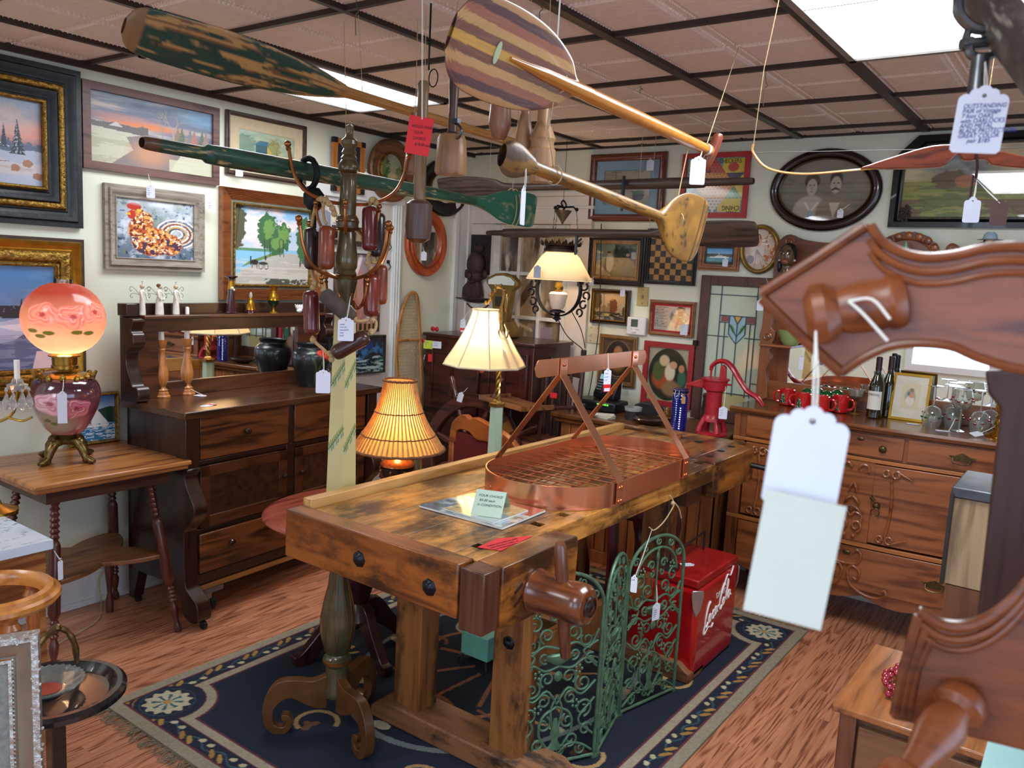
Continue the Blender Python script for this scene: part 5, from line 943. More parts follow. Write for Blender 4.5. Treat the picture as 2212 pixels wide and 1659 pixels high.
# tail block at the far end with its dog holes
b = B(); b.box(-1.37, -1.262, 3.225, 3.70, HB-.15, HB+.003); vj = b.obj('far_vise_jaw', BENY, WB, bevel=.004)
b = B(); b.box(-1.60, -1.372, 3.225, 3.72, HB-.06, HB+.002); b.obj('far_top_block', BENY, WB, bevel=.003)
for k, (x, y) in enumerate(((-1.33, 3.33), (-1.34, 3.48), (-1.345, 3.62), (-1.50, 3.60))): B().box(x-.014, x+.014, y-.016, y+.016, HB+.0022, HB+.0042).obj('dog_hole', plain('0f0a07', .9), WB)
for k in range(5): B().box(-1.262, -1.259, 3.245, 3.262, HB-.03-k*.028, HB-.018-k*.028).obj('dovetail_pin', plain('2a170e', .7), WB)
b = B(); b.tube([(-1.26, 3.66, HB-.075), (-1.16, 3.68, HB-.085), (-1.0, 3.72, HB-.10)], .0125, 12); b.obj('vise_bar', plain('3a3634', .3, .8), WB)
b = B(); b.box(-1.45, -1.30, 3.05, 3.20, HB-.16, HB-.07); b.obj('vise_guide', wood('2a140e', '4a281c', 'y', 1), WB)
# near vise: jaw block, screw hub and handle
B().box(-1.255, -1.178, 1.556, 1.625, HB-.165, HB-.001).obj('jaw_end', wood('2c1610', '5a3424', 'z', 1, .35, .3), WB, bevel=.003)
b = B(); b.prism([(1.627, HB-.175), (1.99, HB-.175), (1.995, HB-.02), (1.985, HB), (1.627, HB)], -1.255, -1.172, 'yz'); b.obj('vise_jaw', BENY, WB, bevel=.003)
for k, (y, z) in enumerate(((1.70, .80), (1.70, .765), (1.91, .80), (1.91, .765))): 
    b = B(); b.m = Matrix.Translation((-1.171, y, z)) @ Matrix.Rotation(R(28), 4, 'X'); b.box(-.001, .001, -.019, .019, -.005, .005); b.obj('tenon_wedge', plain('35190d', .4), WB)
HUBM = wood('3a180c', '7a4020', 'x', 1.2, .18, .8)
b = B(); hc = (-1.172, 1.775, .775); b.lathe([(.058, 0), (.060, .008), (.058, .012), (.055, .05), (.054, .11), (.057, .14), (.055, .16), (.045, .172), (.02, .175), (.001, .175)], hc, 32, 'x'); b.obj('vise_screw', HUBM, WB)
B().lathe([(.028, .0), (.030, .004), (.027, .008), (.018, .006), (.012, .01), (.001, .011)], (hc[0]+.172, hc[1], hc[2]), 24, 'x').obj('screw_end', plain('1c1210', .3, coat=.4), WB)
b = B(); c0 = Vector((-1.08, 1.775, .775)); dv = Vector((.02, .12, -1)).normalized(); dv = Vector((.06, .10, -1)).normalized(); pts = [c0-dv*.155, c0-dv*.145, c0-dv*.06, c0, c0+dv*.09, c0+dv*.165, c0+dv*.17]; b.tube(pts, [.012, .017, .0185, .019, .0165, .0145, .010], 16); b.obj('vise_handle', wood('2e140c', '6a3a22', 'z', 1.2, .25, .5), WB)
def bolt(x, y, z, r=.02, n=(0, -1, 0)):
    b = B(); b.m = facing((x, y, z), n); b.lathe([(r*1.3, 0), (r*1.25, .002), (r, .004), (r*.8, .010), (r*.45, .013), (.001, .015)], n=7); b.obj('bolt', plain('24242a', .3, .8, var=.3), WB); return b
bolt(-1.617, 1.552, .805, .019); bolt(-1.354, 1.552, .795, .019)
# legs, sled feet and stretchers
for x0, x1 in ((-1.905, -1.785), (-1.475, -1.36)):
    B().box(x0, x1, 2.015, 2.11, .07, HB-.07).obj('leg', BLEG, WB, bevel=.003); B().box(x0, x1, 3.02, 3.11, .07, HB-.07).obj('leg', BLEG, WB, bevel=.003)
bolt(-1.84, 2.015, .615, .018); bolt(-1.415, 2.015, .46, .018)
for y0 in (1.985, 2.98):
    b = B(); o = [(-1.99, .0115), (-1.99, .05), (-1.95, .085), (-1.25, .085), (-1.20, .05), (-1.20, .0115)]; b.prism(o, y0, y0+.15, 'xz'); b.obj('sled_foot', wood('54341c', '8a5c38', 'x', .9, .6, 0, stain=.3), WB, bevel=.006)
b = B(); b.box(-1.88, -1.85, 2.1, 3.03, .50, .60); b.obj('stretcher', BLEG, WB, bevel=.003); b = B(); b.box(-1.43, -1.40, 2.1, 3.03, .32, .42); b.obj('stretcher', BLEG, WB, bevel=.003)
b = B(); b.box(-1.90, -1.36, 2.02, 2.10, HB-.15, HB-.072); b.obj('cross_bearer', wood('2a140e', '4a281c', 'x', 1), WB); b = B(); b.box(-1.90, -1.36, 3.03, 3.10, HB-.14, HB-.072); b.obj('cross_bearer', wood('2a140e', '4a281c', 'x', 1), WB)
# paper goods on the bench
ZB = HB+.0012
def mag(c):
    c.c[:] = lin('8f9aa0'); c.mix((c.v > .62)*1., 'a84a40'); c.mix(c.rect(.0, .0, .4, .62), '5f7a8c'); c.mix((c.n(7, 3)-.5)*4*(c.v < .62), 'd0cfc4'); c.mix((c.n(9, 7)-.55)*6*(c.v < .5), '54604a'); c.mix(c.ell(.7, .45, .2, .2, .2), 'c4b44a'); c.mix(c.ell(.62, .3, .16, .1, .2), '9c3a30'); c.mix(c.ell(.85, .2, .12, .12, .3), 'aab6c4'); c.mix(c.rect(.04, .68, .3, .78)*(c.n(40, 3, 2) > .4), 'e6e0d6')
def flatprint(name, lab, pts, z, th, fn, cat, edge='dcdcd6', nu=90):
    """quad sheet on a horizontal surface; pts: near-left, near-right, far-right, far-left"""
    (ax, ay), (bx, by), (cx_, cy_), (dx, dy) = pts; t = thing(name, lab, cat, ((ax+cx_)/2, (ay+cy_)/2, z), world=True)
    b = B(); b.add([(x, y, z) for x, y in pts]+[(x, y, z+th) for x, y in pts], [(3, 2, 1, 0), (4, 5, 6, 7), (0, 1, 5, 4), (1, 2, 6, 5), (2, 3, 7, 6), (3, 0, 4, 7)]); b.obj('pages', plain(edge, .5), t)
    canvas('cover', fn, lambda u, v: ((ax*(1-u)+bx*u)*(1-v)+(dx*(1-u)+cx_*u)*v, (ay*(1-u)+by*u)*(1-v)+(dy*(1-u)+cy_*u)*v, z+th+.0006+0*u), nu, nu, paintmat(.08, .9), t); return t
flatprint('magazine', 'large glossy magazine under the tent card on the workbench', [(-1.684, 1.867), (-1.36, 1.872), (-1.372, 2.115), (-1.66, 2.11)], ZB, .006, mag, 'magazine')
def mag2(c): c.c[:] = lin('b9a070'); c.mix((c.n(6, 3)-.5)*4, '6f7a5a'); c.mix((c.n(9, 9)-.55)*5, 'e0d2a4'); c.mix(c.rect(.55, 0, 1, .5), '9aa6ae'); c.mix(c.ell(.75, .3, .1, .12, .3), '54604a'); c.mix(c.line([(.1, .2), (.4, .5), (.5, .8)], .02), '5a4a34')
flatprint('magazine', 'smaller glossy magazine lying on top of the large one', [(-1.60, 1.885), (-1.40, 1.875), (-1.40, 2.06), (-1.58, 2.08)], ZB+.0072, .004, mag2, 'magazine')
t = thing('tent_card', 'folded pale green card reading your choice on the magazines', 'sign card', (-1.49, 1.96, ZB+.012), world=True)
zt = ZB+.0122; pA = Vector((-1.50, 1.93, zt)); 
b = B(); e1 = Vector((.09, .035, 0)); dn = Vector((.03, -.065, 0)); top = Vector((0, 0, .062)); P0 = Vector((-1.525, 1.955, zt)); v = [P0+dn, P0+dn+e1, P0+e1+top, P0+top, P0-dn, P0-dn+e1]; v += [q+Vector((0, 0, .0008)) for q in v]
b.add(v, [(0, 1, 2, 3), (3, 2, 5, 4), (6, 9, 8, 7), (9, 10, 11, 8)]); b.obj('card', plain('b4c8b4', .7, var=.03), t)
nrm = (e1).cross(top-dn).normalized(); Mc = Matrix((e1.normalized(), (top-dn).normalized(), nrm)).transposed().to_4x4(); Mc.translation = P0+dn+(top-dn)*.78+nrm*.0012+e1*.1
for k, l in enumerate(('YOUR CHOICE', '  $5.00 each', ' in CONDITION')): text(l, .0115, 'handwriting', plain('30344a', .7), t, Mc @ Matrix.Translation((0, -.017*k, 0)), shear=.2, ext=.0001)
t = thing('note_card', 'red card with handwriting lying at the front edge of the workbench', 'sign card', (-1.285, 1.79, ZB), world=True)
b = B(); q = [(-1.316, 1.70), (-1.253, 1.722), (-1.262, 1.888), (-1.322, 1.80)]; b.prism(q, ZB, ZB+.001, 'xy'); b.obj('card', plain('cf2a33', .6, var=.03), t)
M_ = Matrix.Translation((-1.30, 1.722, ZB+.0014)) @ Matrix.Rotation(R(80), 4, 'Z')
for k, l in enumerate(('THINK KITCHEN ISLAND', 'BAR-SERVING AREA or', 'just WORKBENCH')): text(l, .0105, 'handwriting', plain('1c1220', .7), t, M_ @ Matrix.Translation((0, -k*.015, 0)), ext=.0001)
# pot rack
COP = plain('e09a76', .2, .9, var=.08, scale=8); COPD = plain('c07a58', .35, .9, var=.2, scale=20)
PR = thing('pot_rack', 'oval copper pot rack with a grid bottom and a top bar on the bench', 'pot rack', (-1.495, 2.62, HB), world=True)
def stadium(r_, hl, n=20): return [(-1.495+r_*cos(pi+pi*i/n), 2.62-hl+r_*sin(pi+pi*i/n)) for i in range(n+1)]+[(-1.495+r_*cos(pi*i/n), 2.62+hl+r_*sin(pi*i/n)) for i in range(n+1)]
b = B(); so = stadium(.247, .26); si = stadium(.243, .26); n = len(so); z0, z1 = HB+.002, HB+.078
v = [(x, y, z0) for x, y in so]+[(x, y, z1) for x, y in so]+[(x, y, z1) for x, y in si]+[(x, y, z0) for x, y in si]; b.add(v, [(k*n+i, k*n+(i+1) % n, ((k+1) % 4)*n+(i+1) % n, ((k+1) % 4)*n+i) for k in range(4) for i in range(n)]); b.obj('band', COP, PR)
b = B(); gz_ = HB+.026
for k in range(-3, 4):
    x = -1.495+k*.066; hl = .26+math.sqrt(max(0, .236**2-(x+1.495)**2)); b.tube([(x, 2.62-hl, gz_), (x, 2.62+hl, gz_)], .0028, 6)
for k in range(-7, 8):
    y = 2.62+k*.063; dy = max(0, abs(y-2.62)-.26); hw = math.sqrt(max(.0004, .24**2-dy**2)); b.tube([(-1.495-hw, y, gz_+.005), (-1.495+hw, y, gz_+.005)], .0028, 6)
b.obj('grid', COPD, PR)
ZH = 1.315
bar = [(2.205, ZH-.028), (2.215, ZH-.032), (2.96, ZH-.032), (2.972, ZH-.026), (2.985, ZH), (2.972, ZH+.022), (2.96, ZH+.028), (2.215, ZH+.028), (2.205, ZH+.024), (2.192, ZH)]
b = B(); b.prism(bar, -1.497, -1.493, 'yz'); b.obj('top_bar', COP, PR, bevel=.001)
for y in (2.36, 2.88):
    for s in (-1, 1):
        xo = -1.495+s*.2505; b = B(); hw = .021
        path = [(-1.495+s*.0045, ZH+.026), (-1.495+s*.0045, ZH-.032), (-1.495+s*.012, ZH-.042), (xo-s*.008, z1+.012), (xo+s*.001, z1+.001), (xo+s*.001, z0+.001)]
        v = []
        for x, z in path: v += [(x, y-hw, z), (x, y+hw, z), (x+s*.003, y+hw, z+.001), (x+s*.003, y-hw, z+.001)]
        f = [(j*4+k, j*4+(k+1) % 4, (j+1)*4+(k+1) % 4, (j+1)*4+k) for j in range(5) for k in range(4)]+[(0, 1, 2, 3), (20, 23, 22, 21)]; b.add(v, f); b.obj('strap', COP, PR)
        for zz in (z0+.014, z1-.016):
            for yy in (-.008, .008): b = B(); b.sph((xo+s*.004, y+yy, zz), .0055, n=10); b.obj('rivet', plain('c9764c', .2, .95), PR)
        b = B(); b.sph((-1.495+s*.008, y, ZH+.004), .0065, n=10); b.obj('rivet', plain('c9764c', .2, .95), PR)
b = B(); b.sph((-1.612, 2.143, HB+.03), .006, n=10); b.obj('rivet', plain('c9764c', .2, .95), PR)
loc = (-1.485, 2.66, 1.255); price_tag(loc, (1, -.4, 0), 'white tag with red sale label on the pot rack bar', ['Copper', 'pot rack', '$ 195'], w=.034, h=.062, string=(-1.49, 2.66, 1.345), sale=1)
# twine hanging from the bench edge
t = thing('twine_loop', 'loose twine knotted under the front edge of the workbench', 'twine', (-1.25, 2.78, .80), world=True)
b = B(); b.tube(spl([(-1.252, 2.78, .825), (-1.245, 2.80, .80), (-1.24, 2.79, .785), (-1.25, 2.74, .735), (-1.25, 2.66, .72), (-1.25, 2.62, .74)], 5), .0025, 6); b.tube(spl([(-1.245, 2.80, .80), (-1.235, 2.83, .77), (-1.235, 2.86, .725)], 4), .0028, 6); b.sph((-1.245, 2.795, .795), .009, n=8); b.obj('twine', TWINE, t)
price_tag((-1.235, 2.50, .565), (1, -.2, .3), 'white tag on a long string below the workbench edge', ['$ 2250'], w=.034, h=.058, string=(-1.248, 2.64, .73), rz=-.35)
# ================= oval side table and its lamp
OT = thing('oval_table', 'low oval red-brown pedestal table behind the workbench', 'table', (-2.40, 2.30, .0115)); OTM = wood('5a221a', '8a4232', 'y', 1, .25, .5); OTD = wood('1c0d10', '3a1a1c', 'z', 1, .25, .4)
b = B(); b.lathe([(.34, .588), (.37, .592), (.385, .60), (.39, .608), (.385, .614), (.372, .617), (.355, .62), (.001, .62)], n=64, sx=.93, sy=1.03); b.obj('top', OTM, OT)
b = B(); b.lathe([(.06, .12), (.075, .15), (.06, .19), (.045, .22), (.07, .30), (.075, .38), (.05, .46), (.04, .5), (.06, .53), (.1, .588)], n=24); b.obj('pedestal', OTD, OT)
for k in range(4):
    a = k*pi/2+pi/4+.5; c_, s_ = cos(a), sin(a); o = spl([(.03, .22), (.1, .22), (.17, .13), (.25, .05), (.28, .045), (.27, .0), (.22, .0), (.14, .07), (.07, .12), (.03, .12)], 3); b = B(); b.m = Matrix.Rotation(a, 4, 'Z'); b.prism(o, -.02, .02, 'xz'); b.obj('foot', OTD, OT, bevel=.003)
BL = thing('table_lamp', 'lit table lamp with flared bamboo stick shade and carved urn base', 'lamp', (-2.33, 2.44, .6318)); BZ = plain('6a4228', .35, .7, var=.35, scale=60, bump=.4)
B().lathe([(.055, 0), (.06, .01), (.035, .03), (.03, .045), (.045, .06), (.066, .10), (.072, .14), (.070, .165), (.060, .17)], n=28).obj('urn', plain('2c1a14', .35, .4, var=.3, scale=60), BL)
b = B()
for k in range(8):
    a = k*pi/4; b.tube(spl([(.068*cos(a-.38), .068*sin(a-.38), .15), (.071*cos(a), .071*sin(a), .118), (.068*cos(a+.38), .068*sin(a+.38), .15)], 4), .004, 6); b.sph((.073*cos(a-.38), .073*sin(a-.38), .152), .009, n=8); b.tube([(.071*cos(a+.38), .071*sin(a+.38), .15), (.06*cos(a+.38), .06*sin(a+.38), .08)], .006, 6)
b.obj('swag_relief', BZ, BL)
B().lathe([(.060, .168), (.073, .17), (.072, .178), (.06, .19), (.035, .205), (.014, .21), (.012, .225), (.02, .235), (.012, .25), (.008, .36), (.004, .52)], n=28).obj('lid', plain('b0683a', .3, .8, var=.3, scale=50), BL)
n_ = 54; 
prs = [(.065, .525), (.078, .46), (.098, .395), (.128, .335), (.162, .285), (.187, .245)]
b = B()
for k in range(n_):
    a = 2*pi*k/n_; b.tube([(r_*cos(a), r_*sin(a), z) for r_, z in spl(prs, 2)], [.0027+.0024*i/10 for i in range(11)], 5, flat=.7)
b.obj('bamboo_stick', plain('c08a4e', .5, var=.25, scale=50), BL)['kind'] = 'stuff'
B().lathe([(r_-.005, z) for r_, z in spl(prs, 3)], n=60, cap=False).obj('shade_lining', shademat('f0c478', 'd88a3a', 0, .8), BL)
for r_, z, w_ in ((.068, .528, .005), (.099, .398, .0028), (.150, .303, .0028), (.190, .243, .0055)): 
    b = B(); b.tube([(r_*1.02*cos(2*pi*k/60), r_*1.02*sin(2*pi*k/60), z+.0012*sin(k*2.2)) for k in range(60)], w_, 6, closed=True); b.obj('rim_binding' if w_ > .004 else 'woven_tie', plain('6d4526', .7, var=.3, scale=90), BL)
point('lamp_bulb_glow', (-2.33, 2.44, .62+.37), 4.5, (1, .68, .35), .025)
# ================= tall hall tree with hooks and net floats
CR = thing('hall_tree', 'tall coat rack with olive turned post, cream painted middle and brass hooks', 'coat rack', (-2.012, 1.84, .0115))
OLV = plain('54482c', .3, .15, var=.3, scale=18, coat=.4); COPR = plain('7a4a26', .3, .7, var=.2, scale=30)
def lz(lst): return sorted(lst, key=lambda q: q[1])
B().lathe([(.022, 1.47), (.026, 1.50), (.034, 1.535), (.037, 1.56), (.03, 1.57), (.034, 1.58), (.028, 1.59), (.035, 1.60), (.036, 1.63), (.03, 1.67), (.026, 1.71), (.024, 1.715), (.036, 1.725), (.035, 1.735), (.037, 1.745), (.034, 1.757), (.026, 1.765), (.027, 1.80), (.026, 1.87), (.022, 1.885), (.028, 1.893), (.026, 1.9), (.032, 1.905), (.034, 1.92), (.024, 1.937), (.026, 1.943), (.019, 1.953), (.024, 1.96), (.018, 1.972), (.027, 1.985), (.026, 1.997), (.014, 2.008), (.010, 2.02), (.014, 2.034), (.013, 2.042), (.001, 2.048)], n=28).obj('upper_post', OLV, CR)
for z, r_ in ((1.575, .036), (1.72, .038), (1.745, .039), (1.897, .030)): 
    b = B(); b.lathe([(r_-.004, -.003), (r_, 0), (r_-.004, .003)], (0, 0, z), 28, cap=False); b.obj('copper_ring', COPR, CR)
def creamp(c):
    c.c[:] = lin('c9bd86'); c.mix((c.n(3, 2, ay=.3)-.5)*.6, 'd6cc9c')
    for v0 in (.12, .42, .70):
        for side in range(4):
            u0 = side/4
            c.mix(c.line([(u0+.01, v0-.05), (u0+.24, v0+.05)], .0035, .35), '5a7040')
            for k in range(9):
                uu, vv = u0+.02+k*.026, v0-.045+k*.0105
                c.mix(c.ell(uu-.004, vv+.014, .010, .013, .3, rot=20), '6f8c54'); c.mix(c.ell(uu+.012, vv-.012, .010, .012, .3, rot=20), '5f8a6a' if k % 3 else '9fb8b0')
def sqp(u, v):
    h = .023+.013*(1-v)**.8; k = u*4; i = np.floor(k).astype(int) % 4; f = k-np.floor(k); cx_ = np.choose(i, [-1+2*f, 1+0*f, 1-2*f, -1+0*f]); cy_ = np.choose(i, [-1+0*f, -1+2*f, 1+0*f, 1-2*f]); return cx_*h, cy_*h, .72+v*.76
cp = canvas('painted_post', creamp, sqp, 161, 260, paintmat(.25, .4), CR); cp.data.set_sharp_from_angle(angle=R(40)); cp.rotation_euler = (0, 0, R(8))
b = B(); b.box(-.048, .048, -.048, .048, .66, .72); b.obj('post_collar', OLV, CR, bevel=.006)
B().lathe([(.04, .13), (.042, .15), (.038, .16), (.038, .24), (.044, .245), (.047, .255), (.046, .27), (.04, .275), (.036, .285), (.045, .30), (.058, .36), (.060, .41), (.050, .47), (.036, .53), (.030, .58), (.034, .585), (.037, .595), (.03, .60), (.037, .61), (.04, .625), (.036, .64), (.045, .66)], n=32).obj('lower_post', plain('4a4630', .25, .2, var=.35, scale=14, coat=.5), CR)
for z, r_ in ((.258, .0485), (.595, .0385)): b = B(); b.lathe([(r_-.008, -.012), (r_, -.005), (r_, .005), (r_-.008, .012)], (0, 0, z), 32, cap=False); b.obj('copper_ring', COPR, CR)
b = B()
for k in range(8):
    a = 2*pi*k/8; 
    for s in (-1, 1): b.tube([((.0005+np.interp(z, [.29, .36, .41, .47, .53, .57], [.042, .058, .060, .05, .036, .031]))*cos(a+s*(z-.29)*1.3), (.0005+np.interp(z, [.29, .36, .41, .47, .53, .57], [.042, .058, .060, .05, .036, .031]))*sin(a+s*(z-.29)*1.3), z) for z in np.linspace(.29, .57, 14)], .0011, 4)
b.obj('copper_tracery', COPR, CR)
for k in range(3):
    a = R(-35)+k*2*pi/3+R(0); 
    o = spl([(.03, .22), (.08, .20), (.13, .205), (.19, .20), (.225, .165), (.245, .11), (.24, .05), (.21, .012), (.165, .012), (.145, .045), (.155, .075), (.18, .08), (.18, .06), (.165, .055), (.175, .035), (.205, .045), (.21, .09), (.19, .125), (.15, .14), (.10, .115), (.06, .10), (.03, .10)], 3)
    b = B(); b.m = Matrix.Rotation(a+R(20), 4, 'Z'); b.prism([(x, z-.012) for x, z in o], -.017, .017, 'xz'); b.obj('scroll_foot', plain('5c3a1c', .35, .1, var=.25, scale=12, coat=.3), CR, bevel=.002)
BRH = plain('9a6238', .25, .85, var=.15, scale=30)
def hook(a, z, up_l, big=True):
    b = B(); c_, s_ = cos(a), sin(a)
    if big: pts = [(.02, z), (.06, z+.004), (.11, z+.02), (.15, z+.05), (.175, z+.10), (.185, z+.15), (.19, z+.165)]; rr = .0058
    else: pts = [(.024, z-.035), (.03, z-.07), (.05, z-.095), (.075, z-.085), (.092, z-.055), (.098, z-.025), (.10, z-.01)]; rr = .0048
    pt = [(r_*c_, r_*s_, zz) for r_, zz in spl(pts, 4)]; b.tube(pt, rr, 8); b.sph((pt[-1][0], pt[-1][1], pt[-1][2]+.009), .011 if big else .009, n=12); b.sph((pt[-3][0], pt[-3][1], pt[-3][2]), rr*1.5, n=8); b.obj('hook', BRH, CR)
th0 = math.atan2(.59, .806)
for k in range(4):
    if k != 3: hook(th0+k*pi/2+.12, 1.80, 1)
    hook(th0+k*pi/2+.12+pi/4, 1.565, 1); hook(th0+k*pi/2+.12, 1.80, 1, False); hook(th0+k*pi/2+.12+pi/4, 1.565, 1, False)
# net floats strung on rope, hung from the hooks
FM = [plain('5a1c1c', .25, var=.3, scale=12, coat=.4), plain('7a3418', .35, var=.4, scale=14, coat=.3), plain('2e1a20', .3, var=.3, scale=10, coat=.3), plain('4a4038', .8, var=.25, scale=30, bump=.3), plain('6a2418', .25, var=.35, scale=10, coat=.4), plain('3a1e18', .3, var=.5, scale=18, coat=.4)]
ROPE = plain('b5986a', .9, var=.25, scale=160, bump=.5)
def flo(p0, p1, r_, mat, lab):
    p0, p1 = Vector(p0), Vector(p1); ax = p1-p0; L = ax.length; t = thing('net_float', lab, 'net float', tuple(p1), world=True, group=None)
    b = B(); b.m = Matrix.Translation(p0) @ ax.to_track_quat('Z', 'Y').to_matrix().to_4x4(); e = r_*.6
    b.lathe([(r_*.35, 0), (r_*.7, r_*.1), (r_*.93, e*.6), (r_, e*1.3), (r_*1.0, L-e*1.3), (r_*.93, L-e*.6), (r_*.7, L-r_*.1), (r_*.35, L)], n=24); b.obj('float', mat, t); return t
def W(px, py, w_): # a point at distance w_ along the view through a measured direction (used to read positions off the photograph once)
    return (fw+rt*((px-1106)/FPX)-up*((py-829.5)/FPX))*(w_-.095)+Vector((0, 0, 1.62))
wf = 2.74
spec = [((673, 492), (673, 582), 2.76, .0215, 2, 'dark net float hanging behind the orange one on the left of the post'), ((706, 488), (704, 582), 2.69, .0225, 1, 'orange-brown net float, upper left of the coat rack post'), ((671, 628), (674, 724), 2.70, .0225, 0, 'dark red net float hanging lowest on the left of the post'), ((697, 632), (764, 692), 2.66, .0225, 3, 'grey weathered net float lying slanted across the post'), ((719, 766), (795, 724), 2.66, .0225, 5, 'shiny brown net float at the bottom, slanted up to the right'),
        ((799, 446), (799, 542), 2.72, .0225, 0, 'red-brown net float, upper right of the post'), ((817, 460), (814, 555), 2.80, .0215, 2, 'dark net float tucked behind the upper right one'), ((802, 592), (802, 684), 2.72, .0225, 4, 'dark red net float, lower right of the post'), ((822, 572), (820, 658), 2.80, .0215, 1, 'reddish net float behind the lower right one')]
for (a, b_, w_, r_, m_, lab) in spec: flo(W(*a, w_), W(*b_, w_), r_*1.13, FM[m_], lab)
t = thing('float_rope', 'tan knotted rope stringing the net floats together on the coat rack', 'rope', tuple(W(700, 620, 2.7)), world=True)
ropes = [[(673, 488, 2.76), (678, 460, 2.73), (686, 432, 2.7), (700, 428, 2.68), (712, 438, 2.67), (722, 452, 2.67), (724, 462, 2.67)], [(706, 484, 2.69), (700, 474, 2.68), (698, 450, 2.68), (702, 432, 2.68)], [(673, 584, 2.76), (676, 600, 2.72), (680, 616, 2.70), (674, 626, 2.70)], [(704, 584, 2.69), (690, 590, 2.69), (692, 606, 2.69), (699, 618, 2.68), (694, 630, 2.67)], [(674, 726, 2.70), (682, 740, 2.70), (700, 756, 2.68), (712, 768, 2.67), (718, 768, 2.66)],
         [(766, 692, 2.66), (780, 694, 2.68), (800, 690, 2.70), (812, 695, 2.7), (810, 712, 2.69), (800, 722, 2.67)], [(799, 444, 2.72), (800, 436, 2.71), (806, 428, 2.7), (815, 436, 2.75), (817, 458, 2.79)], [(799, 544, 2.72), (793, 560, 2.72), (796, 576, 2.72), (802, 590, 2.72)], [(814, 556, 2.80), (812, 562, 2.77), (800, 566, 2.74), (818, 568, 2.76), (822, 572, 2.8)], [(802, 686, 2.72), (806, 692, 2.71)]]
b = B()
for rp in ropes: b.tube(spl([tuple(W(x, y, w_)) for x, y, w_ in rp], 5), .0052, 8)
for x, y, w_ in ((710, 440, 2.67), (718, 450, 2.67), (722, 462, 2.665), (704, 432, 2.68), (694, 430, 2.69), (680, 612, 2.70), (676, 622, 2.7), (690, 588, 2.70), (686, 588, 2.70), (694, 616, 2.68), (676, 734, 2.7), (712, 764, 2.67), (716, 776, 2.67), (766, 690, 2.66), (804, 692, 2.7), (802, 716, 2.68), (803, 432, 2.7), (812, 438, 2.72), (794, 568, 2.72), (806, 562, 2.75), (818, 566, 2.77), (800, 580, 2.72)): b.sph(tuple(W(x, y, w_)), .0105, n=10)
b.obj('rope', ROPE, t)
price_tag(tuple(W(698, 825, 2.60)), toC(W(698, 825, 2.6)), 'large blank white tag hanging below the net floats', None, w=.044, h=.07, string=tuple(W(698, 760, 2.66)))
price_tag(tuple(W(747, 712, 2.60)), toC(W(747, 712, 2.6)), 'white tag with writing hanging at the cream post of the coat rack', ['vintage', 'Coat rack', 'hand painted', 'Finish', '$ 165'], w=.048, h=.07, string=tuple(W(757, 640, 2.66)))
# ================= back corner: snowshoe, icebox, scale, wheel, chairs, floor lamp
t = thing('snowshoe', 'wooden snowshoe with woven webbing leaning at the left wall', 'snowshoe', (-3.55, 3.83, 0), world=True); SNW = wood('6a3c18', 'b07a3c', 'z', 1.2, .45)
sh = spl([(3.90, .02), (3.84, .35), (3.765, .70), (3.735, .95), (3.745, 1.15), (3.80, 1.33), (3.87, 1.44), (3.93, 1.46), (3.955, 1.40), (3.96, 1.2), (3.955, .95), (3.945, .70), (3.92, .35), (3.905, .02)], 6)
sx_ = lambda z: -3.49-.16*z/1.46
b = B(); b.tube([(sx_(z), y, z) for y, z in sh], .0125, 8, flat=.8); b.obj('frame', SNW, t)
b = B(); zc = [.95, 1.2]; 
for z in (.72, 1.16): b.tube([(sx_(z), 3.75, z), (sx_(z), 3.95, z)], .009, 8)
b.obj('crossbar', SNW, t)
b = B()
def inb(y, z):
    n = len(sh); c = False
    for i in range(n):
        a, d = sh[i], sh[(i+1) % n]
        if (a[1] > z) != (d[1] > z) and y < (d[0]-a[0])*(z-a[1])/(d[1]-a[1])+a[0]: c = not c
    return c
for k in range(-60, 60):
    for s in (-1, 1, 0):
        pts = []
        for j in range(160):
            z = .1+j*.0085; y = 3.85+k*.021+s*(z-.8)*.6 if s else 3.7+j*.0017; z = z if s else .3+(k+60)*.02
            if inb(y, z): pts.append((sx_(z), y, z))
            else:
                if len(pts) > 1: b.tube([pts[0], pts[-1]], .0013, 4)
                pts = []
b.obj('webbing', plain('a8875a', .8), t)['kind'] = 'stuff'
# carved mask on a dark board
t = thing('carved_mask', 'dark carved wooden face mask on a black board at the back corner', 'mask', (-3.56, BW, 1.44), world=True)
B().box(-3.655, -3.47, BW-.03, BW-.021, 1.60, 1.87).obj('board', plain('241a1a', .6, var=.2), t, bevel=.002)
MK = plain('3d2622', .6, var=.5, scale=60, bump=.5)
b = B(); b.sph((-3.565, BW-.065, 1.665), .07, (1, .7, 1.25), 20); b.obj('forehead', MK, t)
b = B(); b.sph((-3.565, BW-.065, 1.585), .062, (1, .75, .8), 18); b.sph((-3.565, BW-.12, 1.59), .014, (1, 1, 1.6), 10); b.sph((-3.565, BW-.105, 1.55), .022, (1.3, .7, .5), 12)
for s in (-1, 1): b.sph((-3.565+s*.028, BW-.108, 1.615), .012, (1.3, .6, .6), 10)
b.obj('face', MK, t)
for s in (-1, 1): b = B(); b.sph((-3.565+s*.078, BW-.06, 1.60), .022, (1, .6, 1.4), 12); b.obj('ear', MK, t)
b = B(); b.prism([(-3.61, 1.555), (-3.66, 1.50), (-3.665, 1.44), (-3.62, 1.42), (-3.565, 1.445), (-3.52, 1.42), (-3.50, 1.46), (-3.52, 1.55)], BW-.09, BW-.04, 'xz'); b.obj('collar', MK, t, bevel=.01)
b = B(); b.prism([(-3.60, 1.81), (-3.575, 1.79), (-3.55, 1.80), (-3.52, 1.79), (-3.53, 1.75), (-3.57, 1.76), (-3.61, 1.77)], BW-.045, BW-.03, 'xz'); b.obj('carved_crest', MK, t)
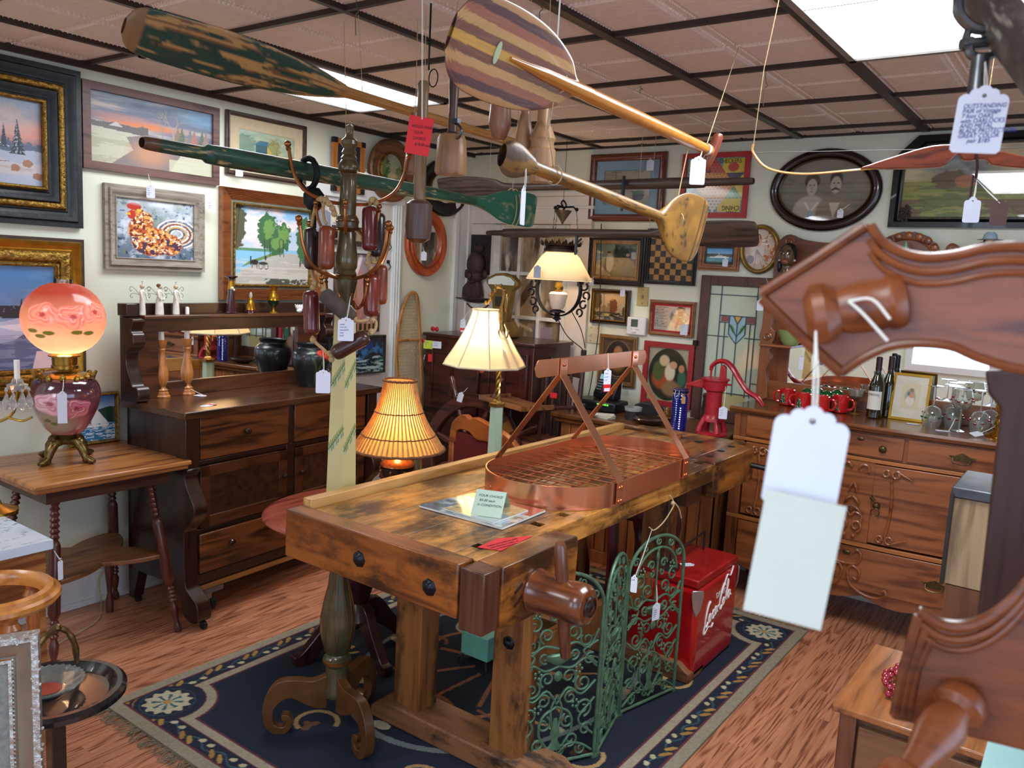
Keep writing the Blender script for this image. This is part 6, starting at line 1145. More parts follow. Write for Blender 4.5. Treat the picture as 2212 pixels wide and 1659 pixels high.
# icebox cabinet
IB = thing('icebox', 'dark mahogany icebox cabinet with chrome latches in the back corner', 'cabinet', (-3.18, 4.03, 0), world=True); MH = wood('1e0b08', '4c1f18', 'x', 1, .3, .4); MHZ = wood('1e0b08', '4c1f18', 'z', 1, .3, .4); CHR = plain('c2c4c6', .15, 1)
b = B(); b.box(-3.63, -2.76, 4.03, 4.44, .06, 1.19); b.obj('body', MHZ, IB, bevel=.004); b = B(); b.box(-3.645, -2.745, 4.015, 4.45, 1.185, 1.207); b.obj('top', MH, IB, bevel=.005)
for sx in (-3.60, -2.79): 
    for sy in (4.06, 4.41): B().box(sx-.02, sx+.02, sy-.02, sy+.02, 0, .06).obj('foot', MHZ, IB)
for x0, x1, z0, z1, nm in ((-3.60, -3.16, .72, 1.14, 'door'), (-3.13, -2.79, .72, 1.14, 'door'), (-3.60, -3.16, .10, .68, 'door'), (-3.13, -2.79, .10, .68, 'door')):
    d = B(); d.box(x0, x1, 4.012, 4.03, z0, z1); d = d.obj(nm, MH, IB, bevel=.004); w_ = .06
    b = B(); b.box(x0, x0+w_, 4.004, 4.012, z0, z1); b.box(x1-w_, x1, 4.004, 4.012, z0, z1); b.box(x0, x1, 4.0045, 4.012, z0, z0+w_); b.box(x0, x1, 4.0045, 4.012, z1-w_, z1); b.obj('door_frame', MH, d, bevel=.003)
    B().box((x0+x1)/2-.015, (x0+x1)/2+.015, 4.005, 4.012, z0+w_, z1-w_).obj('mullion', MHZ, d)
for x, z in ((-3.60, 1.0), (-3.0, .80), (-2.98, .42)): 
    b = B(); b.box(x-.025, x+.025, 3.996, 4.004, z-.02, z+.02) if x > -3.5 else b.tube([(x, 4.0, z+.06), (x-.004, 3.985, z+.02), (x+.004, 3.985, z-.02), (x, 4.0, z-.08)], [.008, .01, .007, .005], 8)
    if x > -3.5: b.tube([(x-.045, 3.99, z-.01), (x, 3.982, z), (x+.01, 3.98, z)], .008, 8)
    b.obj('latch', CHR, IB)
price_tag((-3.575, 3.993, 1.13), (.3, -1, 0), 'yellow-green square note on the upper left of the icebox', ['39.00', ' as', '  is'], w=.065, h=.055, plain_=True, hole=False, col=plain('c6d64a', .6, var=.03), size=.014)
price_tag((-3.498, 3.993, 1.135), (.3, -1, 0), 'white cut card beside the yellow-green note on the icebox', ['Lift top', 'ice box'], w=.062, h=.045, plain_=True, hole=False, size=.012)
price_tag((-3.55, 3.99, 1.045), (.3, -1, 0), 'small red and white sale tag on the icebox door', None, w=.03, h=.05, hole=False, plain_=True, col=REDP)
for k, (x, z) in enumerate(((-3.63, 1.13), (-3.58, 1.21))):   # red bows
    t = thing('ribbon_bow', ['red ribbon bow at the upper left edge of the icebox', 'red ribbon bow on top of the icebox beside the snowshoe'][k], 'bow', (x, 3.99 if k == 0 else 4.06, z))
    b = B(); 
    for s in (-1, 1): b.sph((s*.018, 0, .02), .018, (1, .5, .9), 10)
    b.sph((0, -.004, .018), .008, n=8); b.obj('loops', plain('b01c2c', .6), t)
# ship's wheel
t = thing('ship_wheel', 'dark wooden ship wheel leaning against the icebox', 'wheel', (-3.03, 3.80, .0)); WD = wood('26100c', '5c2c22', 'x', 1.2, .28, .4)
Mw = Matrix.Translation((0, 0, .52)) @ Matrix.Rotation(R(-10), 4, 'X') @ Matrix.Scale(1.19, 4)
b = B(); b.m = Mw; n = 64; pr = [(.245, -.018), (.305, -.018), (.31, -.01), (.31, .01), (.305, .018), (.245, .018), (.24, .01), (.24, -.01), (.245, -.018)]; b.lathe([(r_, y) for r_, y in pr], n=n, axis='y', cap=False); b.obj('rim', WD, t)
b = B(); b.m = Mw; b.lathe([(.06, -.03), (.075, -.02), (.075, .02), (.06, .03)], n=32, axis='y'); b.obj('hub', WD, t)
for k in range(8):
    a = k*pi/4+.3; b = B(); b.m = Mw @ Matrix.Rotation(a, 4, 'Y'); b.lathe([(.012, .06), (.017, .09), (.012, .14), (.02, .18), (.014, .23), (.014, .31), (.017, .325), (.012, .335), (.016, .37), (.019, .40), (.014, .425), (.004, .43)], n=12); b.obj('spoke', WD, t)
b = B(); b.m = Mw @ Matrix.Rotation(R(52), 4, 'Y'); b.box(-.03, .03, -.0195, -.018, .25, .30); b.obj('brass_inlay', plain('8a5a2a', .4, .4), t)
price_tag((-3.10, 3.77, .865), (.5, -1, 0), 'white tag tied to a spoke of the ship wheel', ['ship', 'wheel'], w=.034, h=.06, string=(-3.07, 3.80, .925), rz=-.25)
t = thing('ribbon_bow', 'red ribbon bow on the ship wheel in front of the icebox', 'bow', (-3.0, 3.79, .60)); b = B()
for s in (-1, 1): b.add([(0, 0, .015), (s*.05, -.01, .04), (s*.055, -.005, -.005), (0, .01, 0), (0, -.012, .008)], [(0, 1, 4), (1, 2, 4), (2, 3, 4), (0, 3, 2, 1)])
b.obj('loops', plain('b01c2c', .6), t)
# red upholstered side chair
CH_ = thing('side_chair', 'carved wooden chair with dark red upholstered back behind the lamps', 'chair', (-2.67, 3.47, .0115), R(-14)); CW = wood('6a3214', 'a8602c', 'x', 1, .28, .4)
crest = spl([(-.30, .64), (-.295, .72), (-.27, .765), (-.22, .80), (-.17, .815), (-.12, .80), (-.08, .815), (-.03, .81), (.03, .80), (.10, .79), (.2, .765), (.27, .73), (.31, .69), (.315, .66), (.25, .66), (.15, .685), (.05, .70), (-.05, .695), (-.12, .725), (-.2, .725), (-.24, .70), (-.25, .64)], 4)
B().prism(crest, -.02, .018, 'xz').obj('crest_rail', CW, CH_, bevel=.006)
for x in (-.285, .285): B().box(x-.022, x+.022, -.018, .016, 0, .67).obj('back_post', CW, CH_, bevel=.004)
b = B(); b.box(-.27, .27, -.012, .02, .44, .71); b.obj('back_pad', plain('5c1414', .85, var=.25, scale=90), CH_, bevel=.01)
B().box(-.27, .27, -.50, -.0, .38, .46).obj('seat', plain('5c1414', .85, var=.25, scale=90), CH_, bevel=.02); b = B(); b.box(-.28, .28, -.51, -.0, .33, .385); b.obj('seat_rail', CW, CH_, bevel=.006)
for x in (-.25, .25): b = B(); b.tube([(x, -.47, .34), (x*1.08, -.5, .22), (x*1.0, -.48, .08), (x*1.06, -.50, 0)], [.028, .024, .014, .02], 10); b.obj('front_leg', CW, CH_)
# tall highchair
HC = thing('high_chair', 'old spindle-legged wooden high chair with a tray beside the icebox', 'high chair', (-2.66, 4.0, 0), R(-20)); HW = wood('2a1410', '54302a', 'z', 1.2, .35)
for sx in (-1, 1):
    for sy in (-1, 1): 
        b = B(); p0, p1 = Vector((sx*.13, sy*.12, .62)), Vector((sx*.17, sy*.17, 0)); b.m = Matrix.Translation(p1) @ (p0-p1).to_track_quat('Z', 'Y').to_matrix().to_4x4(); b.lathe([(.012, 0), (.018, .05), (.012, .1), (.018, .16), (.013, .2), (.018, .35), (.013, .4), (.018, .44), (.014, .62)], n=12); b.obj('leg', HW, HC)
b = B(); b.box(-.16, .16, -.15, .15, .62, .65); b.obj('seat', wood('54281a', '8a5038', 'x', 1, .5), HC, bevel=.008)
for k in range(4): b = B(); zz = .2 if k < 2 else .38; b.tube([(-.15, (-.14 if k % 2 else .14), zz), (.15, (-.14 if k % 2 else .14), zz)], .009, 8); b.obj('stretcher', HW, HC)
for k in range(5): x = -.12+.06*k; b = B(); b.lathe([(.009, .65), (.013, .72), (.008, .78), (.013, .9), (.009, 1.08)], (x, .13+.01*abs(k-2)*-1, 0), 10); b.obj('back_spindle', HW, HC)
for sx in (-1, 1): 
    b = B(); b.tube([(sx*.15, .13, .65), (sx*.16, .15, .9), (sx*.155, .17, 1.12)], [.014, .016, .012], 10); b.obj('back_post', HW, HC)
    b = B(); b.tube([(sx*.155, .15, .86), (sx*.17, -.05, .865), (sx*.17, -.16, .86)], .012, 8); b.obj('arm', HW, HC)
    b = B(); b.tube([(sx*.14, -.12, .65), (sx*.165, -.12, .86)], .011, 8); b.obj('arm_post', HW, HC)
b = B(); b.box(-.16, .16, .145, .17, 1.03, 1.1); b.obj('back_rail', HW, HC, bevel=.01)
b = B(); b.box(-.22, .22, -.30, -.08, .868, .878); b.box(-.225, .225, -.305, -.295, .868, .895); b.box(-.225, -.215, -.30, -.08, .868, .895); b.box(.215, .225, -.30, -.08, .868, .895); b.obj('tray', wood('54301c', '8f6038', 'x', 1, .35), HC)
price_tag((-2.50, 3.87, .945), (0, -1, 0), 'red sale tag on the high chair tray', None, w=.045, h=.03, hole=False, plain_=True, col=REDP)
# bridge floor lamp
FLP = thing('floor_lamp', 'brass floor lamp with green stone column and hanging cream bell shade', 'floor lamp', (-2.47, 3.30, 0)); ANT = plain('8a6c3c', .35, .8, var=.35, scale=70)
ON = plain('b4d2bc', .2, var=.1, scale=4, coat=.4)
b = B(); b.lathe([(.13, 0), (.135, .012), (.12, .03), (.05, .05), (.03, .08)], n=32); b.obj('base', ANT, FLP); b = B(); b.lathe([(.016, .06), (.016, .55)], n=16); b.lathe([(.03, .55), (.03, .565)], n=16); b.obj('lower_tube', ANT, FLP)
b = B(); b.lathe([(.042, .565), (.036, .945)], n=6); b.obj('stone_column', ON, FLP); b = B(); b.lathe([(.044, .945), (.044, .962), (.028, .966), (.024, .975), (.018, .98)], n=6); b.obj('column_cap', ANT, FLP)
b = B(); 
for s in range(3): b.tube([(.008*cos(z*60+s*2.09), .008*sin(z*60+s*2.09), z) for z in np.linspace(.975, 1.235, 40)], .0075, 6)
b.obj('twisted_rod', plain('b39a5c', .25, .85), FLP)
b = B(); b.lathe([(.016, 1.235), (.02, 1.25), (.014, 1.27), (.018, 1.30), (.024, 1.32), (.026, 1.34), (.016, 1.36), (.018, 1.38), (.014, 1.42), (.012, 1.45)], n=14)
for k in range(4): a = k*pi/2+.4; b.tube([(.015*cos(a), .015*sin(a), 1.29), (.036*cos(a), .036*sin(a), 1.30), (.04*cos(a), .04*sin(a), 1.33), (.03*cos(a), .03*sin(a), 1.335)], .004, 6)
b.obj('ornate_sleeve', ANT, FLP)
b = B(); cs = spl([(0, 0, 1.44), (.012, .0, 1.50), (-.0, -.0, 1.54), (-.03, -.01, 1.545), (-.06, -.01, 1.50), (-.085, -.01, 1.46)], 6); b.tube(cs, [.012-.0002*i for i in range(len(cs))], 8)
for k in range(0, len(cs), 3): b.sph((cs[k][0]+.008*sin(k), cs[k][1], cs[k][2]+.006), .011, n=8)
b.sph((.03, 0, 1.47), .022, (.6, .6, 2.2), 10); b.obj('bridge_arm', ANT, FLP)
def bell(n=8, top=.073, bot=.208, z0=1.145, z1=1.43):
    prof = [(bot, z0), (bot*.985, z0+.012)]+[(top+(bot-top)*(1-t)**1.35, z0+.012+(z1-z0-.022)*t) for t in np.linspace(.06, 1, 9)]+[(top, z1)]
    return prof
bx = -.085
b = B(); b.lathe(bell(), (bx, -.01, 0), 8, cap=False); FSH = shademat('e8d8b8', 'e8b070', 0, .6); b.m = None; sh_ = b.obj('bell_shade', FSH, FLP, sharp=25)
tr = B(); 
for k in range(8):
    a = 2*pi*k/8; tr.tube([(bx+r_*1.004*cos(a), -.01+r_*1.004*sin(a), z) for r_, z in bell()], .0035, 5)
for r_, z, w_ in ((.209, 1.147, .006), (.074, 1.43, .005)): tr.tube([(bx+r_*cos(2*pi*k/8), -.01+r_*sin(2*pi*k/8), z) for k in range(8)], w_, 6, closed=True)
tr.obj('shade_trim', plain('c9bd9c', .7), FLP); b = B(); b.sph((bx+.0, -.03, 1.12), .014, n=14); b.tube([(bx, -.01, 1.2), (bx, -.03, 1.13)], .001, 4); b.obj('pull_ball', plain('a85a34', .3, coat=.5), FLP)
point('lamp_bulb_glow', (-2.47-.085, 3.29, 1.31), 5.0, (1, .70, .42), .04)
price_tag((-2.415, 3.255, 1.19), (.5, -1, 0), 'long white tag hanging on the brass floor lamp', None, w=.03, h=.10, string=(-2.44, 3.27, 1.30))
# scales on the icebox
t = thing('kitchen_scale', 'antique brass counter scale with fan dial on the icebox', 'scale', (-3.22, 4.20, 1.208), R(5)); SB = plain('7a6434', .35, .6, var=.2); SI = plain('4c4640', .4, .5, var=.3, scale=40)
b = B(); b.prism([(-.12, 0), (-.12, .05), (-.09, .10), (-.05, .115), (.12, .115), (.17, .05), (.17, 0)], -.09, .09, 'xz'); b.obj('base', SB, t, bevel=.012)
b = B(); b.prism([(.03, .10), (.0, .30), (-.035, .34), (-.035, .375), (.03, .405), (.09, .41), (.15, .395), (.195, .36), (.195, .33), (.155, .30), (.13, .10)], -.03, .03, 'xz'); b.obj('dial_housing', SB, t, bevel=.008)
b = B(); b.prism([(-.018, .335), (-.018, .362), (.035, .388), (.09, .393), (.145, .382), (.178, .355), (.172, .335)], -.034, -.031, 'xz'); b.obj('dial_face', plain('c4ccc6', .3), t)
b = B(); b.box(.04, .12, -.033, -.030, .20, .26); b.obj('name_plate', plain('2c2620', .4), t)
b = B(); b.lathe([(.01, .205), (.08, .215), (.11, .235), (.112, .238), (.08, .222), (.01, .212)], (-.12, 0, 0), 32); b.prism([(-.22, .225), (-.26, .232), (-.25, .240), (-.22, .238)], -.05, .05, 'xz'); b.obj('scoop_pan', plain('6a6862', .3, .8), t)
b = B(); b.tube(spl([(-.20, 0, .20), (-.16, 0, .175), (-.11, 0, .165), (-.06, 0, .18), (-.03, 0, .20)], 5), .006, 8); b.lathe([(.03, .10), (.02, .12), (.035, .14), (.02, .155), (.012, .165)], (-.11, 0, 0), 16); b.lathe([(.025, .115), (.03, .125), (.02, .15), (.012, .155)], (-.055, -.05, 0), 14); b.obj('pan_support', plain('6a4a34', .35, .6), t)
price_tag((-3.36, 4.08, 1.28), (.5, -1, 0), 'white and red sale tag hanging from the antique scale', ['scale', '$ 85'], w=.034, h=.06, string=(-3.345, 4.12, 1.37), sale=1)
# hanging parlour lamp
HL = thing('hanging_lamp', 'lit hanging oil lamp with white cone shade and black iron harp', 'hanging lamp', (-2.69, 4.15, 1.36)); IR = plain('1d1b1e', .45, .5, var=.2); IRB = plain('3a2c22', .45, .6, var=.3, scale=50)
b = B(); b.lathe([(.195, .232), (.198, .236), (.115, .37), (.082, .40), (.080, .40), (.112, .368), (.192, .236)], n=48, cap=False); b.obj('cone_shade', shademat('f2e8d2', 'f0c890', 0, .55), HL)
b = B(); b.lathe([(.085, .395), (.10, .40), (.10, .415), (.09, .42), (.088, .43), (.105, .437), (.12, .44)], n=40, cap=False)
for k in range(20): a0 = 2*pi*k/20; a1 = a0+2*pi/20; am = (a0+a1)/2; b.add([(.118*cos(a0), .118*sin(a0), .436), (.118*cos(a1), .118*sin(a1), .436), (.137*cos(am), .137*sin(am), .472), (.116*cos(a0), .116*sin(a0), .434), (.116*cos(a1), .116*sin(a1), .434)], [(0, 1, 2), (3, 2, 4), (0, 2, 3), (1, 4, 2)])
b.obj('crown', IRB, HL)
hp_ = []
for s in (-1, 1):
    b = B(); b.tube([(s*(.155*cos(R(a))), 0, .175+.155*sin(R(a))) for a in range(-88, 32, 10)], [.008+.010*abs(cos(R(a))) for a in range(-88, 32, 10)], 8, flat=.5)
    b.obj('harp_arm', IR, HL)
    b = B()
    for cx_, cz_, r_, a0, a1 in ((.182, .205, .03, 90, 420), (.195, .15, .026, -60, 270), (.18, .095, .026, 60, 380), (.155, .05, .024, -90, 240), (.13, .25, .024, -90, 250), (.15, .215, .02, 0, 300)): b.tube([(s*(cx_+r_*(1-i/40)*cos(R(a0+(a1-a0)*i/16))), -.002, cz_+r_*(1-i/40)*sin(R(a0+(a1-a0)*i/16))) for i in range(17)], .006, 6)
    b.obj('filigree', IR, HL)
b = B(); b.prism([(-.02, .04), (-.012, .02), (-.03, .0), (-.012, -.005), (0, -.018), (.012, -.005), (.03, 0), (.012, .02), (.02, .04)], -.006, .006, 'xz'); b.obj('drop_finial', IR, HL, bevel=.002)
b = B(); b.lathe([(.05, .04), (.045, .05), (.012, .06)], n=20); b.obj('font_cup', IR, HL)
b = B(); b.lathe([(.035, .06), (.045, .08), (.055, .13), (.058, .15), (.045, .162), (.03, .165)], n=28); b.obj('china_font', plain('d8c8bc', .2, coat=.5), HL); b = B(); b.lathe([(.022, .165), (.028, .175), (.03, .19), (.022, .205), (.02, .22)], n=20); b.obj('burner', BRASS, HL)
for k in range(3):
    a = 2*pi*k/3+.5; x0, y0 = .10*cos(a), .10*sin(a); b = B(); 
    for j in range(16): z = .45+j*.0125; x = x0*(1-.2*j/16); y = y0*(1-.2*j/16); b.tube([(x+.0035*cos(j*pi/2+q*pi/4)*cos(q*pi/4*1), y+.0035*sin(q*pi/2)*(j % 2), z+.008*sin(q*pi/4)) for q in range(8)], .0012, 4, closed=True)
    b.obj('chain', IR, HL)
b = B(); b.lathe([(.004, .56), (.012, .58), (.05, .635), (.052, .642), (.01, .645)], n=24); b.obj('smoke_bell', plain('6a6254', .35, .7), HL)
b = B()
for k in range(3): a = 2*pi*k/3+.5; b.tube([(0, 0, .66), (.06*cos(a), .06*sin(a), .665), (.08*cos(a), .08*sin(a), .645)], .006, 6); b.sph((.08*cos(a), .08*sin(a), .65), .012, n=8)
b.tube(spl([(0, 0, .645), (.02, 0, .67), (0, 0, .70), (-.015, 0, .685), (0, 0, .66)], 4), .005, 6); b.tube([(0, 0, .66), (0, 0, CH-1.36)], .0015, 5); b.obj('pulley', IR, HL)
point('lamp_bulb_glow', (-2.69, 4.15, 1.36+.30), 3.2, (1, .75, .5), .03)
price_tag((-2.70, 3.93, 1.635), toC((-2.7, 4, 1.68)), 'dark-looking tag hanging in front of the white cone lamp shade', None, w=.04, h=.07, string=(-2.72, 4.02, 1.80), col=plain('8f97ad', .7))
# lamp cords at the door casing
t = thing('lamp_cord', 'dark electric cords with a plug hanging beside the door casing', 'cord', (-2.66, 4.42, .9), world=True)
for pts in ([(-2.69, 4.16, 1.36), (-2.70, 4.3, 1.25), (-2.66, 4.40, 1.18), (-2.65, 4.42, 1.15)], [(-2.60, 4.16, 1.42), (-2.62, 4.32, 1.3), (-2.64, 4.42, 1.18)], [(-2.645, 4.42, 1.12), (-2.64, 4.43, 1.05), (-2.68, 4.44, .95), (-2.66, 4.46, .86)], [(-2.60, 4.45, 1.95), (-2.585, 4.46, 1.6), (-2.575, 4.46, 1.3), (-2.60, 4.46, 1.0), (-2.62, 4.46, .86)]):
    b = B(); b.tube(spl(pts, 6), .003, 6); b.obj('cord', plain('2a2422', .6), t)
b = B(); b.box(-2.665, -2.635, 4.41, 4.435, 1.125, 1.165); b.obj('plug', plain('3a2c28', .5), t, bevel=.004)
# ================= beadboard counter
CT = thing('counter', 'wooden shop counter with beadboard front at the back wall', 'counter', (-2.02, 4.2, 0), world=True); HCN = .835; CWD = wood('3a1f10', '7a4a26', 'x', .8, .3, .3); BDB = wood('6a3a1c', 'a8683a', 'z', .8, .4, .2)
b = B(); b.box(-2.57, -1.535, 3.95, 4.46, HCN-.03, HCN); b.obj('top', CWD, CT, bevel=.008); b = B(); b.box(-2.55, -1.545, 3.965, 4.44, HCN-.055, HCN-.03); b.obj('moulding', CWD, CT, bevel=.006)
b = B(); b.box(-2.52, -1.56, 4.0, 4.03, .0, HCN-.05); b.box(-2.52, -2.49, 4.0, 4.44, 0, HCN-.05); b.box(-1.59, -1.56, 4.0, 4.44, 0, HCN-.05)
for k in range(14): x = -2.515+k*.0685; b.box(x+.002, x+.064, 3.99, 4.002, .07, HCN-.06)
b.obj('beadboard_front', BDB, CT, bevel=.003); b = B(); b.box(-2.53, -1.555, 3.98, 4.0, 0, .07); b.obj('plinth', BDB, CT, bevel=.003)
ZC = HCN+.0005
t = thing('telephone', 'black cordless telephone on its answering base on the counter', 'telephone', (-2.40, 4.27, .90), R(-10)); PB = plain('15171a', .35, var=.05)
b = B(); b.prism([(0, .0), (.0, .03), (.06, .13), (.075, .13), (.07, 0)], -.085, .075, 'yz'); b.obj('base', PB, t, bevel=.006); b = B(); b.prism([(-.005, .03), (.045, .145), (.065, .14), (.02, .02)], -.075, -.02, 'yz'); h_ = b.obj('handset', plain('1e2024', .3), t, bevel=.005)
B().prism([(.030, .115), (.043, .143), (.044, .142), (.031, .113)], -.065, -.03, 'yz').obj('display', plain('7fa8b4', .3, emit='7fb4c4', es=.3), h_)
b = B()
for i in range(3):
    for j in range(4): y = .0065+.0062*j; z = .052+.0155*j; b.box(-.064+i*.0125, -.055+i*.0125, y-.004, y-.0005, z, z+.007)
k_ = b.obj('keypad', plain('8f98a0', .4), t); k_['kind'] = 'stuff'; B().box(.045, .06, .004, .012, .035, .045).obj('message_light', plain('d0302a', .3, emit='ff3020', es=1.5), t)
t = thing('modem', 'black modem with green lights under the telephone', 'modem', (-2.42, 4.27, ZC)); b = B(); b.box(-.14, .15, -.09, .08, 0, .062); b.obj('housing', PB, t, bevel=.012)
text('A R R I S', .016, 'lettering', plain('b9bcc0', .5), t, facing((-.11, -.091, .03), (0, -1, 0)))
for k in range(5): B().box(.03+k*.016, .04+k*.016, -.0915, -.089, .042, .049).obj('indicator', plain('4ade3a', .3, emit='50ff30', es=2.5), t)
t = thing('charger_box', 'black plastic box behind the modem on the counter', 'box', (-2.13, 4.33, ZC)); b = B(); b.prism([(-.08, 0), (-.075, .055), (-.03, .075), (.04, .072), (.08, .04), (.085, 0)], -.04, .05, 'xz'); b.obj('housing', plain('1c1e22', .5), t, bevel=.006)
t = thing('paper_stack', 'small stack of papers at the front of the counter', 'papers', (-2.27, 4.03, ZC)); 
for k in range(5): b = B(); b.m = Matrix.Rotation(.2*k-.3, 4, 'Z'); b.box(-.06, .07, -.03, .04, .0035*k, .0035*k+.003); b.obj('sheet', plain(['d0cdbc', '9ab0a8', 'd8d2c0', 'b8a888', 'cfd6cc'][k], .8), t)
t = thing('tape_roll', 'stack of clear tape reels beside the modem', 'tape', (-2.12, 4.12, ZC)); b = B(); b.lathe([(.045, 0), (.045, .05)], n=28); b.obj('reel', plain('2a2a2c', .3), t); b = B(); b.lathe([(.048, .05), (.05, .07), (.03, .07)], n=28); b.obj('tape', plain('c2c6c8', .15, trans=.4), t)
t = thing('wooden_bowl', 'dark round bowl lying at the front of the counter', 'bowl', (-1.98, 4.06, ZC)); b = B(); b.lathe([(.04, 0), (.075, .012), (.095, .03), (.09, .034), (.07, .018), (.01, .008)], n=36); b.obj('bowl', plain('2c1c18', .25, coat=.5), t)
t = thing('amber_dish', 'small amber glass dish behind the dark bowl on the counter', 'dish', (-1.97, 4.25, ZC)); b = B(); b.lathe([(.03, 0), (.06, .02), (.062, .022), (.03, .006)], n=24); b.lathe([(.02, .02), (.022, .06), (.012, .075)], n=16); b.obj('glass', plain('b07a30', .08, trans=.6), t)
t = thing('storage_jar', 'tall cobalt blue glass jar with wire clamp on the counter', 'jar', (-1.80, 4.03, ZC)); 
b = B(); pr = [(.040, 0)]+[(.041+.0025*(k % 2), .006+k*.006) for k in range(30)]+[(.036, .192), (.035, .2)]; b.lathe(pr, n=36); b.obj('body', plain('0c1f8c', .06, trans=.35, coat=1, var=.3), t)
b = B(); b.lathe([(.041, .203), (.042, .208), (.041, .220), (.03, .224)], n=32); b.obj('lid', plain('101a54', .1, trans=.3), t); b = B()
for z in (.198, .216): b.tube([(.043*cos(2*pi*k/32), .043*sin(2*pi*k/32), z) for k in range(32)], .0015, 5, closed=True)
b.tube([(.01, -.044, .216), (.012, -.05, .19), (.006, -.046, .165), (-.006, -.046, .165), (-.012, -.05, .19), (-.01, -.044, .216)], .0014, 5); b.obj('wire_clamp', plain('c6c9cc', .25, .9), t)
price_tag((-1.755, 3.97, ZC+.175), toC((-1.75, 3.97, 1)), 'brown and white tag on the blue jar', None, w=.02, h=.045, string=(-1.775, 3.985, ZC+.205), col=plain('b48a5c', .8))
# red hand pump
HP = thing('hand_pump', 'red cast iron hand water pump on the counter', 'pump', (-1.625, 4.06, ZC)); RD = plain('a8202c', .38, var=.18, scale=22, bump=.15, coat=.2); n = 32
b = B(); b.lathe([(.082, 0), (.086, .006), (.080, .012), (.070, .016)], n=36)
for k in range(4): a = k*pi/2+pi/4; b.tube([(.072*cos(a), .072*sin(a), .012), (.062*cos(a), .062*sin(a), .05), (.042*cos(a), .042*sin(a), .082)], [.016, .014, .016], 10)
b.lathe([(.055, .07), (.055, .085), (.045, .10), (.042, .105)], n=36); b.obj('foot', RD, HP)
b = B(); b.lathe([(.042, .10), (.041, .22), (.043, .228), (.056, .235), (.062, .27), (.064, .285), (.072, .288), (.072, .297), (.05, .30)], n=36); b.obj('barrel', RD, HP)
b = B(); o = [(-.055, .285), (-.08, .283), (-.12, .265), (-.155, .25), (-.155, .242), (-.11, .242), (-.055, .238)]; b.prism(o, -.022, .022, 'xz'); b.obj('spout', RD, HP, bevel=.006)
b = B(); b.prism([(.022, .295), (.024, .36), (.035, .372), (.052, .36), (.056, .295)], -.012, .012, 'xz'); b.obj('bracket', RD, HP, bevel=.003)
hp2 = spl([(-.03, 0, .335), (-.025, 0, .36), (.005, 0, .385), (.045, 0, .388), (.085, 0, .36), (.13, 0, .30), (.175, 0, .25), (.225, 0, .225), (.25, 0, .20), (.262, 0, .185)], 6); b = B(); b.tube(hp2, [.014+.009*sin(pi*i/len(hp2)) for i in range(len(hp2))], 10, flat=.6); b.tube([(-.028, 0, .34), (-.028, 0, .295)], .006, 8); b.obj('handle', RD, HP)
b = B(); b.tube([(.06, -.0, .27), (.09, -.0, .272)], .005, 8); b.obj('set_screw', RD, HP)
price_tag((-1.535, 3.97, ZC+.135), toC((-1.5, 3.97, 1)), 'white tag hanging from the red pump', ['pitcher', 'pump', '$ 45'], w=.042, h=.062, string=(-1.545, 4.0, ZC+.268))
t = thing('railing_post', 'short dark turned post standing between the blue jar and the red pump', 'post', (-1.735, 4.22, ZC)); b = B(); b.lathe([(.02, 0), (.02, .1), (.015, .16), (.018, .17), (.02, .18), (.012, .19)], n=16); b.obj('post', wood('2a1410', '54302a', 'z', 1), t)
# leaded window panel leaning at the wall
SW = thing('leaded_window', 'stained glass window panel with tulip design in a brown frame', 'stained glass window', (-1.70, 4.46, HCN), world=True); DK2 = wood('2c1410', '54302a', 'z', 1, .5)
y_ = BW-.022; x0, x1, z0, z1 = -1.925, -1.475, HCN+.002, 1.665
b = B(); b.box(x0, x0+.058, y_-.015, y_+.02, z0, z1); b.box(x1-.05, x1, y_-.015, y_+.02, z0, z1); b.box(x0+.058, x1-.05, y_-.015, y_+.02, z1-.055, z1); b.box(x0+.058, x1-.05, y_-.015, y_+.02, z0, z0+.07); b.obj('frame', DK2, SW, bevel=.003)
gx0, gx1, gz0, gz1 = x0+.058, x1-.05, z0+.07, z1-.055; GWd, GHt = gx1-gx0, gz1-gz0
def lead(c):
    c.c[:] = lin('b4c0aa'); c.mix((c.n(5, 3)-.5)*.8, 'c6d0c2'); c.mix(c.rect(.3, .0, .75, .14), 'b0a877')
    cx_, cz_ = .5, .72
    c.mix(c.rect(.22, .715, .36, .76), '7a2438'); c.mix(c.rect(.66, .715, .80, .76), '7a2438')
    c.mix(c.poly([(.37, .76), (.37, .62), (.51, .54), (.65, .62), (.65, .76)]), '8fb0c0'); c.mix(c.poly([(.45, .76), (.51, .71), (.57, .76)]), 'd8902a')
    c.mix(c.ell(.43, .66, .05, .022, .25, rot=-38), '3f8f2c'); c.mix(c.ell(.59, .66, .05, .022, .25, rot=38), '3f8f2c'); c.mix((c.n(14, 5)-.55)*1.5*c.rect(.37, .54, .65, .76), 'c9dce4')
canvas('glass', lead, lambda u, v: (gx0+u*GWd, y_+0*u, gz0+v*GHt), 110, 220, paintmat(.08, .8), SW)
LC = plain('5a6a74', .45, .4); b = B()
def ld(*pts):
    b.tube([(gx0+u*GWd, y_-.004, gz0+v*GHt) for u, v in pts], .0042, 6, flat=.6)
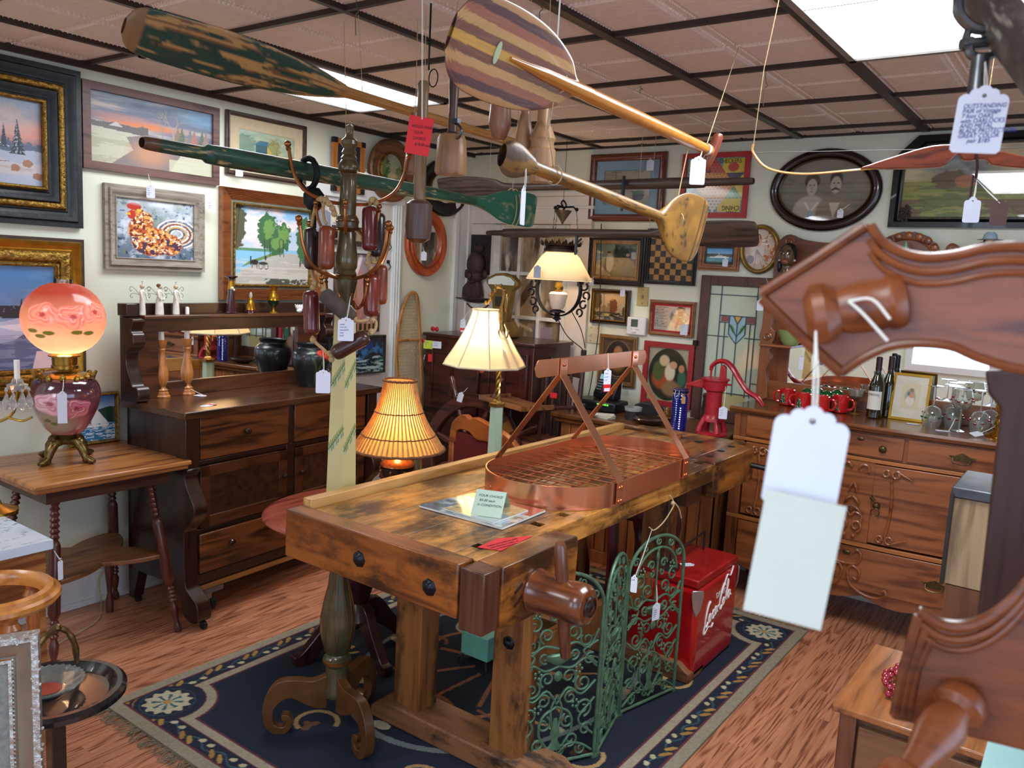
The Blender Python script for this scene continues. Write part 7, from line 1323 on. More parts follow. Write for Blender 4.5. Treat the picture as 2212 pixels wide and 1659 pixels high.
for q in ([(.0, .93), (.8, .93)], [(.2, 1), (.2, .10)], [(.81, 1), (.81, .6)], [(.2, .765), (.82, .765)], [(0, .595), (.37, .595)], [(.65, .595), (1, .595)], [(.2, .71), (.37, .71)], [(.65, .71), (.81, .71)], [(.30, .71), (.30, .12)], [(.73, .71), (.73, .12)], [(.81, .6), (.81, .12)], [(.37, .765), (.37, .62), (.51, .54), (.65, .62), (.65, .765)], [(.51, .54), (.51, .12)], [(.51, .54), (.51, .70), (.44, .765)], [(.51, .70), (.58, .765)], [(0, .24), (.2, .24)], [(.81, .24), (1, .24)], [(.2, .14), (.81, .14)], [(.37, .70), (.51, .60), (.65, .70)]): ld(*q)
b.obj('lead_came', LC, SW); b = B(); b.box(x0-.012, x0+.012, y_-.035, y_-.015, 1.26, 1.29); b.obj('catch', plain('2a2422', .5, .6), SW)
price_tag((-1.50, y_-.03, 1.55), (0, -1, 0), 'white tag on the upper right of the stained glass window', None, w=.035, h=.06, string=(-1.55, y_-.02, 1.67))
# ================= carved oak sideboard at the back wall
RS = thing('carved_sideboard', 'carved golden oak sideboard with mirror and scroll crest at the back wall', 'sideboard', (-.85, 4.25, 0), world=True)
OX = wood('5a2c14', '9a5a30', 'x', .8, .3, .3, ring=.5); OZ = wood('522812', '8a4e28', 'z', .8, .35, .2, ring=.4); OL = wood('7a4420', 'b06c34', 'x', .9, .35, .2); BRS = plain('54462a', .35, .8, var=.4, scale=80)
x0, x1, yf, yb, zt = -1.50, -.16, 4.03, 4.463, 1.006
def serp(x): return -.018*cos((x-(x0+x1)/2)/(x1-x0)*2*pi*1.0)
b = B(); n = 30; v = []
for z, o in ((zt-.034, .0), (zt-.028, .016), (zt-.012, .022), (zt, .014)): 
    v += [(x0-.015-(.0 if o == 0 else o*.5)+(x1-x0+.03+(0 if o == 0 else o))*i/n, yf-o+serp(x0+(x1-x0)*i/n), z) for i in range(n+1)]+[(x1+.015, yb, z), (x0-.015, yb, z)]
m = n+3; b.add(v, [(k*m+i, k*m+(i+1) % m, (k+1)*m+(i+1) % m, (k+1)*m+i) for k in range(3) for i in range(m)]+[tuple(range(m))[::-1], tuple(3*m+i for i in range(m))]); b.obj('top', wood('4a2612', '7d4a28', 'x', .7, .18, .6), RS)
b = B(); b.box(x0, x0+.03, yf+.02, yb, .13, zt-.034); b.box(x1-.03, x1, yf+.02, yb, .13, zt-.034); b.box(x0, x1, yb-.02, yb, .13, zt-.034); b.box(x0, x1, yf+.05, yb, .2, .22); b.obj('carcass', OZ, RS)
def curved(xa, xb, za, zb, off, th, mat, nm, par=RS, k=14, bev=.002):
    b = B(); f = [(xa+(xb-xa)*i/k, yf+serp(xa+(xb-xa)*i/k)-off) for i in range(k+1)]; o = f+[(x, y+th) for x, y in f[::-1]]; b.prism(o, za, zb, 'xy'); return b.obj(nm, mat, par, bevel=bev)
curved(x0, x1, .835, .852, .004, .03, OL, 'rail'); curved(x0, x1, .425, .445, .004, .03, OL, 'rail'); curved(x0, x1, .852, zt-.034, -.012, .012, OZ, 'front_frame'); curved(x0, -1.44, .19, .835, .0, .03, OZ, 'stile'); curved(x1-.05, x1, .19, .835, .0, .03, OZ, 'stile'); curved(-.965, -.80, .445, .835, -.002, .02, OX, 'centre_panel')
D = [curved(-1.435, -.975, .862, zt-.04, .0, .018, OX, 'drawer'), curved(-.965, -.69, .862, zt-.04, .0, .018, OX, 'drawer'), curved(-.672, -.215, .862, zt-.04, .0, .018, OX, 'drawer'), curved(-1.435, -.215, .215, .42, .0, .018, OX, 'drawer', bev=.003)]
# shaped skirt below the long drawer
b = B(); sk = [(x0, .22), (x0, .08), (-1.44, .08), (-1.42, .15)]+[(-1.40+(1.19)*i/24, .185-.035*abs(sin(i*pi/6))) for i in range(25)]+[(x1-.04, .15), (x1-.03, .08), (x1, .08), (x1, .22)]; b.prism(sk, yf+.006, yf+.03, 'xz'); b.obj('skirt', OX, RS, bevel=.002)
for x in (x0+.03, x1-.03):
    for y in (yf+.06, yb-.04): b = B(); b.lathe([(.018, 0), (.026, .03), (.028, .14)], (x, y, 0), 12); b.obj('foot', OZ, RS)
for xa, xb, lx in ((-1.43, -.97, -1.0), (-.80, -.215, -.775)):
    d = curved(xa, xb, .455, .83, .0, .018, OX, 'door', bev=.003); w_ = .075; p_ = curved(xa+w_, xb-w_, .52, .765, -.001, .004, wood('7a3a1c', 'a85a30', 'x', .7, .35), 'panel', d)
    for s, xx in ((1, xa+w_), (-1, xb-w_)):
        b = B(); Y = lambda x: yf+serp(x)-.006
        b.tube([(xx+s*.012*sin(t*pi), Y(xx), .50+.28*t) for t in np.linspace(0, 1, 14)], .007, 8)
        for zc, zs in ((.79, 1), (.49, -1)):
            for cx_, r_ in ((-.022, .018), (.02, .02)): b.tube([(xx+s*(cx_+r_*(1-i/30)*cos(i*.45+1)), Y(xx)-.002, zc+zs*(.004+r_*(1-i/30)*sin(i*.45+1))) for i in range(15)], .006, 6)
            b.tube([(xx+s*.03, Y(xx), zc+zs*.018), (xx+s*.06, Y(xx), zc+zs*.004), (xx+s*.095, Y(xx), zc-zs*.012)], [.007, .006, .002], 6)
        b.obj('scroll_carving', OX, d)
    b = B(); b.sph((lx, yf+serp(lx)-.012, .638), .017, (1, .7, 1), 12); b.tube([(lx+.018*cos(2*pi*k/16), yf+serp(lx)-.022, .61+.018*sin(2*pi*k/16)) for k in range(16)], .0025, 6, closed=True); b.tube([(lx-.03, yf-.02, .675), (lx-.012, yf-.02, .66)], .007, 8); b.obj('ring_pull', BRS, d)
# leafy carving on the centre panel and the skirt scrolls
b = B(); cxp = -.883; yy = yf+serp(cxp)-.008
for s in (-1, 1):
    for z, w_, h_ in ((.70, .018, .05), (.64, .032, .04), (.60, .045, .03)): b.tube(spl([(cxp+s*.003, yy, z+h_*.6), (cxp+s*w_*.7, yy-.004, z+h_*.2), (cxp+s*w_*1.1, yy, z-.02)], 4), [.006]*3+[.007]*3+[.004]*2+[.002], 6)
    b.tube([(cxp+s*(.028+.026*(1-i/26)*cos(i*.42-1.2)), yy-.002, .525+.03*(1-i/26)*sin(i*.42-1.2)) for i in range(18)], .006, 6); b.tube(spl([(cxp+s*.045, yy, .54), (cxp+s*.05, yy, .575), (cxp+s*.02, yy, .59), (cxp+s*.003, yy, .57)], 4), .006, 6)
    b.tube(spl([(cxp+s*.015, yy, .80), (cxp+s*.03, yy-.002, .82), (cxp+s*.055, yy, .815), (cxp+s*.06, yy, .79)], 4), .006, 6); b.sph((cxp+s*.02, yy, .475), .011, (1, .6, 1), 8)
b.obj('leaf_carving', OX, RS)
b = B(); yy = yf+serp(cxp)-.006
for s in (-1, 1):
    b.tube(spl([(cxp+s*.002, yy, .335), (cxp+s*.05, yy, .345), (cxp+s*.065, yy, .39), (cxp+s*.045, yy, .41), (cxp+s*.03, yy, .395)], 5), .007, 6); b.tube(spl([(cxp+s*.01, yy, .30), (cxp+s*.03, yy, .33), (cxp+s*.065, yy, .31), (cxp+s*.06, yy, .27), (cxp+s*.04, yy, .275)], 5), .007, 6)
    b.tube(spl([(cxp+s*.01, yy, .30), (cxp+s*.03, yy, .24), (cxp+s*.09, yy, .205), (cxp+s*.15, yy, .20), (cxp+s*.19, yy, .22), (cxp+s*.185, yy, .245), (cxp+s*.17, yy, .238)], 5), .0075, 6)
b.obj('skirt_carving', OX, RS)
def bail(x, z, w_=.045):
    b = B(); y = yf+serp(x)-.003; b.prism([(x-w_*1.2, z+.012), (x-w_*.9, z+.0), (x-w_*.4, z-.008), (x+w_*.4, z-.008), (x+w_*.9, z), (x+w_*1.2, z+.012), (x+w_*.7, z+.012), (x+w_*.3, z+.022), (x, z+.028), (x-w_*.3, z+.022), (x-w_*.7, z+.012)], y-.003, y+.003, 'xz'); b.tube(spl([(x-w_*.8, y-.005, z+.006), (x-w_*.7, y-.018, z-.014), (x, y-.02, z-.02), (x+w_*.7, y-.018, z-.014), (x+w_*.8, y-.005, z+.006)], 5), .003, 6); return b
bail(-1.2, .91).obj('handle', BRS, D[0]); bail(-.455, .91).obj('handle', BRS, D[2]); bail(-.50, .315).obj('handle', BRS, D[3]); bail(-1.22, .315).obj('handle', BRS, D[3])
b = B(); b.sph((-.775, yf+serp(-.775)-.01, .905), .017, (1, .6, 1), 12); b.obj('knob', BRS, D[1]); b = B(); b.sph((-.875, yf+serp(-.87)-.003, .94), .014, (1.2, .3, .7), 10); b.obj('keyhole', BRS, D[1]); b = B(); b.sph((-.883, yf+serp(-.88)-.003, .388), .014, (1.4, .3, .7), 10); b.obj('keyhole', BRS, D[3])
# gallery: posts, shelf, mirror, crest
gy = 4.397
for s, xc in ((1, -1.46), (-1, -.20)):
    o = [(0, 0), (.0, .012), (.035, .03), (.03, .06), (.025, .12), (.012, .18), (.03, .22), (.035, .25), (.02, .28), (.045, .295), (.045, .31), (.03, .315), (.045, .345), (.045, .38), (.02, .40), (.02, .56), (.045, .59), (.045, .605), (-.035, .605), (-.03, .56), (-.03, .40), (-.04, .35), (-.03, .31), (-.03, .0)]
    b = B(); b.prism([(xc+s*a, zt+z) for a, z in o], gy-.10, gy-.065, 'xz'); b.obj('scroll_post', OZ, RS, bevel=.004)
    b = B(); b.tube([(xc+s*(.004+.022*(1-i/30)*cos(i*.4)), gy-.104, zt+.35+.024*(1-i/30)*sin(i*.4)) for i in range(20)], .006, 6); b.obj('volute', OX, RS)
    b = B(); xs = sorted([xc-s*.03, xc+s*.14]); b.box(xs[0], xs[1], gy-.12, gy+.06, zt+.30, zt+.314); b.obj('shelf', OX, RS, bevel=.003)
    xs = sorted([xc-s*.03, xc+s*.085]); b = B(); b.box(xs[0], xs[1], gy+.04, gy+.065, zt, zt+.62); b.obj('side_panel', OZ, RS)
b = B(); b.box(-1.50, -.16, gy+.03, gy+.06, zt, zt+.105); b.box(-1.38, -.28, gy+.03, gy+.06, zt+.55, zt+.62); b.obj('mirror_frame', OX, RS, bevel=.003)
b = B(); b.box(-1.38, -.28, gy+.045, gy+.05, zt+.10, zt+.56); b.obj('mirror', MIRROR, RS)
b = B(); b.box(-1.52, -.14, gy-.11, gy+.065, zt+.605, zt+.625); b.obj('top_shelf', OX, RS, bevel=.004)
cr = spl([(-1.50, 1.63), (-1.50, 1.80), (-1.48, 1.87), (-1.43, 1.90), (-1.36, 1.875), (-1.25, 1.86), (-1.15, 1.86), (-1.08, 1.84), (-1.02, 1.87)], 3)+[(-.85+.15*cos(R(180-i*9))*(1+.04*abs(sin(i*pi/2.5))), 1.79+.125*sin(R(180-i*9))*(1+.07*abs(sin(i*pi/2.5)))) for i in range(21)]+spl([(-.70, 1.79), (-.68, 1.85), (-.655, 1.87), (-.62, 1.85), (-.61, 1.82), (-.57, 1.86), (-.52, 1.88), (-.47, 1.86), (-.45, 1.82), (-.40, 1.87), (-.25, 1.88), (-.18, 1.85), (-.16, 1.63)], 3)
b = B(); b.prism(cr, gy+.035, gy+.058, 'xz'); b.obj('crest', wood('3a1c10', '74402a', 'x', .9, .35, .3), RS, bevel=.004)
b = B(); b.tube([(-.85+.118*cos(R(a)), gy+.032, 1.79+.095*sin(R(a))) for a in range(0, 181, 12)], .006, 6)
for k in range(9): a = R(10+k*20); b.sph((-.85+.138*cos(a), gy+.034, 1.79+.112*sin(a)), .020, (1, .4, 1), 10)
for cx_, cz_ in ((-.655, 1.84), (-.52, 1.84), (-1.43, 1.86)): b.tube([(cx_+.026*(1-i/22)*cos(i*.5), gy+.032, cz_+.026*(1-i/22)*sin(i*.5)) for i in range(17)], .005, 6)
b.obj('crest_carving', OX, RS)
ZR = zt+.0008
# things on and around it
t = thing('bowl', 'green glazed pottery bowl on the small left shelf of the carved sideboard', 'bowl', (-1.345, 4.34, zt+.3145)); b = B(); b.lathe([(.035, 0), (.05, .02), (.062, .05), (.07, .075), (.066, .075), (.055, .045), (.02, .012)], n=32); b.obj('bowl', plain('8a9c62', .2, coat=.6, var=.2), t)
price_tag((-1.255, 4.26, zt+.235), toC((-1.2, 4.2, 1)), 'white tag hanging from the small shelf under the green bowl', None, w=.022, h=.07, string=(-1.26, 4.285, zt+.315))
price_tag((-1.50, 4.27, 1.52), toC((-1.5, 4.2, 1)), 'white tag beside the left post of the carved sideboard', None, w=.034, h=.058, string=(-1.495, 4.29, 1.60))
t = thing('bust', 'glossy bust of a dark haired woman on the top of the carved sideboard', 'bust', (-1.405, 4.345, zt+.6255)); SKN = plain('5c4630', .18, coat=.7); HRB = plain('15120f', .35)
b = B(); b.lathe([(.05, 0), (.055, .012), (.05, .03), (.03, .055), (.021, .075), (.022, .10)], n=24, sx=1.1, sy=.8); b.obj('neck', SKN, t)
b = B(); b.sph((0, -.002, .152), .046, (.84, .95, 1.28), 24); b.sph((0, -.030, .118), .018, (1.2, .7, .8), 12); b.sph((0, -.047, .145), .008, (.8, 1, 1.7), 10); b.obj('head', SKN, t)
b = B(); b.sph((0, .014, .168), .050, (.95, .95, 1.05), 20); b.sph((-.04, .01, .10), .018, (.7, .7, 2), 10); b.obj('hair', HRB, t)
b = B(); b.sph((0, -.042, .122), .010, (1.3, .6, .6), 12); b.obj('lips', plain('a8523c', .3), t)
for s in (-1, 1): b = B(); b.sph((s*.018, -.038, .160), .0075, (1.2, .5, .6), 10); b.obj('eye', plain('1a1410', .2), t); b = B(); b.tube([(s*.008, -.043, .174), (s*.018, -.043, .178), (s*.028, -.038, .173)], .0018, 5); b.obj('eyebrow', HRB, t); b = B(); b.sph((s*.040, -.004, .128), .006, n=8); b.obj('earring', plain('d8d2c8', .2), t)
t = thing('figurine', 'china figurine in a blue and white hat on top of the carved sideboard', 'figurine', (-.49, 4.34, zt+.6255)); CHN = plain('cfcabc', .3, var=.15)
b = B(); b.lathe([(.05, 0), (.055, .08), (.05, .15), (.055, .19), (.03, .215), (.012, .225)], n=20); b.obj('body', CHN, t); b = B(); b.sph((0, 0, .24), .022, (.9, 1, 1.1), 14); b.obj('head', plain('c9a890', .4), t)
b = B(); b.lathe([(.042, .25), (.024, .255), (.02, .275), (.012, .285), (.001, .286)], n=20, sx=1.3); b.obj('hat', plain('8fa3b0', .4), t); b = B(); b.sph((-.01, .008, .235), .022, (.9, 1, 1.2), 12); b.obj('hair', plain('4a3626', .7), t)
t = thing('green_ornament', 'green leaf-shaped ornament in front of the sideboard crest', 'ornament', (-.845, 4.36, zt+.6255)); b = B(); b.lathe([(.03, 0), (.02, .02), (.012, .09), (.035, .14), (.02, .19), (.001, .24)], n=8, sy=.3); b.obj('leaf', plain('5f8a68', .3, var=.2), t)
RM = plain('b81a1a', .15, coat=.6, var=.05)
def mug(x, y, ha, lab):
    t = thing('mug', lab, 'mug', (x, y, ZR), group='red mugs with a green tree'); b = B(); b.lathe([(.030, 0), (.038, .004), (.041, .012), (.041, .083), (.0375, .086), (.036, .08), (.036, .012), (.001, .010)], n=32); b.obj('cup', RM, t)
    b = B(); b.tube(spl([(.039*cos(ha), .039*sin(ha), .072), (.060*cos(ha), .060*sin(ha), .068), (.068*cos(ha), .068*sin(ha), .045), (.056*cos(ha), .056*sin(ha), .022), (.039*cos(ha), .039*sin(ha), .018)], 4), .006, 8); b.obj('handle', RM, t)
    a0 = -pi/2-.25; b = B(); d = B()
    def S(a, z): return (.0416*cos(a0+a/.041), .0416*sin(a0+a/.041), z)
    for w_, z_, h_ in ((.021, .014, .024), (.016, .030, .022), (.011, .046, .022)): 
        n = 8; v = [S(-w_+2*w_*i/n, z_) for i in range(n+1)]+[S((-w_+2*w_*i/n)*.15, z_+h_) for i in range(n+1)]; b.add(v, [(i, i+1, n+2+i, n+1+i) for i in range(n)])
    b.obj('tree_print', plain('12502a', .3), t)
    for k in range(22): z = .014+.05*rng.random(); w_ = .021*(1-(z-.014)/.06); d.sph(S((rng.random()*2-1)*w_, z), .0016, n=6)
    k_ = d.obj('snow_dots', plain('eeeae0', .4), t); k_['kind'] = 'stuff'
mug(-1.325, 4.31, 3.5, 'red tree-print mug at the back left of the four'); mug(-1.215, 4.22, 3.35, 'red tree-print mug at the front left, handle to the left'); mug(-1.12, 4.20, .1, 'red tree-print mug at the front right, behind the big white tag string'); mug(-1.055, 4.30, .0, 'red tree-print mug at the back right, handle to the right')
t = thing('glass_ornament', 'shiny green glass balls behind the red mugs', 'ornament', (-1.17, 4.37, ZR)); 
for k in range(4): b = B(); b.sph((-.07+.05*k, .0, .062+.012*(k % 2)), .034, n=16); b.lathe([(.02, 0), (.015, .035)], (-.07+.05*k, 0, 0), 12); b.obj('ball', plain('0f5a24', .06, .3, coat=1), t)
GL = plain('e8ece6', .02, trans=.93, var=.02)
t = thing('compote', 'small cut glass compote beside the bottle', 'glass', (-.985, 4.32, ZR)); b = B(); b.lathe([(.028, 0), (.004, .006), (.004, .065), (.012, .075)], n=20); b.obj('stem', plain('b8843c', .05, trans=.7), t); b = B(); b.lathe([(.012, .075), (.034, .09), (.042, .125), (.039, .125), (.030, .093), (.008, .08)], n=20); b.obj('bowl', GL, t)
BG = plain('1f1c0a', .05, coat=1, trans=.2)
for x, y, lab in ((-.885, 4.27, 'wine bottle with white label in front of the mirror'), (-.85, 4.375, 'second wine bottle standing just behind the labelled one')):
    t = thing('wine_bottle', lab, 'bottle', (x, y, ZR)); b = B(); b.lathe([(.030, 0), (.036, .006), (.0365, .15), (.033, .175), (.018, .21), (.0135, .235), (.0135, .255)], n=32); b.obj('glass', BG, t); b = B(); b.lathe([(.0145, .235), (.0145, .30), (.012, .302)], n=24); b.obj('foil', plain('2a1416', .3), t)
    if y < 4.3:
        b = B(); n = 18; v = [(.0371*cos(-pi/2-1.0+2*i/n), .0371*sin(-pi/2-1.0+2*i/n), z) for z in (.045, .135) for i in range(n+1)]; b.add(v, [(i, i+1, n+2+i, n+1+i) for i in range(n)]); b.obj('label', plain('d5d0c4', .6, var=.03), t); text('MEIOMI', .015, 'lettering', plain('6a645a', .6), t, facing((0, -.0385, .118), (-.12, -1, 0)), al='CENTER')
t = thing('small_picture', 'small gold framed picture leaning behind the wine glasses', 'framed picture', (-.745, 4.33, ZR)); tt = B(); M_ = Matrix.Rotation(R(-10), 4, 'X')
for nm, q, mt in (('frame', [(-.085, .085, -.006, .004, .0, .012), (-.085, .085, -.006, .004, .218, .23), (-.085, -.073, -.006, .004, .012, .218), (.073, .085, -.006, .004, .012, .218)], GOLDS), ('mat_board', [(-.073, .073, -.001, .002, .012, .218)], plain('d0c8b4', .8))):
    b = B(); b.m = M_; [b.box(*z) for z in q]; b.obj(nm, mt, t)
def putto(c): c.c[:] = lin('cdbf9c'); c.mix(c.ell(.5, .45, .3, .35, .3), '9aa08a'); c.mix(c.ell(.5, .3, .25, .2, .3), 'd8c8b8'); c.mix(c.ell(.55, .55, .15, .12, .3), 'c98a6a'); c.mix(c.ell(.55, .75, .12, .08, .3), '8a7450'); c.mix(c.ell(.4, .6, .08, .08, .3), '4c7a80')
p_ = canvas('print', putto, lambda u, v: (-.04+u*.08, -.0022+0*u, .06+v*.12), 40, 60, PM, t); p_.rotation_euler = (R(-10), 0, 0)
price_tag((-.70, 4.24, ZR+.001), (0, 0, 1), 'white tag lying in front of the small gold framed picture', None, up_=(1, .2, 0)); 
RG = plain('a8283a', .1, trans=.5); GG = plain('1f6a3a', .1, trans=.5)
def wine(x, y, inv, lab, k):
    t = thing('wine_glass', lab, 'wine glass', (x, y, ZR)); bowl = [(.008, .0), (.03, .012), (.043, .04), (.045, .065), (.036, .10), (.033, .10), (.041, .065), (.039, .04), (.026, .014), (.006, .004)]; st = [(.004, .0), (.004, .085), (.034, .092), (.035, .094)]
    b = B(); b.lathe([(r_, .10-z) for r_, z in bowl] if inv else [(r_, .094+z) for r_, z in bowl], n=28, cap=False); b.obj('bowl', GL, t)
    b = B(); b.lathe([(r_, .10+z) for r_, z in st] if inv else [(r_, .094-z) for r_, z in st], n=20); b.obj('stem', GL, t); b = B()
    for j in range(9): a = k+j*.7; zz = (.05 if inv else .145)+.012*sin(j*2); b.sph((.0435*cos(a), .0435*sin(a), zz), .008, (1, 1, .6), 8)
    b.obj('painted_berries', RG if k % 2 else GG, t)
wine(-.625, 4.25, 1, 'upside down wine glass at the left of the group', 0); wine(-.545, 4.31, 1, 'upside down wine glass in the middle, behind the upright one', 1); wine(-.43, 4.26, 1, 'upside down wine glass at the right, nearest the brass candlestick', 3); wine(-.505, 4.22, 0, 'upright wine glass painted with red berries', 1); wine(-.57, 4.38, 1, 'upside down wine glass at the back near the mirror', 2); wine(-.40, 4.36, 1, 'upside down wine glass behind the right one', 4)
price_tag((-.56, 4.15, ZR+.001), (0, 0, 1), 'white tag lying in front of the wine glasses', None, up_=(1, .3, 0), string=(-.52, 4.18, ZR+.06))
t = thing('brass_candlestick', 'polished brass candlestick at the right end of the carved sideboard', 'candlestick', (-.345, 4.20, ZR)); b = B(); b.lathe([(.052, 0), (.054, .006), (.035, .018), (.022, .03), (.026, .045), (.018, .055), (.022, .07), (.016, .082), (.021, .09), (.012, .10), (.022, .125), (.024, .14), (.012, .165), (.006, .18), (.001, .19)], n=28); b.obj('stick', plain('c9982f', .15, .95, var=.05), t)
price_tag((-.42, 4.12, ZR+.013), (.2, -.3, 1), 'white tag leaning beside the brass candlestick', None, up_=(.6, 1, 0), string=(-.36, 4.17, ZR+.05))
# ================= floor: folding iron screen and red cooler
IGR = plain('55765c', .45, .35, var=.3, scale=30, bump=.2)
def spiral(b, cx_, cz_, r_, a0, turns, r2=.0042, s=1):
    n = int(16*abs(turns)); b.tube([(cx_+s*r_*(1-.75*i/n)*cos(a0+2*pi*turns*i/n), 0, cz_+r_*(1-.75*i/n)*sin(a0+2*pi*turns*i/n)) for i in range(n+1)], [r2*(1.1-.3*i/n) for i in range(n+1)], 6)
def panel(par, p0, p1, nm):
    p0, p1 = Vector(p0), Vector(p1); L = (p1-p0).length; M_ = Matrix.Translation((p0.x, p0.y, .013)) @ Matrix.Rotation(math.atan2(p1.y-p0.y, p1.x-p0.x), 4, 'Z'); H1 = .54; c_ = L/2; rw = c_-.008
    b = B(); b.m = M_; out = [(.008, 0, .01), (.008, 0, H1)]+[(c_-rw*cos(R(a)), 0, H1+.125*sin(R(a))) for a in range(8, 180, 8)]+[(L-.008, 0, H1), (L-.008, 0, .01)]; b.tube(out, .0065, 8); b.tube([(.008, 0, .012), (L-.008, 0, .012)], .006, 8)
    for x in (.01, L-.01): b.box(x-.01, x+.01, -.008, .008, 0, .012)
    f = b.obj('panel_frame', IGR, par)
    b = B(); b.m = M_; W2 = c_-.02
    b.tube([(c_-rw*.72*cos(R(a)), 0, H1-.02+.10*sin(R(a))) for a in range(0, 181, 10)], .005, 6)
    for k in range(5): a = R(25+k*32.5); spiral(b, c_-rw*.86*cos(a), H1+.105*sin(a), .017, a, 1.2)
    b.tube([(c_, 0, .41), (c_, 0, .60)], .0045, 6); b.sph((c_, 0, .585), .011, (.8, .5, 2.2), 8); b.sph((c_, 0, .61), .006, (1, 1, 2), 6)
    for s in (-1, 1):
        for (x, z, r_, a0, tn) in ((.035, .555, .020, 0, 1.1), (.03, .52, .014, 2, 1), (.05, .46, .028, -1.2, 1.3), (.095, .50, .03, .6, 1.2), (.10, .43, .026, 2.4, 1.2), (.055, .385, .02, -2, 1.2), (.115, .36, .022, 1, 1.3), (.04, .31, .028, -1, 1.3), (.095, .28, .032, 2.2, 1.4), (.05, .235, .026, .8, 1.3), (.10, .19, .034, -1.4, 1.5), (.045, .155, .028, 2, 1.3), (.115, .11, .024, .4, 1.2), (.06, .085, .026, -2, 1.3), (.025, .05, .02, 1, 1.1), (.10, .045, .022, 2.6, 1.2)):
            if x < W2: spiral(b, c_+s*x, z, r_, a0, tn, s=s)
        for pts in ([(.0, .41), (.06, .425), (.11, .40), (W2, .46)], [(.0, .35), (.05, .34), (.10, .365), (W2, .33)], [(0, .22), (.04, .27), (.09, .24), (W2, .28)], [(0, .21), (.05, .18), (.06, .12), (.03, .07)], [(0, .03), (.05, .07), (.10, .06), (W2, .03)], [(W2, .42), (.09, .39), (W2, .34)], [(W2, .22), (.085, .15), (W2, .09)], [(.01, .13), (.02, .20), (.0, .25)]):
            b.tube(spl([(c_+s*x, 0, z) for x, z in pts], 4), .0046, 6)
        for x, z in ((.075, .33), (.07, .21), (.085, .54)):
            for k in range(5): b.sph((c_+s*x+.012*cos(k*1.257), -.002, z+.012*sin(k*1.257)), .006, (1, .6, 1), 6)
    b.lathe([(.012, .355), (.05, .375), (.055, .39), (.03, .395)], (c_, 0, 0), 12, sy=.2); b.lathe([(.03, .06), (.012, .09), (.018, .12), (.006, .17)], (c_, 0, 0), 10, sy=.3); b.sph((c_, 0, .315), .016, (1, .4, 1.2), 8)
    b.obj('scrollwork', IGR, par); return M_
FS = thing('folding_screen', 'green cast iron three-panel folding screen with arched scrollwork', 'folding screen', (-1.29, 2.45, .0115), world=True)
hp0, hp1, hp2_, hp3 = (-1.392, 2.015, 0), (-1.232, 2.30, 0), (-1.300, 2.575, 0), (-1.222, 2.90, 0)
panel(FS, hp0, hp1, 'a'); panel(FS, hp1, hp2_, 'b'); panel(FS, hp2_, hp3, 'c')
for hx, hy, _ in (hp1, hp2_):
    for z in (.12, .45): b = B(); b.lathe([(.009, z), (.009, z+.05)], (hx, hy, 0), 10); b.obj('hinge', IGR, FS)
price_tag((-1.235, 2.70, .40), (1, -.3, 0), 'white tag with writing on the right panel of the iron screen', ['old', 'wrought', 'fireplace', 'screen', '$ 145'], w=.04, h=.066, string=(-1.255, 2.73, .49))
CO = thing('cooler', 'red metal picnic cooler with white Drink Coca-Cola lettering', 'cooler', (-1.35, 3.24, .0115), world=True); CR_ = plain('b01014', .22, .1, var=.12, scale=8, coat=.6)
cx0, cx1, cy0, cy1 = -1.505, -1.20, 3.01, 3.45
b = B(); b.box(cx0, cx1, cy0, cy1, .0118, .40); b.obj('body', CR_, CO, bevel=.022, seg=4); b = B(); b.box(cx0+.004, cx1-.004, cy0+.004, cy1-.004, .402, .437); b.obj('lid', plain('a01418', .35, .1, var=.25, scale=16, coat=.3), CO, bevel=.006)
for y in (cy0+.012, cy1-.012): b = B(); b.m = Matrix.Translation((cx1-.010, y, .35)) @ Matrix.Rotation(R(-45 if y < 3.2 else 45), 4, 'Z'); b.prism([(-.024, .045), (.024, .045), (.026, .02), (.018, -.03), (.0, -.07), (-.018, -.03), (-.026, .02)], .003, .009, 'yz'); b.obj('corner_guard', plain('b5b8ba', .3, .9), CO, bevel=.002)
b = B(); b.tube([(-1.35, 3.05, .44), (-1.35, 3.05, .50), (-1.35, 3.40, .52), (-1.35, 3.40, .44)], .005, 6); b.obj('bail_handle', plain('3a2c2a', .5, .6), CO); b = B(); b.prism([(cy0+.015, .438), (cy0+.075, .438), (cy0+.07, .462), (cy0+.03, .466)], -1.37, -1.32, 'yz'); b.obj('catch', plain('3a2224', .45, .4), CO)
WHT = plain('e6e0dc', .4, var=.02); text('DRINK', .036, 'lettering', WHT, CO, facing((cx1+.0012, 3.205, .318), (1, 0, 0)), sx=.95)
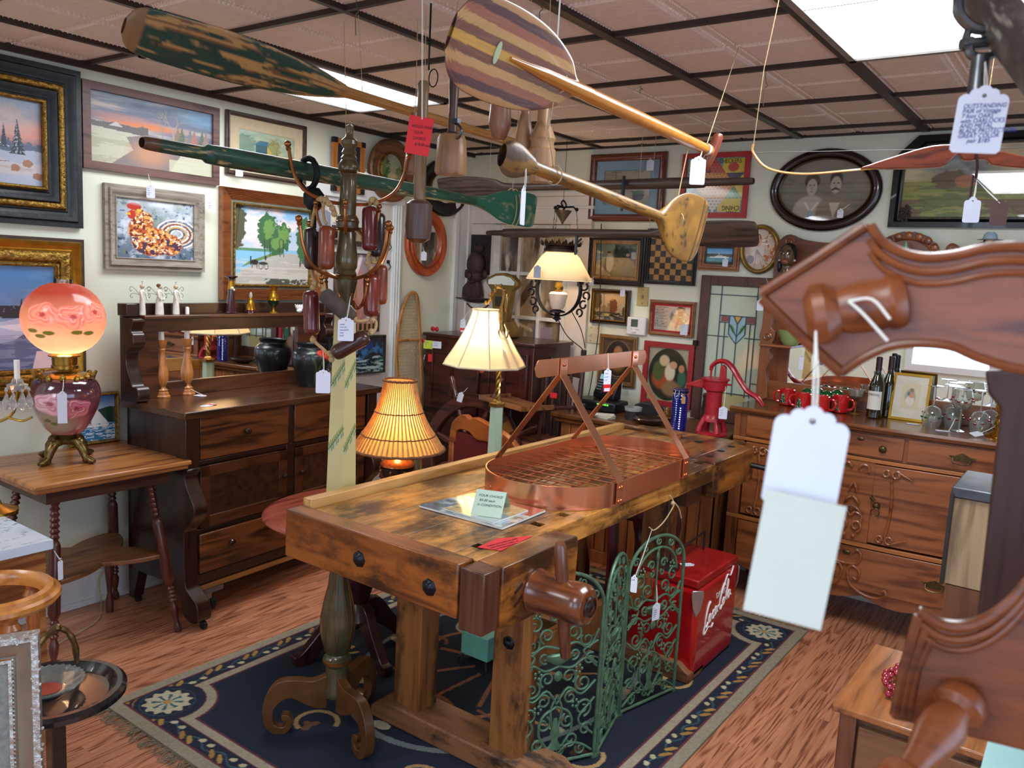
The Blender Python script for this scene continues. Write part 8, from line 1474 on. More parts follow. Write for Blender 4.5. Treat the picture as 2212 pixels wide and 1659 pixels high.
# flowing script drawn as strokes
def stroke(b, pts, w_): 
    q = spl(pts, 6); b.tube([(cx1+.0006, 3.085+p[0]*.30, .155+p[1]*.30) for p in q], [w_*.62*(.55+.45*abs(sin(pi*i/len(q)*1.5+.4))) for i in range(len(q))], 6, flat=.9)
b = B()
for pts, w_ in (([(.22, .50), (.19, .53), (.13, .47), (.08, .33), (.07, .22), (.11, .19), (.17, .24)], .008), ([(.27, .32), (.23, .34), (.19, .27), (.21, .22), (.26, .25), (.27, .32), (.32, .30)], .0065), ([(.38, .35), (.34, .36), (.31, .29), (.33, .24), (.38, .28)], .0065), ([(.46, .38), (.42, .39), (.39, .32), (.41, .27), (.45, .30), (.47, .38), (.47, .31), (.50, .30)], .0065),
               ([(.72, .62), (.69, .66), (.61, .58), (.56, .44), (.55, .34), (.59, .30), (.64, .35)], .008), ([(.74, .42), (.70, .44), (.66, .38), (.68, .33), (.73, .36), (.74, .42), (.78, .40)], .0065), ([(.78, .40), (.84, .62), (.82, .68), (.79, .58), (.78, .42), (.82, .38)], .006), ([(.92, .48), (.88, .50), (.84, .43), (.87, .38), (.91, .42), (.93, .49), (.93, .42), (.97, .42)], .0065),
               ([(.07, .22), (.04, .12), (.08, .10), (.20, .16), (.30, .13), (.36, .17)], .0075), ([(.69, .66), (.78, .76), (.90, .72), (.98, .84)], .006), ([(.48, .37), (.54, .38)], .006)): stroke(b, pts, w_)
b.obj('script_lettering', WHT, CO)
price_tag((-1.32, 3.16, .4385), (0, 0, 1), 'white tag lying on the lid of the red cooler', None, up_=(1, 1.2, 0))
t = thing('floor_box', 'small turquoise box with metal stand on the rug under the workbench', 'box', (-1.95, 2.58, .0125)); b = B(); b.box(-.07, .07, -.05, .05, .03, .13); b.obj('box', plain('7cc4ae', .35), t, bevel=.004)
for sx in (-.06, .06): b = B(); b.tube([(sx, -.045, .03), (sx*1.2, -.06, .015), (sx*1.25, -.06, .0)], .006, 6); b.obj('foot', plain('4c4c50', .4, .7), t)
t = thing('stool', 'dark red carved wooden stool legs behind the workbench', 'stool', (-1.75, 3.42, .0115)); RM2 = wood('2c0c10', '5c1e22', 'z', 1.1, .3)
for sx in (-1, 1):
    for sy in (-1, 1): b = B(); b.tube(spl([(sx*.13, sy*.13, .55), (sx*.17, sy*.17, .44), (sx*.14, sy*.14, .25), (sx*.15, sy*.15, .08), (sx*.18, sy*.18, .0)], 4), [.04-.0013*i for i in range(17)], 8); b.obj('leg', RM2, t)
b = B(); b.box(-.17, .17, -.17, .17, .52, .60); b.obj('seat', RM2, t, bevel=.015)
# ================= things hanging from the ceiling
def hanger(par, pts, r_=.0012, mat=None): b = B(); b.tube([Vector(p) for p in pts], r_, 5); b.obj('hanging_string', mat or TWINE, par)
def oar(name, lab, p0, p1, prof, thick, tilt, fn, cat='oar', mat=None, nu=200, nv=60):
    """blade and shaft as one painted body: prof = (t along, half width, half thickness)"""
    p0, p1 = Vector(p0), Vector(p1); ax = (p1-p0); L = ax.length; t = thing(name, lab, cat, tuple(p0), world=True); q = Matrix.Translation(p0) @ ax.to_track_quat('X', 'Z').to_matrix().to_4x4() @ Matrix.Rotation(R(tilt), 4, 'X'); m = np.array(q)
    ts = np.array([a[0] for a in prof]); hw = np.array([a[1] for a in prof]); ht = np.array([a[2] for a in prof])
    def Pf(u, v):
        a = v*2*pi; w_ = np.interp(u, ts, hw); h_ = np.interp(u, ts, ht); X = u*L; Y = w_*np.cos(a); Z = h_*np.sin(a)
        return tuple(m[i, 0]*X+m[i, 1]*Y+m[i, 2]*Z+m[i, 3] for i in range(3))
    canvas('oar_body' if cat == 'oar' else 'body', fn, Pf, nu, nv, mat or paintmat(.45, .1, .15), t); return t, q, L
def pr_(*a): # smooth the width profile
    P_ = spl(a, 5); return [tuple(x) for x in P_]
def greenwood(c):
    c.c[:] = lin('16382e'); c.mix((c.n(8, 2, ax=2)-.5)*1.5, '1c4a3c'); g = c.n(5, 9, 5, ax=3, ay=6); c.mix((g-.50)*14*(c.u < .42), 'a8804e'); c.mix((c.n(60, 3, 2, ax=.2, ay=2) > .66)*(g > .5)*(c.u < .42), '6a4a2c'); c.mix(np.clip((c.u-.36)*30, 0, 1), 'a8763c'); c.mix(np.clip((c.u-.36)*30, 0, 1)*(c.n(30, 5, 4, ax=.3, ay=2) > .56)*.6, '6a4220'); c.mix((c.u < .025)*1., '7a5c3a')
t, q, L = oar('paddle', 'long wooden paddle with flaking dark green blade hung near the ceiling', (-1.955, 1.075, 2.15), (-2.07, 2.95, 2.15), pr_((0, .02, .006), (.012, .050, .009), (.05, .062, .010), (.18, .066, .010), (.30, .050, .012), (.38, .024, .015), (.42, .017, .015), (.7, .016, .016), (.98, .016, .016), (1, .004, .004)), 0, -58, greenwood, 'paddle')
hanger(t, [(-2.02, 1.90, 2.15), (-2.05, 1.90, 2.41)]); hanger(t, [(-2.05, 2.6, 2.15), (-2.05, 2.62, 2.41)])
def greenoar(c): c.c[:] = lin('1b4234'); c.mix((c.n(7, 3, ax=3)-.45)*2, '24604c'); c.mix((c.n(22, 8, 4, ax=1.5, ay=.6)-.66)*12, 'b09a68'); c.mix((c.u < .025)*1., '5a3a28'); c.mix((c.u > .985)*(c.n(20, 3) > .35), '9a9078'); c.mix((c.u < .3)*(c.n(20, 5, ax=2)-.55)*5, '122c22'); c.mix((c.u > .75)*.6, '1f6a52')
t, q, L = oar('oar', 'green painted rowing oar with worn blade hanging behind the coat rack', (-2.145, 1.225, 1.915), (-2.27, 3.26, 1.915), pr_((0, .004, .004), (.006, .017, .017), (.07, .019, .019), (.10, .020, .020), (.11, .028, .028), (.25, .030, .030), (.6, .025, .025), (.74, .020, .020), (.80, .034, .014), (.87, .070, .009), (.96, .078, .007), (.995, .072, .006), (1, .06, .002)), 0, 97, greenoar)
hanger(t, [(-2.185, 1.98, 1.93), (-2.185, 1.98, 2.14), (-2.15, 1.93, 2.41)]); b = B()
for k in range(3): b.tube([(-2.183+.033*cos(a), 1.96+k*.012, 1.915+.033*sin(a)) for a in np.linspace(0, 2*pi, 16)], .004, 5)
for k in (-1, 0): b.tube([(-2.262+.02*cos(a), 3.08+k*.03+.02*cos(a), 1.915+.085*sin(a)) for a in np.linspace(0, 2*pi, 16)], .0022, 5)
b.tube([(-2.183, 1.98, 1.95), (-2.18, 2.02, 1.975)], .003, 5); b.tube([(-2.183, 1.97, 1.885), (-2.18, 1.95, 1.82), (-2.175, 1.955, 1.80)], .003, 5); b.obj('twine_wrap', TWINE, t); hanger(t, [(-2.262, 3.06, 2.0), (-2.25, 3.06, 2.41)])
b = B(); c0 = (-2.16, 1.80); b.tube([(c0[0]+.045*cos(a), c0[1], 1.905+.05*sin(a)) for a in np.linspace(0, 2*pi, 14)], .010, 8, closed=True); b.lathe([(.018, 1.79), (.034, 1.81), (.034, 1.84), (.018, 1.86)], (c0[0]+.03, c0[1], 0), 10); b.tube([(c0[0]+.03, c0[1], 1.80), (c0[0]+.03, c0[1]+.01, 1.70)], .009, 8); b.obj('oarlock', plain('1c1e1e', .5, .6, var=.3), t)
price_tag((-2.08, 1.80, 1.755), toC((-2.08, 1.8, 1.7)), 'blank white tag hanging from the green oar lock', None, w=.044, h=.07, string=(-2.10, 1.80, 1.83))
def stripe(c):
    bl = c.u < .50; a = c.v*2*pi; y = np.cos(a); cols = ['b98a5c', '5c4048', '9a6250', 'c49a66', '7a5248', 'cfa04e', '7a5248', 'c49a66', '9a6250', '5c4048', 'b98a5c']
    hwv = np.interp(c.u, [0, .02, .06, .14, .22, .29, .325], [.03, .062, .08, .084, .074, .048, .018]); yy = y*hwv/.084
    for k, cl in enumerate(cols): c.mix((yy > -1+2*k/11)*(yy <= -1+2*(k+1)/11)*1., cl)
    c.mix((c.n(50, 3, 3, ax=.3, ay=3)-.5)*1.2, 'a87a5a'); c.mix((abs(y) > .988)*(c.u < .3), '33201a'); c.mix((c.u > .31)*1., 'b9772a'); c.mix((c.u > .31)*(c.n(8, 3, ax=4)-.5)*2, '9a5c1c')
t, q, L = oar('paddle', 'canoe paddle with a striped laminated blade and orange shaft', (-.912, 1.045, 2.0), (-1.0, 2.335, 2.0), pr_((0, .03, .004), (.02, .062, .006), (.06, .080, .006), (.14, .084, .006), (.22, .074, .006), (.29, .048, .008), (.325, .018, .014), (.40, .016, .016), (.7, .016, .016), (.93, .015, .015), (.97, .016, .013), (1, .004, .003)), 0, -68, stripe, 'paddle', paintmat(.25, .4), 170, 260)
b = B(); b.m = q; b.tube([(L*.13, 0, .007), (L*.22, 0, .010), (L*.33, 0, .012), (L*.36, 0, .012)], [.004, .012, .015, .016], 10); b.tube([(L*.13, 0, -.007), (L*.22, 0, -.010), (L*.33, 0, -.012), (L*.36, 0, -.012)], [.004, .012, .015, .016], 10); b.obj('shaft_inlay', plain('b9772a', .25, coat=.6), t)
b = B(); b.m = q @ Matrix.Translation((L*.098, 0, -.0075)); b.lathe([(.0075, -.0005), (.0075, .0005)], n=20, sy=2.6); b.obj('maker_label', plain('b9c8a0', .4), t); b = B(); b.m = q @ Matrix.Translation((L*.94, 0, 0)); b.lathe([(.0165, 0), (.0165, .018)], n=20, axis='x', cap=False); b.obj('white_band', plain('dcdcd4', .5), t)
b = B(); b.m = q @ Matrix.Translation((L*.985, 0, 0)); b.tube([(0, .055, 0), (0, .045, 0), (.004, 0, 0), (0, -.045, 0), (0, -.055, 0)], [.010, .016, .017, .015, .009], 12); b.obj('grip', wood('4a1e12', '7a3a22', 'y', 1, .3, .4), t)
hanger(t, [(-.945, 1.40, 2.02), (-.94, 1.40, 2.41)], .0016, STR); b = B(); b.tube([(-.943+.021*cos(a), 1.41, 2.0+.021*sin(a)) for a in np.linspace(0, 2*pi, 14)], .0022, 5); b.tube([(-.943, 1.40, 1.98), (-.95, 1.40, 1.93), (-.965, 1.41, 1.89)], .0014, 5); b.obj('twine_wrap', TWINE, t); hanger(t, [(-.99, 2.26, 2.015), (-1.12, 2.75, 2.41)], .0012)
price_tag((-.985, 2.20, 1.93), toC((-.98, 2.2, 1.9)), 'blank white tag hanging from the grip end of the striped paddle', None, w=.042, h=.075, string=(-.985, 2.22, 1.99))
def goldp(c): c.c[:] = lin('785420'); c.mix((c.n(9, 3, 5)-.45)*3, 'a3742a'); c.mix((c.n(24, 8, 4)-.62)*9, '3a2c1c'); c.mix((c.u < .11)*(c.n(9, 5, 4) > .45)*.8, '4a3c34'); c.mix((abs(c.u-.955) < .004)*1., '4a3424'); c.mix((abs(c.u-.985) < .003)*1., '4a3424')
t, q, L = oar('paddle', 'old gold painted paddle with wide blade and worn knob grip', (-1.0, 1.312, 1.848), (-1.0, 2.30, 1.765), pr_((0, .022, .010), (.02, .034, .014), (.05, .035, .015), (.10, .020, .014), (.13, .014, .014), (.4, .015, .015), (.66, .014, .014), (.71, .018, .014), (.77, .062, .010), (.84, .088, .008), (.93, .094, .006), (.98, .085, .005), (1, .06, .002)), 0, 100, goldp, 'paddle', nu=240)
hanger(t, [(-1.0, 1.50, 1.84), (-.97, 1.42, 1.92), (-.95, 1.40, 2.0)], .0016); hanger(t, [(-1.0, 2.10, 1.79), (-.995, 2.15, 2.0)], .0016); b = B(); b.tube([(-1.0+.02*cos(a), 2.12, 1.79+.02*sin(a)) for a in np.linspace(0, 2*pi, 12)], .002, 5); b.tube([(-1.0+.02*cos(a), 1.50, 1.832+.02*sin(a)) for a in np.linspace(0, 2*pi, 12)], .0016, 5); b.obj('twine_wrap', TWINE, t)
price_tag((-.985, 1.37, 1.755), (.9, .35, 0), 'slim white tag hanging from the gold paddle grip', None, w=.036, h=.075, string=(-.99, 1.38, 1.84))
def driftw(c): c.c[:] = lin('3a2c26'); c.mix((c.n(9, 3, 5, ax=1, ay=3)-.45)*3, '5a463c'); c.mix((c.n(30, 5, 4, ax=.2, ay=2)-.58)*8, '1c1412')
t, q, L = oar('oar', 'weathered dark brown oar hanging lower, blade at the right', (-3.22, 4.10, 1.861), (-1.385, 3.83, 1.861), pr_((0, .004, .004), (.01, .014, .014), (.08, .018, .018), (.10, .026, .026), (.3, .026, .026), (.6, .021, .021), (.68, .022, .02), (.75, .05, .013), (.85, .066, .010), (.98, .064, .008), (1, .04, .003)), 0, -68, driftw)
hanger(t, [(-3.05, 4.07, 1.88), (-3.05, 4.07, 2.41)]); hanger(t, [(-2.0, 3.92, 1.88), (-2.0, 3.92, 2.41)]); b = B(); b.tube([(-2.48, 3.99, 1.87), (-2.475, 3.975, 1.84), (-2.475, 3.97, 1.74)], [.008, .010, .007], 8); b.tube([(-2.475, 3.97, 1.80), (-2.44, 3.97, 1.83)], .006, 6); b.obj('oarlock', plain('3a4248', .45, .7), t)
t, q, L = oar('oar', 'weathered dark brown oar hanging higher, handle at the right', (-3.27, 3.70, 2.085), (-1.37, 3.67, 2.085), pr_((0, .04, .003), (.01, .064, .008), (.12, .07, .010), (.22, .05, .013), (.28, .022, .02), (.5, .023, .023), (.85, .026, .026), (.87, .018, .018), (.99, .016, .016), (1, .004, .004)), 0, -68, driftw)
hanger(t, [(-2.9, 3.70, 2.1), (-2.9, 3.70, 2.41)]); hanger(t, [(-1.95, 3.68, 2.1), (-1.95, 3.68, 2.41)]); b = B(); b.tube([(-2.02, 3.65, 2.12), (-2.01, 3.63, 2.06), (-2.01, 3.63, 1.95)], [.008, .011, .007], 8); b.obj('oarlock', plain('3a4248', .45, .7), t)
# kitchen mashers hanging in a row
MD = wood('2c1814', '54382e', 'z', 1.2, .45); MLt = wood('6a4a30', 'a07850', 'z', 1.2, .5); MRd = wood('5a3424', '8a5c44', 'z', 1.2, .4)
def masher(x, y, prof, mat, lab, mat2=None, split=None, top=2.41):
    t = thing('potato_masher', lab, 'wooden masher', (x, y, prof[0][1]), group=None); pf = [(r_, z-prof[0][1]) for r_, z in prof]
    if split: b = B(); b.lathe(pf[:split], n=24); b.obj('head', mat, t); b = B(); b.lathe(pf[split-1:], n=20); b.obj('handle', mat2 or mat, t)
    else: b = B(); b.lathe(pf, n=24); b.obj('body', mat, t)
    b = B(); b.tube([(0, 0, pf[-1][1]-.01), (.004, 0, pf[-1][1]+.05), (0, 0, top-prof[0][1])], .0012, 5); b.obj('hanging_string', TWINE, t); return t
masher(-1.805, 1.95, [(.018, 1.70), (.038, 1.712), (.042, 1.75), (.041, 1.82), (.03, 1.83), (.019, 1.835), (.018, 2.02), (.017, 2.15), (.019, 2.185), (.012, 2.195)], MD, 'dark wooden masher with long handle behind the red sign', wood('54402c', '8a6c48', 'z', 1, .5), 5)
masher(-1.68, 1.95, [(.045, 1.907), (.050, 1.915), (.047, 1.97), (.044, 2.01), (.038, 2.025), (.014, 2.035), (.013, 2.10), (.016, 2.19), (.010, 2.23)], MLt, 'brown masher with broad tapered head and dark handle', MD, 5)
masher(-1.50, 1.95, [(.012, 2.0), (.022, 2.01), (.032, 2.04), (.033, 2.05), (.028, 2.12), (.026, 2.18), (.02, 2.21)], MRd, 'smooth pinkish wooden masher hanging behind the striped paddle')
masher(-1.425, 1.97, [(.024, 1.965), (.028, 1.975), (.022, 2.03), (.015, 2.07)]+[(.013+.002*(k % 2), 2.075+.008*k) for k in range(12)]+[(.012, 2.2)], MLt, 'slim masher with ring-turned handle, between two thick ones')
masher(-1.36, 1.97, [(.034, 1.88), (.038, 1.90), (.039, 1.97), (.034, 1.975), (.033, 1.99), (.038, 2.0), (.03, 2.02), (.018, 2.05), (.017, 2.16), (.014, 2.2)], MLt, 'thick wooden masher with collar, rightmost of the row')
masher(-1.905, 2.02, [(.026, 1.925), (.030, 1.935), (.024, 1.99), (.012, 2.03), (.010, 2.12)], MRd, 'small masher half hidden behind the red sign')
t = thing('sheet_clamp', 'small steel hose clamp on the masher handle', 'clamp', (-1.65, 1.93, 2.03)); b = B(); b.tube([(.022*cos(a), 0, .022*sin(a)) for a in np.linspace(-2, 1.6, 14)], .006, 6, flat=.5); b.box(-.012, .012, -.008, .008, .025, .038); b.obj('clamp', plain('5c6468', .3, .9), t)
t = thing('iron_hook', 'long black iron hook hanging from the ceiling above the red sign', 'hook', (-1.74, 1.9, 2.2)); b = B(); b.tube([(0, 0, .01), (0, 0, .20)], .003, 6); b.tube([(.02+.018*cos(a), 0, -.015+.026*sin(a)) for a in np.linspace(0, 2*pi, 14)], .0018, 5); b.sph((0, 0, .09), .008, n=8); b.obj('hook', plain('1c1c1e', .5, .7), t)
t = price_tag((-1.49, 1.60, 1.957), toC((-1.49, 1.6, 1.95)), 'red card sign offering wood mashers, hanging from the ceiling', ['WOOD MASHERS', '   YOUR', '   CHOICE', '      $18.00 each'], w=.062, h=.095, rz=-.12, plain_=True, hole=False, col=REDP, ink=plain('141020', .7), size=.0105, string=(-1.52, 1.62, 2.40))
# bow
t = thing('archery_bow', 'glossy recurve bow with thin string hanging on its side, upper right', 'bow', (-.32, 2.16, 1.93), world=True); M_ = facing((-.315, 2.158, 1.948), (.3, -1, 0)); xs = M_.to_3x3() @ Vector((1, 0, 0))
def bp(a, z): return Vector((-.315, 2.158, 1.945))+Vector((.815, .58, 0)).normalized()*a*0+Vector((1, .72, 0)).normalized()*0+xs*a+Vector((0, 0, z))
b = B(); b.tube(spl([tuple(bp(-.47, .02)), tuple(bp(-.468, .0)), tuple(bp(-.43, -.037)), tuple(bp(-.35, -.05)), tuple(bp(-.24, -.041)), tuple(bp(-.15, -.03))], 5), .005, 6, flat=.6); b.obj('limb', plain('c08a4c', .25, coat=.5), t); b = B(); b.tube(spl([tuple(bp(.12, -.028)), tuple(bp(.25, -.044)), tuple(bp(.4, -.06)), tuple(bp(.5, .0))], 5), .005, 6); b.obj('limb', plain('c08a4c', .25, coat=.5), t)
b = B(); b.m = Matrix(((xs.x, 0, -xs.y, -.315), (xs.y, 0, xs.x, 2.158), (0, 1, 0, 1.945), (0, 0, 0, 1))); b.prism(spl([(-.22, -.036), (-.15, -.01), (-.07, .015), (.0, .015), (.08, .0), (.14, -.015), (.22, -.04), (.13, -.035), (.06, -.028), (.04, -.015), (.0, -.018), (-.015, -.004), (-.03, -.02), (-.05, -.032), (-.11, -.036), (-.16, -.038)], 4), -.012, .012, 'xy'); b.obj('riser', wood('4a180c', '8a3c1c', 'x', 1, .15, .8), t, bevel=.004)
b = B(); b.tube([tuple(bp(-.47, .0)), tuple(bp(.5, .02))], .0009, 4); b.obj('bow_string', plain('3a3434', .6), t); b = B(); b.tube([tuple(bp(.02, .02)+Vector((0, -.015, 0))), tuple(bp(.03, -.03)+Vector((0, -.016, 0))), tuple(bp(.028, -.055))], .006, 6, flat=.5); b.tube([tuple(bp(.022, -.05)), tuple(bp(.02, -.14))], .005, 6, flat=.5); b.obj('leather_strap', plain('3a2018', .6), t)
hanger(t, [bp(-.47, .0), bp(-.46, .2), (-.70, 1.98, 2.41)], .0012); hanger(t, [bp(.03, .02), (-.28, 2.2, 2.41)], .0012)
for k, (x, z, cl) in enumerate(((.03, -.13, None), (.085, -.135, plain('5a4038', .6)))): price_tag(tuple(bp(x, z)+Vector((0, -.02, 0))), toC((-.3, 2.1, 1.8)), ['white tag hanging below the bow grip', 'brown tag beside the white one below the bow'][k], None, w=.034, h=.055, string=tuple(bp(.03, -.06)), col=cl)
for k, (p, q) in enumerate((((-1.138, 3.07, 2.41), .13), ((-1.9, 1.75, 2.41), .12), ((-1.65, 2.2, 2.41), .10), ((-1.68, 3.12, 2.41), .03), ((-1.45, 2.05, 2.41), .06))):
    t = thing('ceiling_wire', ['grey knotted wire hanging from the ceiling near the bow', 'thin loose wire hanging under the left ceiling light', 'short bent wire above the row of mashers', 'tiny dark hook on the ceiling bar above the ships print', 'short twine end on the ceiling above the striped paddle'][k], 'wire', p, world=True); b = B(); x, y, z = p; b.tube(spl([(x, y, z), (x+.004, y, z-q*.3), (x+.012, y, z-q*.45), (x, y, z-q*.55), (x+.003, y, z-q)], 4), .0014, 5); b.obj('wire', plain('5c544c', .6, .3), t)
# ================= close foreground
FW = wood('562610', '8c4a20', 'x', 2.2, .38, .15, ring=.25, bump=.1); FWD = wood('48200f', '7c401c', 'x', 2.2, .34, .2, ring=.25, bump=.1)
bx_ = (W(1960, 650, .695)); nb = Vector((.10, -1, 0)).normalized() 
fx = Vector((0, 0, 1)).cross(nb).normalized()*1.0; P0 = W(1645, 635, .695)
def fp(px, py, Pn=P0, n_=nb): # where the view through a measured point meets the board's plane
    d = fw+rt*((px-1106)/FPX)-up*((py-829.5)/FPX); o = Vector((0, 0, 1.62)); s = (Pn-o).dot(n_)/d.dot(n_); return o+d*s
def plank(par, px, nm, mat, t0, t1, P_=P0, n_=nb, bev=.003, inset=0):
    pts = [fp(x, y, P_, n_) for x, y in px]; c = sum(pts, Vector())/len(pts); pts = [p+(c-p).normalized()*inset for p in pts]; b = B(); n = len(pts); v = [p+n_*t0 for p in pts]+[p+n_*t1 for p in pts]; b.add(v, [tuple(range(n)), tuple(range(2*n-1, n-1, -1))]+[(i, (i+1) % n, n+(i+1) % n, n+i) for i in range(n)]); return b.obj(nm, mat, par, bevel=bev, seg=3)
HT = thing('hall_rack', 'scalloped reddish wood board with spool pegs close at the right, hall rack', 'hall rack', (-.05, .72, .0), world=True)
top = spl([(1880, 482), (1905, 515), (1950, 540), (2000, 550), (2060, 545), (2130, 530), (2212, 528), (2330, 552), (2480, 545)], 5); botm = spl([(2480, 815), (2330, 812), (2212, 806), (2120, 782), (2060, 757), (1990, 750), (1930, 756), (1870, 782), (1826, 812)], 5)
outl = top+botm+[(1826, 812), (1645, 635)]
plank(HT, outl, 'board', FW, -.0, .011, bev=.004)
# raised moulding following the top edge
for off, r_, dn in ((8, .0042, .011), (38, .0035, .012), (64, .0028, .011)):
    b = B(); b.tube([fp(x+4, y+off)+nb*dn for x, y in top], r_, 8, flat=.8); b.obj('edge_moulding', FW, HT)
b = B(); b.tube([fp(x-2, y-10)+nb*.011 for x, y in botm], .0032, 8); b.obj('lower_moulding', FWD, HT)
b = B(); b.tube([fp(1655, 633)+nb*.011, fp(1770, 560)+nb*.011, fp(1872, 492)+nb*.011], .004, 8); b.tube([fp(1655, 645)+nb*.011, fp(1740, 728)+nb*.011, fp(1826, 806)+nb*.011], .004, 8); b.obj('end_moulding', FWD, HT)
def peg(par, px0, px1, P_=P0, sc=1, n_=nb):
    a = fp(*px0, P_, n_)+n_*.008; d_ = (n_+fx*0).normalized(); dirc = (W(1738, 684, .66)-a); sc = dirc.length/.0765; dirc.normalize(); b = B(); b.m = Matrix.Translation(a) @ dirc.to_track_quat('Z', 'Y').to_matrix().to_4x4() @ Matrix.Scale(sc, 4)
    b.lathe([(.020, 0), (.022, .003), (.023, .010), (.0205, .014), (.0215, .03), (.0205, .042), (.018, .050), (.021, .055), (.026, .061), (.025, .070), (.016, .076), (.004, .0765)], n=32); b.obj('spool_peg', FW, par)
peg(HT, (1955, 648), None)
b = B(); p = fp(1850, 650)+nb*.035; b.tube(spl([p, p+fx*.014+Vector((0, 0, .002)), p+fx*.026+Vector((0, 0, -.010))], 4), .0011, 6); b.tube(spl([p, p+fx*.010+Vector((0, 0, -.008)), p+fx*.026+Vector((0, 0, -.024))], 4), .0011, 6); b.obj('string_ends', STR, HT)
TG = W(1725, 1118, .62); tn = (Vector((0, 0, 1.62))-TG); tn.z = 0; tn = tn.normalized()
t = price_tag(tuple(W(1740, 995, .60)), tn, 'large blank white scalloped tag hanging close to the viewer', None, w=.044, h=.062, rz=-.07, string=tuple(W(1762, 715, .62)))
M_ = facing(W(1716, 1200, .60), tn) @ Matrix.Rotation(-.09, 4, 'Z'); b = B(); b.m = M_; b.box(-.0235, .0235, -.043, .037, -.001, -.0004); b.obj('folded_half', plain('c8cec2', .7, var=.03), t)
# lower part of the rack with its turned peg
n2 = Vector((.15, -1, 0)).normalized(); P2 = W(1925, 1540, .74)
top2 = spl([(1985, 1302), (2030, 1330), (2080, 1335), (2130, 1318), (2180, 1280), (2230, 1225), (2300, 1200)], 4); plank(HT, top2+[(2300, 1640), (2212, 1608), (2080, 1575), (1925, 1540)], 'lower_board', FWD, 0, .012, P2, n2, .004)
for off, r_ in ((8, .004), (34, .0035), (56, .0028)): b = B(); b.tube([fp(x+4, y+off, P2, n2)+n2*.012 for x, y in top2], r_, 8); b.tube([fp(1985-4+off*.6, 1310+off, P2, n2)+n2*.012, fp(1950+off*.6, 1430, P2, n2)+n2*.012, fp(1930+off*.6, 1530, P2, n2)+n2*.012], r_, 8); b.obj('edge_moulding', FWD, HT)
b = B(); a = fp(2085, 1490, P2, n2)+n2*.012; dr = Vector((-.25, -.72, -.42)).normalized(); b.m = Matrix.Translation(a) @ dr.to_track_quat('Z', 'Y').to_matrix().to_4x4(); b.lathe([(.015, 0), (.0175, .004), (.0175, .012), (.012, .017), (.013, .021), (.016, .032), (.015, .046), (.010, .066), (.009, .076), (.016, .082), (.017, .09), (.008, .096)], n=32); b.obj('turned_peg', FW, HT)
P3 = W(2150, 1000, .80); n3 = nb; plank(HT, [(2128, 800), (2135, 850), (2160, 880), (2152, 960), (2113, 1310), (2100, 1420), (2400, 1420), (2400, 790)], 'upright_board', wood('24110e', '45261d', 'z', 2, .55, 0, ring=.3), -.01, .008, P3, n3)
# berry chest
CH2 = thing('small_chest', 'low brown wooden chest with drawers at the lower right corner', 'chest', (-.17, 2.3, 0), world=True); CWX = wood('6a3a1c', 'a86a38', 'y', 1, .22, .5, ring=.3)
b = B(); b.box(-.445, .15, 2.045, 2.50, .582, .60); b.obj('top', CWX, CH2, bevel=.004); b = B(); b.box(-.40, .12, 2.09, 2.47, .02, .582); b.obj('case', wood('3a2114', '6d4a34', 'z', 1, .35), CH2)
for x in (-.41, .13): b = B(); b.box(x-.02, x+.02, 2.07, 2.11, 0, .582); b.obj('corner_post', wood('4a2618', '74462c', 'z', 1, .3), CH2, bevel=.003)
for z in (.35, .12): b = B(); b.box(-.385, .105, 2.075, 2.09, z, z+.20); d = b.obj('drawer', wood('54341f', '8a6240', 'x', .8, .35), CH2, bevel=.003); knob(d, (-.30, 2.075, z+.1), .015, plain('2a1814', .3)); knob(d, (.02, 2.075, z+.1), .015, plain('2a1814', .3))
t = thing('berry_garland', 'string of shiny dark red berries lying on the small chest', 'berry garland', (-.36, 2.24, .601), world=True)
for k in range(34): b = B(); x = -.362+.025*sin(k*1.7)+.05*(k/34)**2; y = 2.17+.22*k/34; 
for k in range(34):
    x = -.355+.022*sin(k*1.9)+.03*abs(k/17-1)-.0*k; y = 2.16+.24*k/34+.006*cos(k*2.3); b = B(); b.sph((x, y, .611+.012*(k % 3 == 0)), .0085, n=12); b.obj('berry', plain('8c1428', .12, coat=.8, var=.1), t)
b = B(); b.tube([(-.352+.02*abs(k/17-1), 2.16+.24*k/34, .608) for k in range(0, 35, 3)], .0015, 5); b.obj('stem', plain('5c4630', .7), t)
# weathered boxes beside the sideboard, turquoise painted panel
t = thing('crate', 'weathered tan wooden crate with a dark metal edge in front of the sideboard', 'crate', (-.27, 3.0, 0), world=True); b = B(); b.box(-.335, -.06, 2.9, 3.2, .70, 1.0); b.obj('crate', wood('7a6248', 'b09470', 'z', 1, .7, 0, stain=.3), t, bevel=.003); b = B(); b.box(-.345, -.05, 2.89, 3.21, .985, 1.022); b.obj('metal_edge', plain('4c5056', .4, .6, var=.4), t, bevel=.006)
b = B(); b.box(-.345, -.335, 2.88, 2.90, .70, 1.0); b.obj('dark_edge', plain('2a2624', .6), t); b = B(); b.box(-.33, -.06, 2.9, 3.2, .0, .698); b.obj('base_box', wood('4a2a18', '7a4a2c', 'z', 1, .5), t)
t = thing('painted_tray', 'turquoise panel with green vine painting at the bottom right corner', 'painted panel', tuple(W(2180, 1640, 1.0)), world=True)
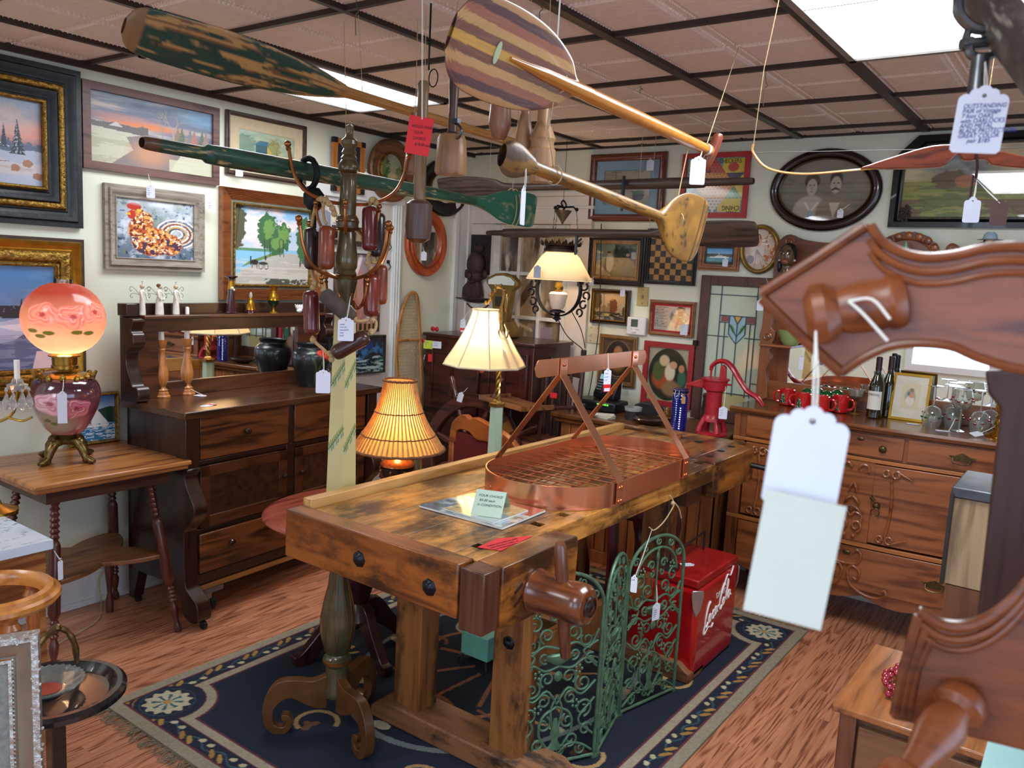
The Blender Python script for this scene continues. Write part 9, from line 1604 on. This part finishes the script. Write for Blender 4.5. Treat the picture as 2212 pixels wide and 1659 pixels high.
def vine(c): c.c[:] = lin('8fc4c0'); c.mix((c.n(5, 3)-.5), 'a8d4cc'); [c.mix((abs(np.hypot(c.u-x, c.v-y)-r_) < .012)*(np.arctan2(c.v-y, c.u-x) > a), '2c5a4a') for x, y, r_, a in ((.3, .5, .16, -1), (.6, .7, .2, -2), (.75, .3, .14, 0), (.45, .85, .1, -2.5))]; [c.mix(c.ell(x, y, .05, .025, .3, rot=r_), '2f6a50') for x, y, r_ in ((.2, .7, 30), (.35, .4, -40), (.5, .55, 70), (.8, .6, 10), (.65, .85, -20), (.15, .45, 60))]
Pq = W(2060, 1700, 1.02); canvas('panel', vine, lambda u, v: (Pq.x+.02+u*.30, Pq.y+v*.34, Pq.z-.0+v*.03), 90, 90, paintmat(.3, .3), t); b = B(); b.box(Pq.x+.02, Pq.x+.32, Pq.y, Pq.y+.34, Pq.z-.03, Pq.z-.012); b.obj('tray', plain('3a6a6a', .5), t)
# near oar with its lock, upper right
def dark_oar(c): c.c[:] = lin('3a332c'); c.mix((c.n(12, 3, 5, ax=3)-.5)*3, '5c544a'); c.mix((c.n(30, 7, 4)-.6)*6, '8a8478')
pa, pb = W(2085, -60, .98), W(2300, 215, .80); dirn = (pb-pa).normalized()
t, q, L = oar('oar', 'dark worn oar shaft with metal oarlock at the upper right corner', tuple(pa-dirn*.25), tuple(pb+dirn*.35), pr_((0, .02, .02), (.3, .0215, .0215), (.7, .0215, .0215), (1, .02, .02)), 0, 0, dark_oar)
STL = plain('6d7274', .3, .9, var=.3, scale=40); ol = W(2122, 100, .90); sd = fx
b = B(); ring = [W(2122+dx, 20+dy, .90) for dx, dy in ((-52, -30), (-50, 10), (-20, 40), (15, 40), (45, 15), (55, -25))]; b.tube(spl([tuple(p) for p in ring], 4), .009, 8, flat=.6)
for s in (-1, 1): b.tube(spl([tuple(W(2122+s*8, 58, .90)), tuple(W(2122+s*32, 70, .90)), tuple(W(2122+s*36, 108, .90))], 4), .004, 8)
b.tube(spl([tuple(W(2094, 82, .90)), tuple(W(2096, 116, .90)), tuple(W(2122, 124, .90)), tuple(W(2148, 114, .90)), tuple(W(2150, 76, .90))], 4), .0045, 8); b.tube([tuple(W(2076, 96, .90)), tuple(W(2172, 88, .90))], .0055, 10); b.tube([tuple(W(2118, 124, .90)), tuple(W(2108, 215, .90))], .0085, 12); b.obj('oarlock', STL, t)
price_tag(tuple(W(2116, 262, .86)), toC(W(2116, 262, .86)), 'white tag with long handwritten note hanging from the near oarlock', ['OUTSTANDING', 'PAIR of Vintage', '7 foot OARS', 'with OARLOCKS', 'AND METAL', 'BLADE PROTECTION', 'GREAT COLOR', '      pair $185'], w=.042, h=.058, rz=-.06, size=.0058, string=tuple(W(2128, 128, .895)))
t = thing('power_cord', 'beige power cord running along the floor at the left wall', 'cord', (-3.5, 1.7, .004), world=True)
b = B(); b.tube(spl([(-3.655, 2.05, .33), (-3.64, 1.95, .22), (-3.645, 1.86, .12), (-3.60, 1.84, .01), (-3.45, 1.74, .006), (-3.36, 1.55, .006), (-3.3, 1.4, .006)], 6), .003, 6); b.obj('cord', plain('b0a27c', .6), t)
# groups of repeated things
GR = {'net_float': 'net floats strung on the coat rack', 'potato_masher': 'wooden mashers hanging in a row', 'wine_glass': 'wine glasses in front of the mirror', 'candlestick': 'wooden candlesticks on the dark sideboard', 'candle': 'taper candles on the dark sideboard', 'price_tag': 'price tags', 'oar': 'old oars and paddles hanging from the ceiling', 'paddle': 'old oars and paddles hanging from the ceiling', 'ceiling_light': 'fluorescent ceiling lights', 'framed_print': 'framed pictures on the walls', 'framed_painting': 'framed pictures on the walls', 'oval_picture': 'oval pictures on the left wall', 'wine_bottle': 'wine bottles on the carved sideboard', 'magazine': 'magazines on the workbench', 'switch_plate': 'switch plates on the back wall', 'ribbon_bow': 'red ribbon bows', 'ceiling_wire': 'loose wires on the ceiling'}
for o in list(bpy.data.objects):
    if o.parent is None and o.get('label') and not o.get('group') and o.name.split('.')[0] in GR: o['group'] = GR[o.name.split('.')[0]]
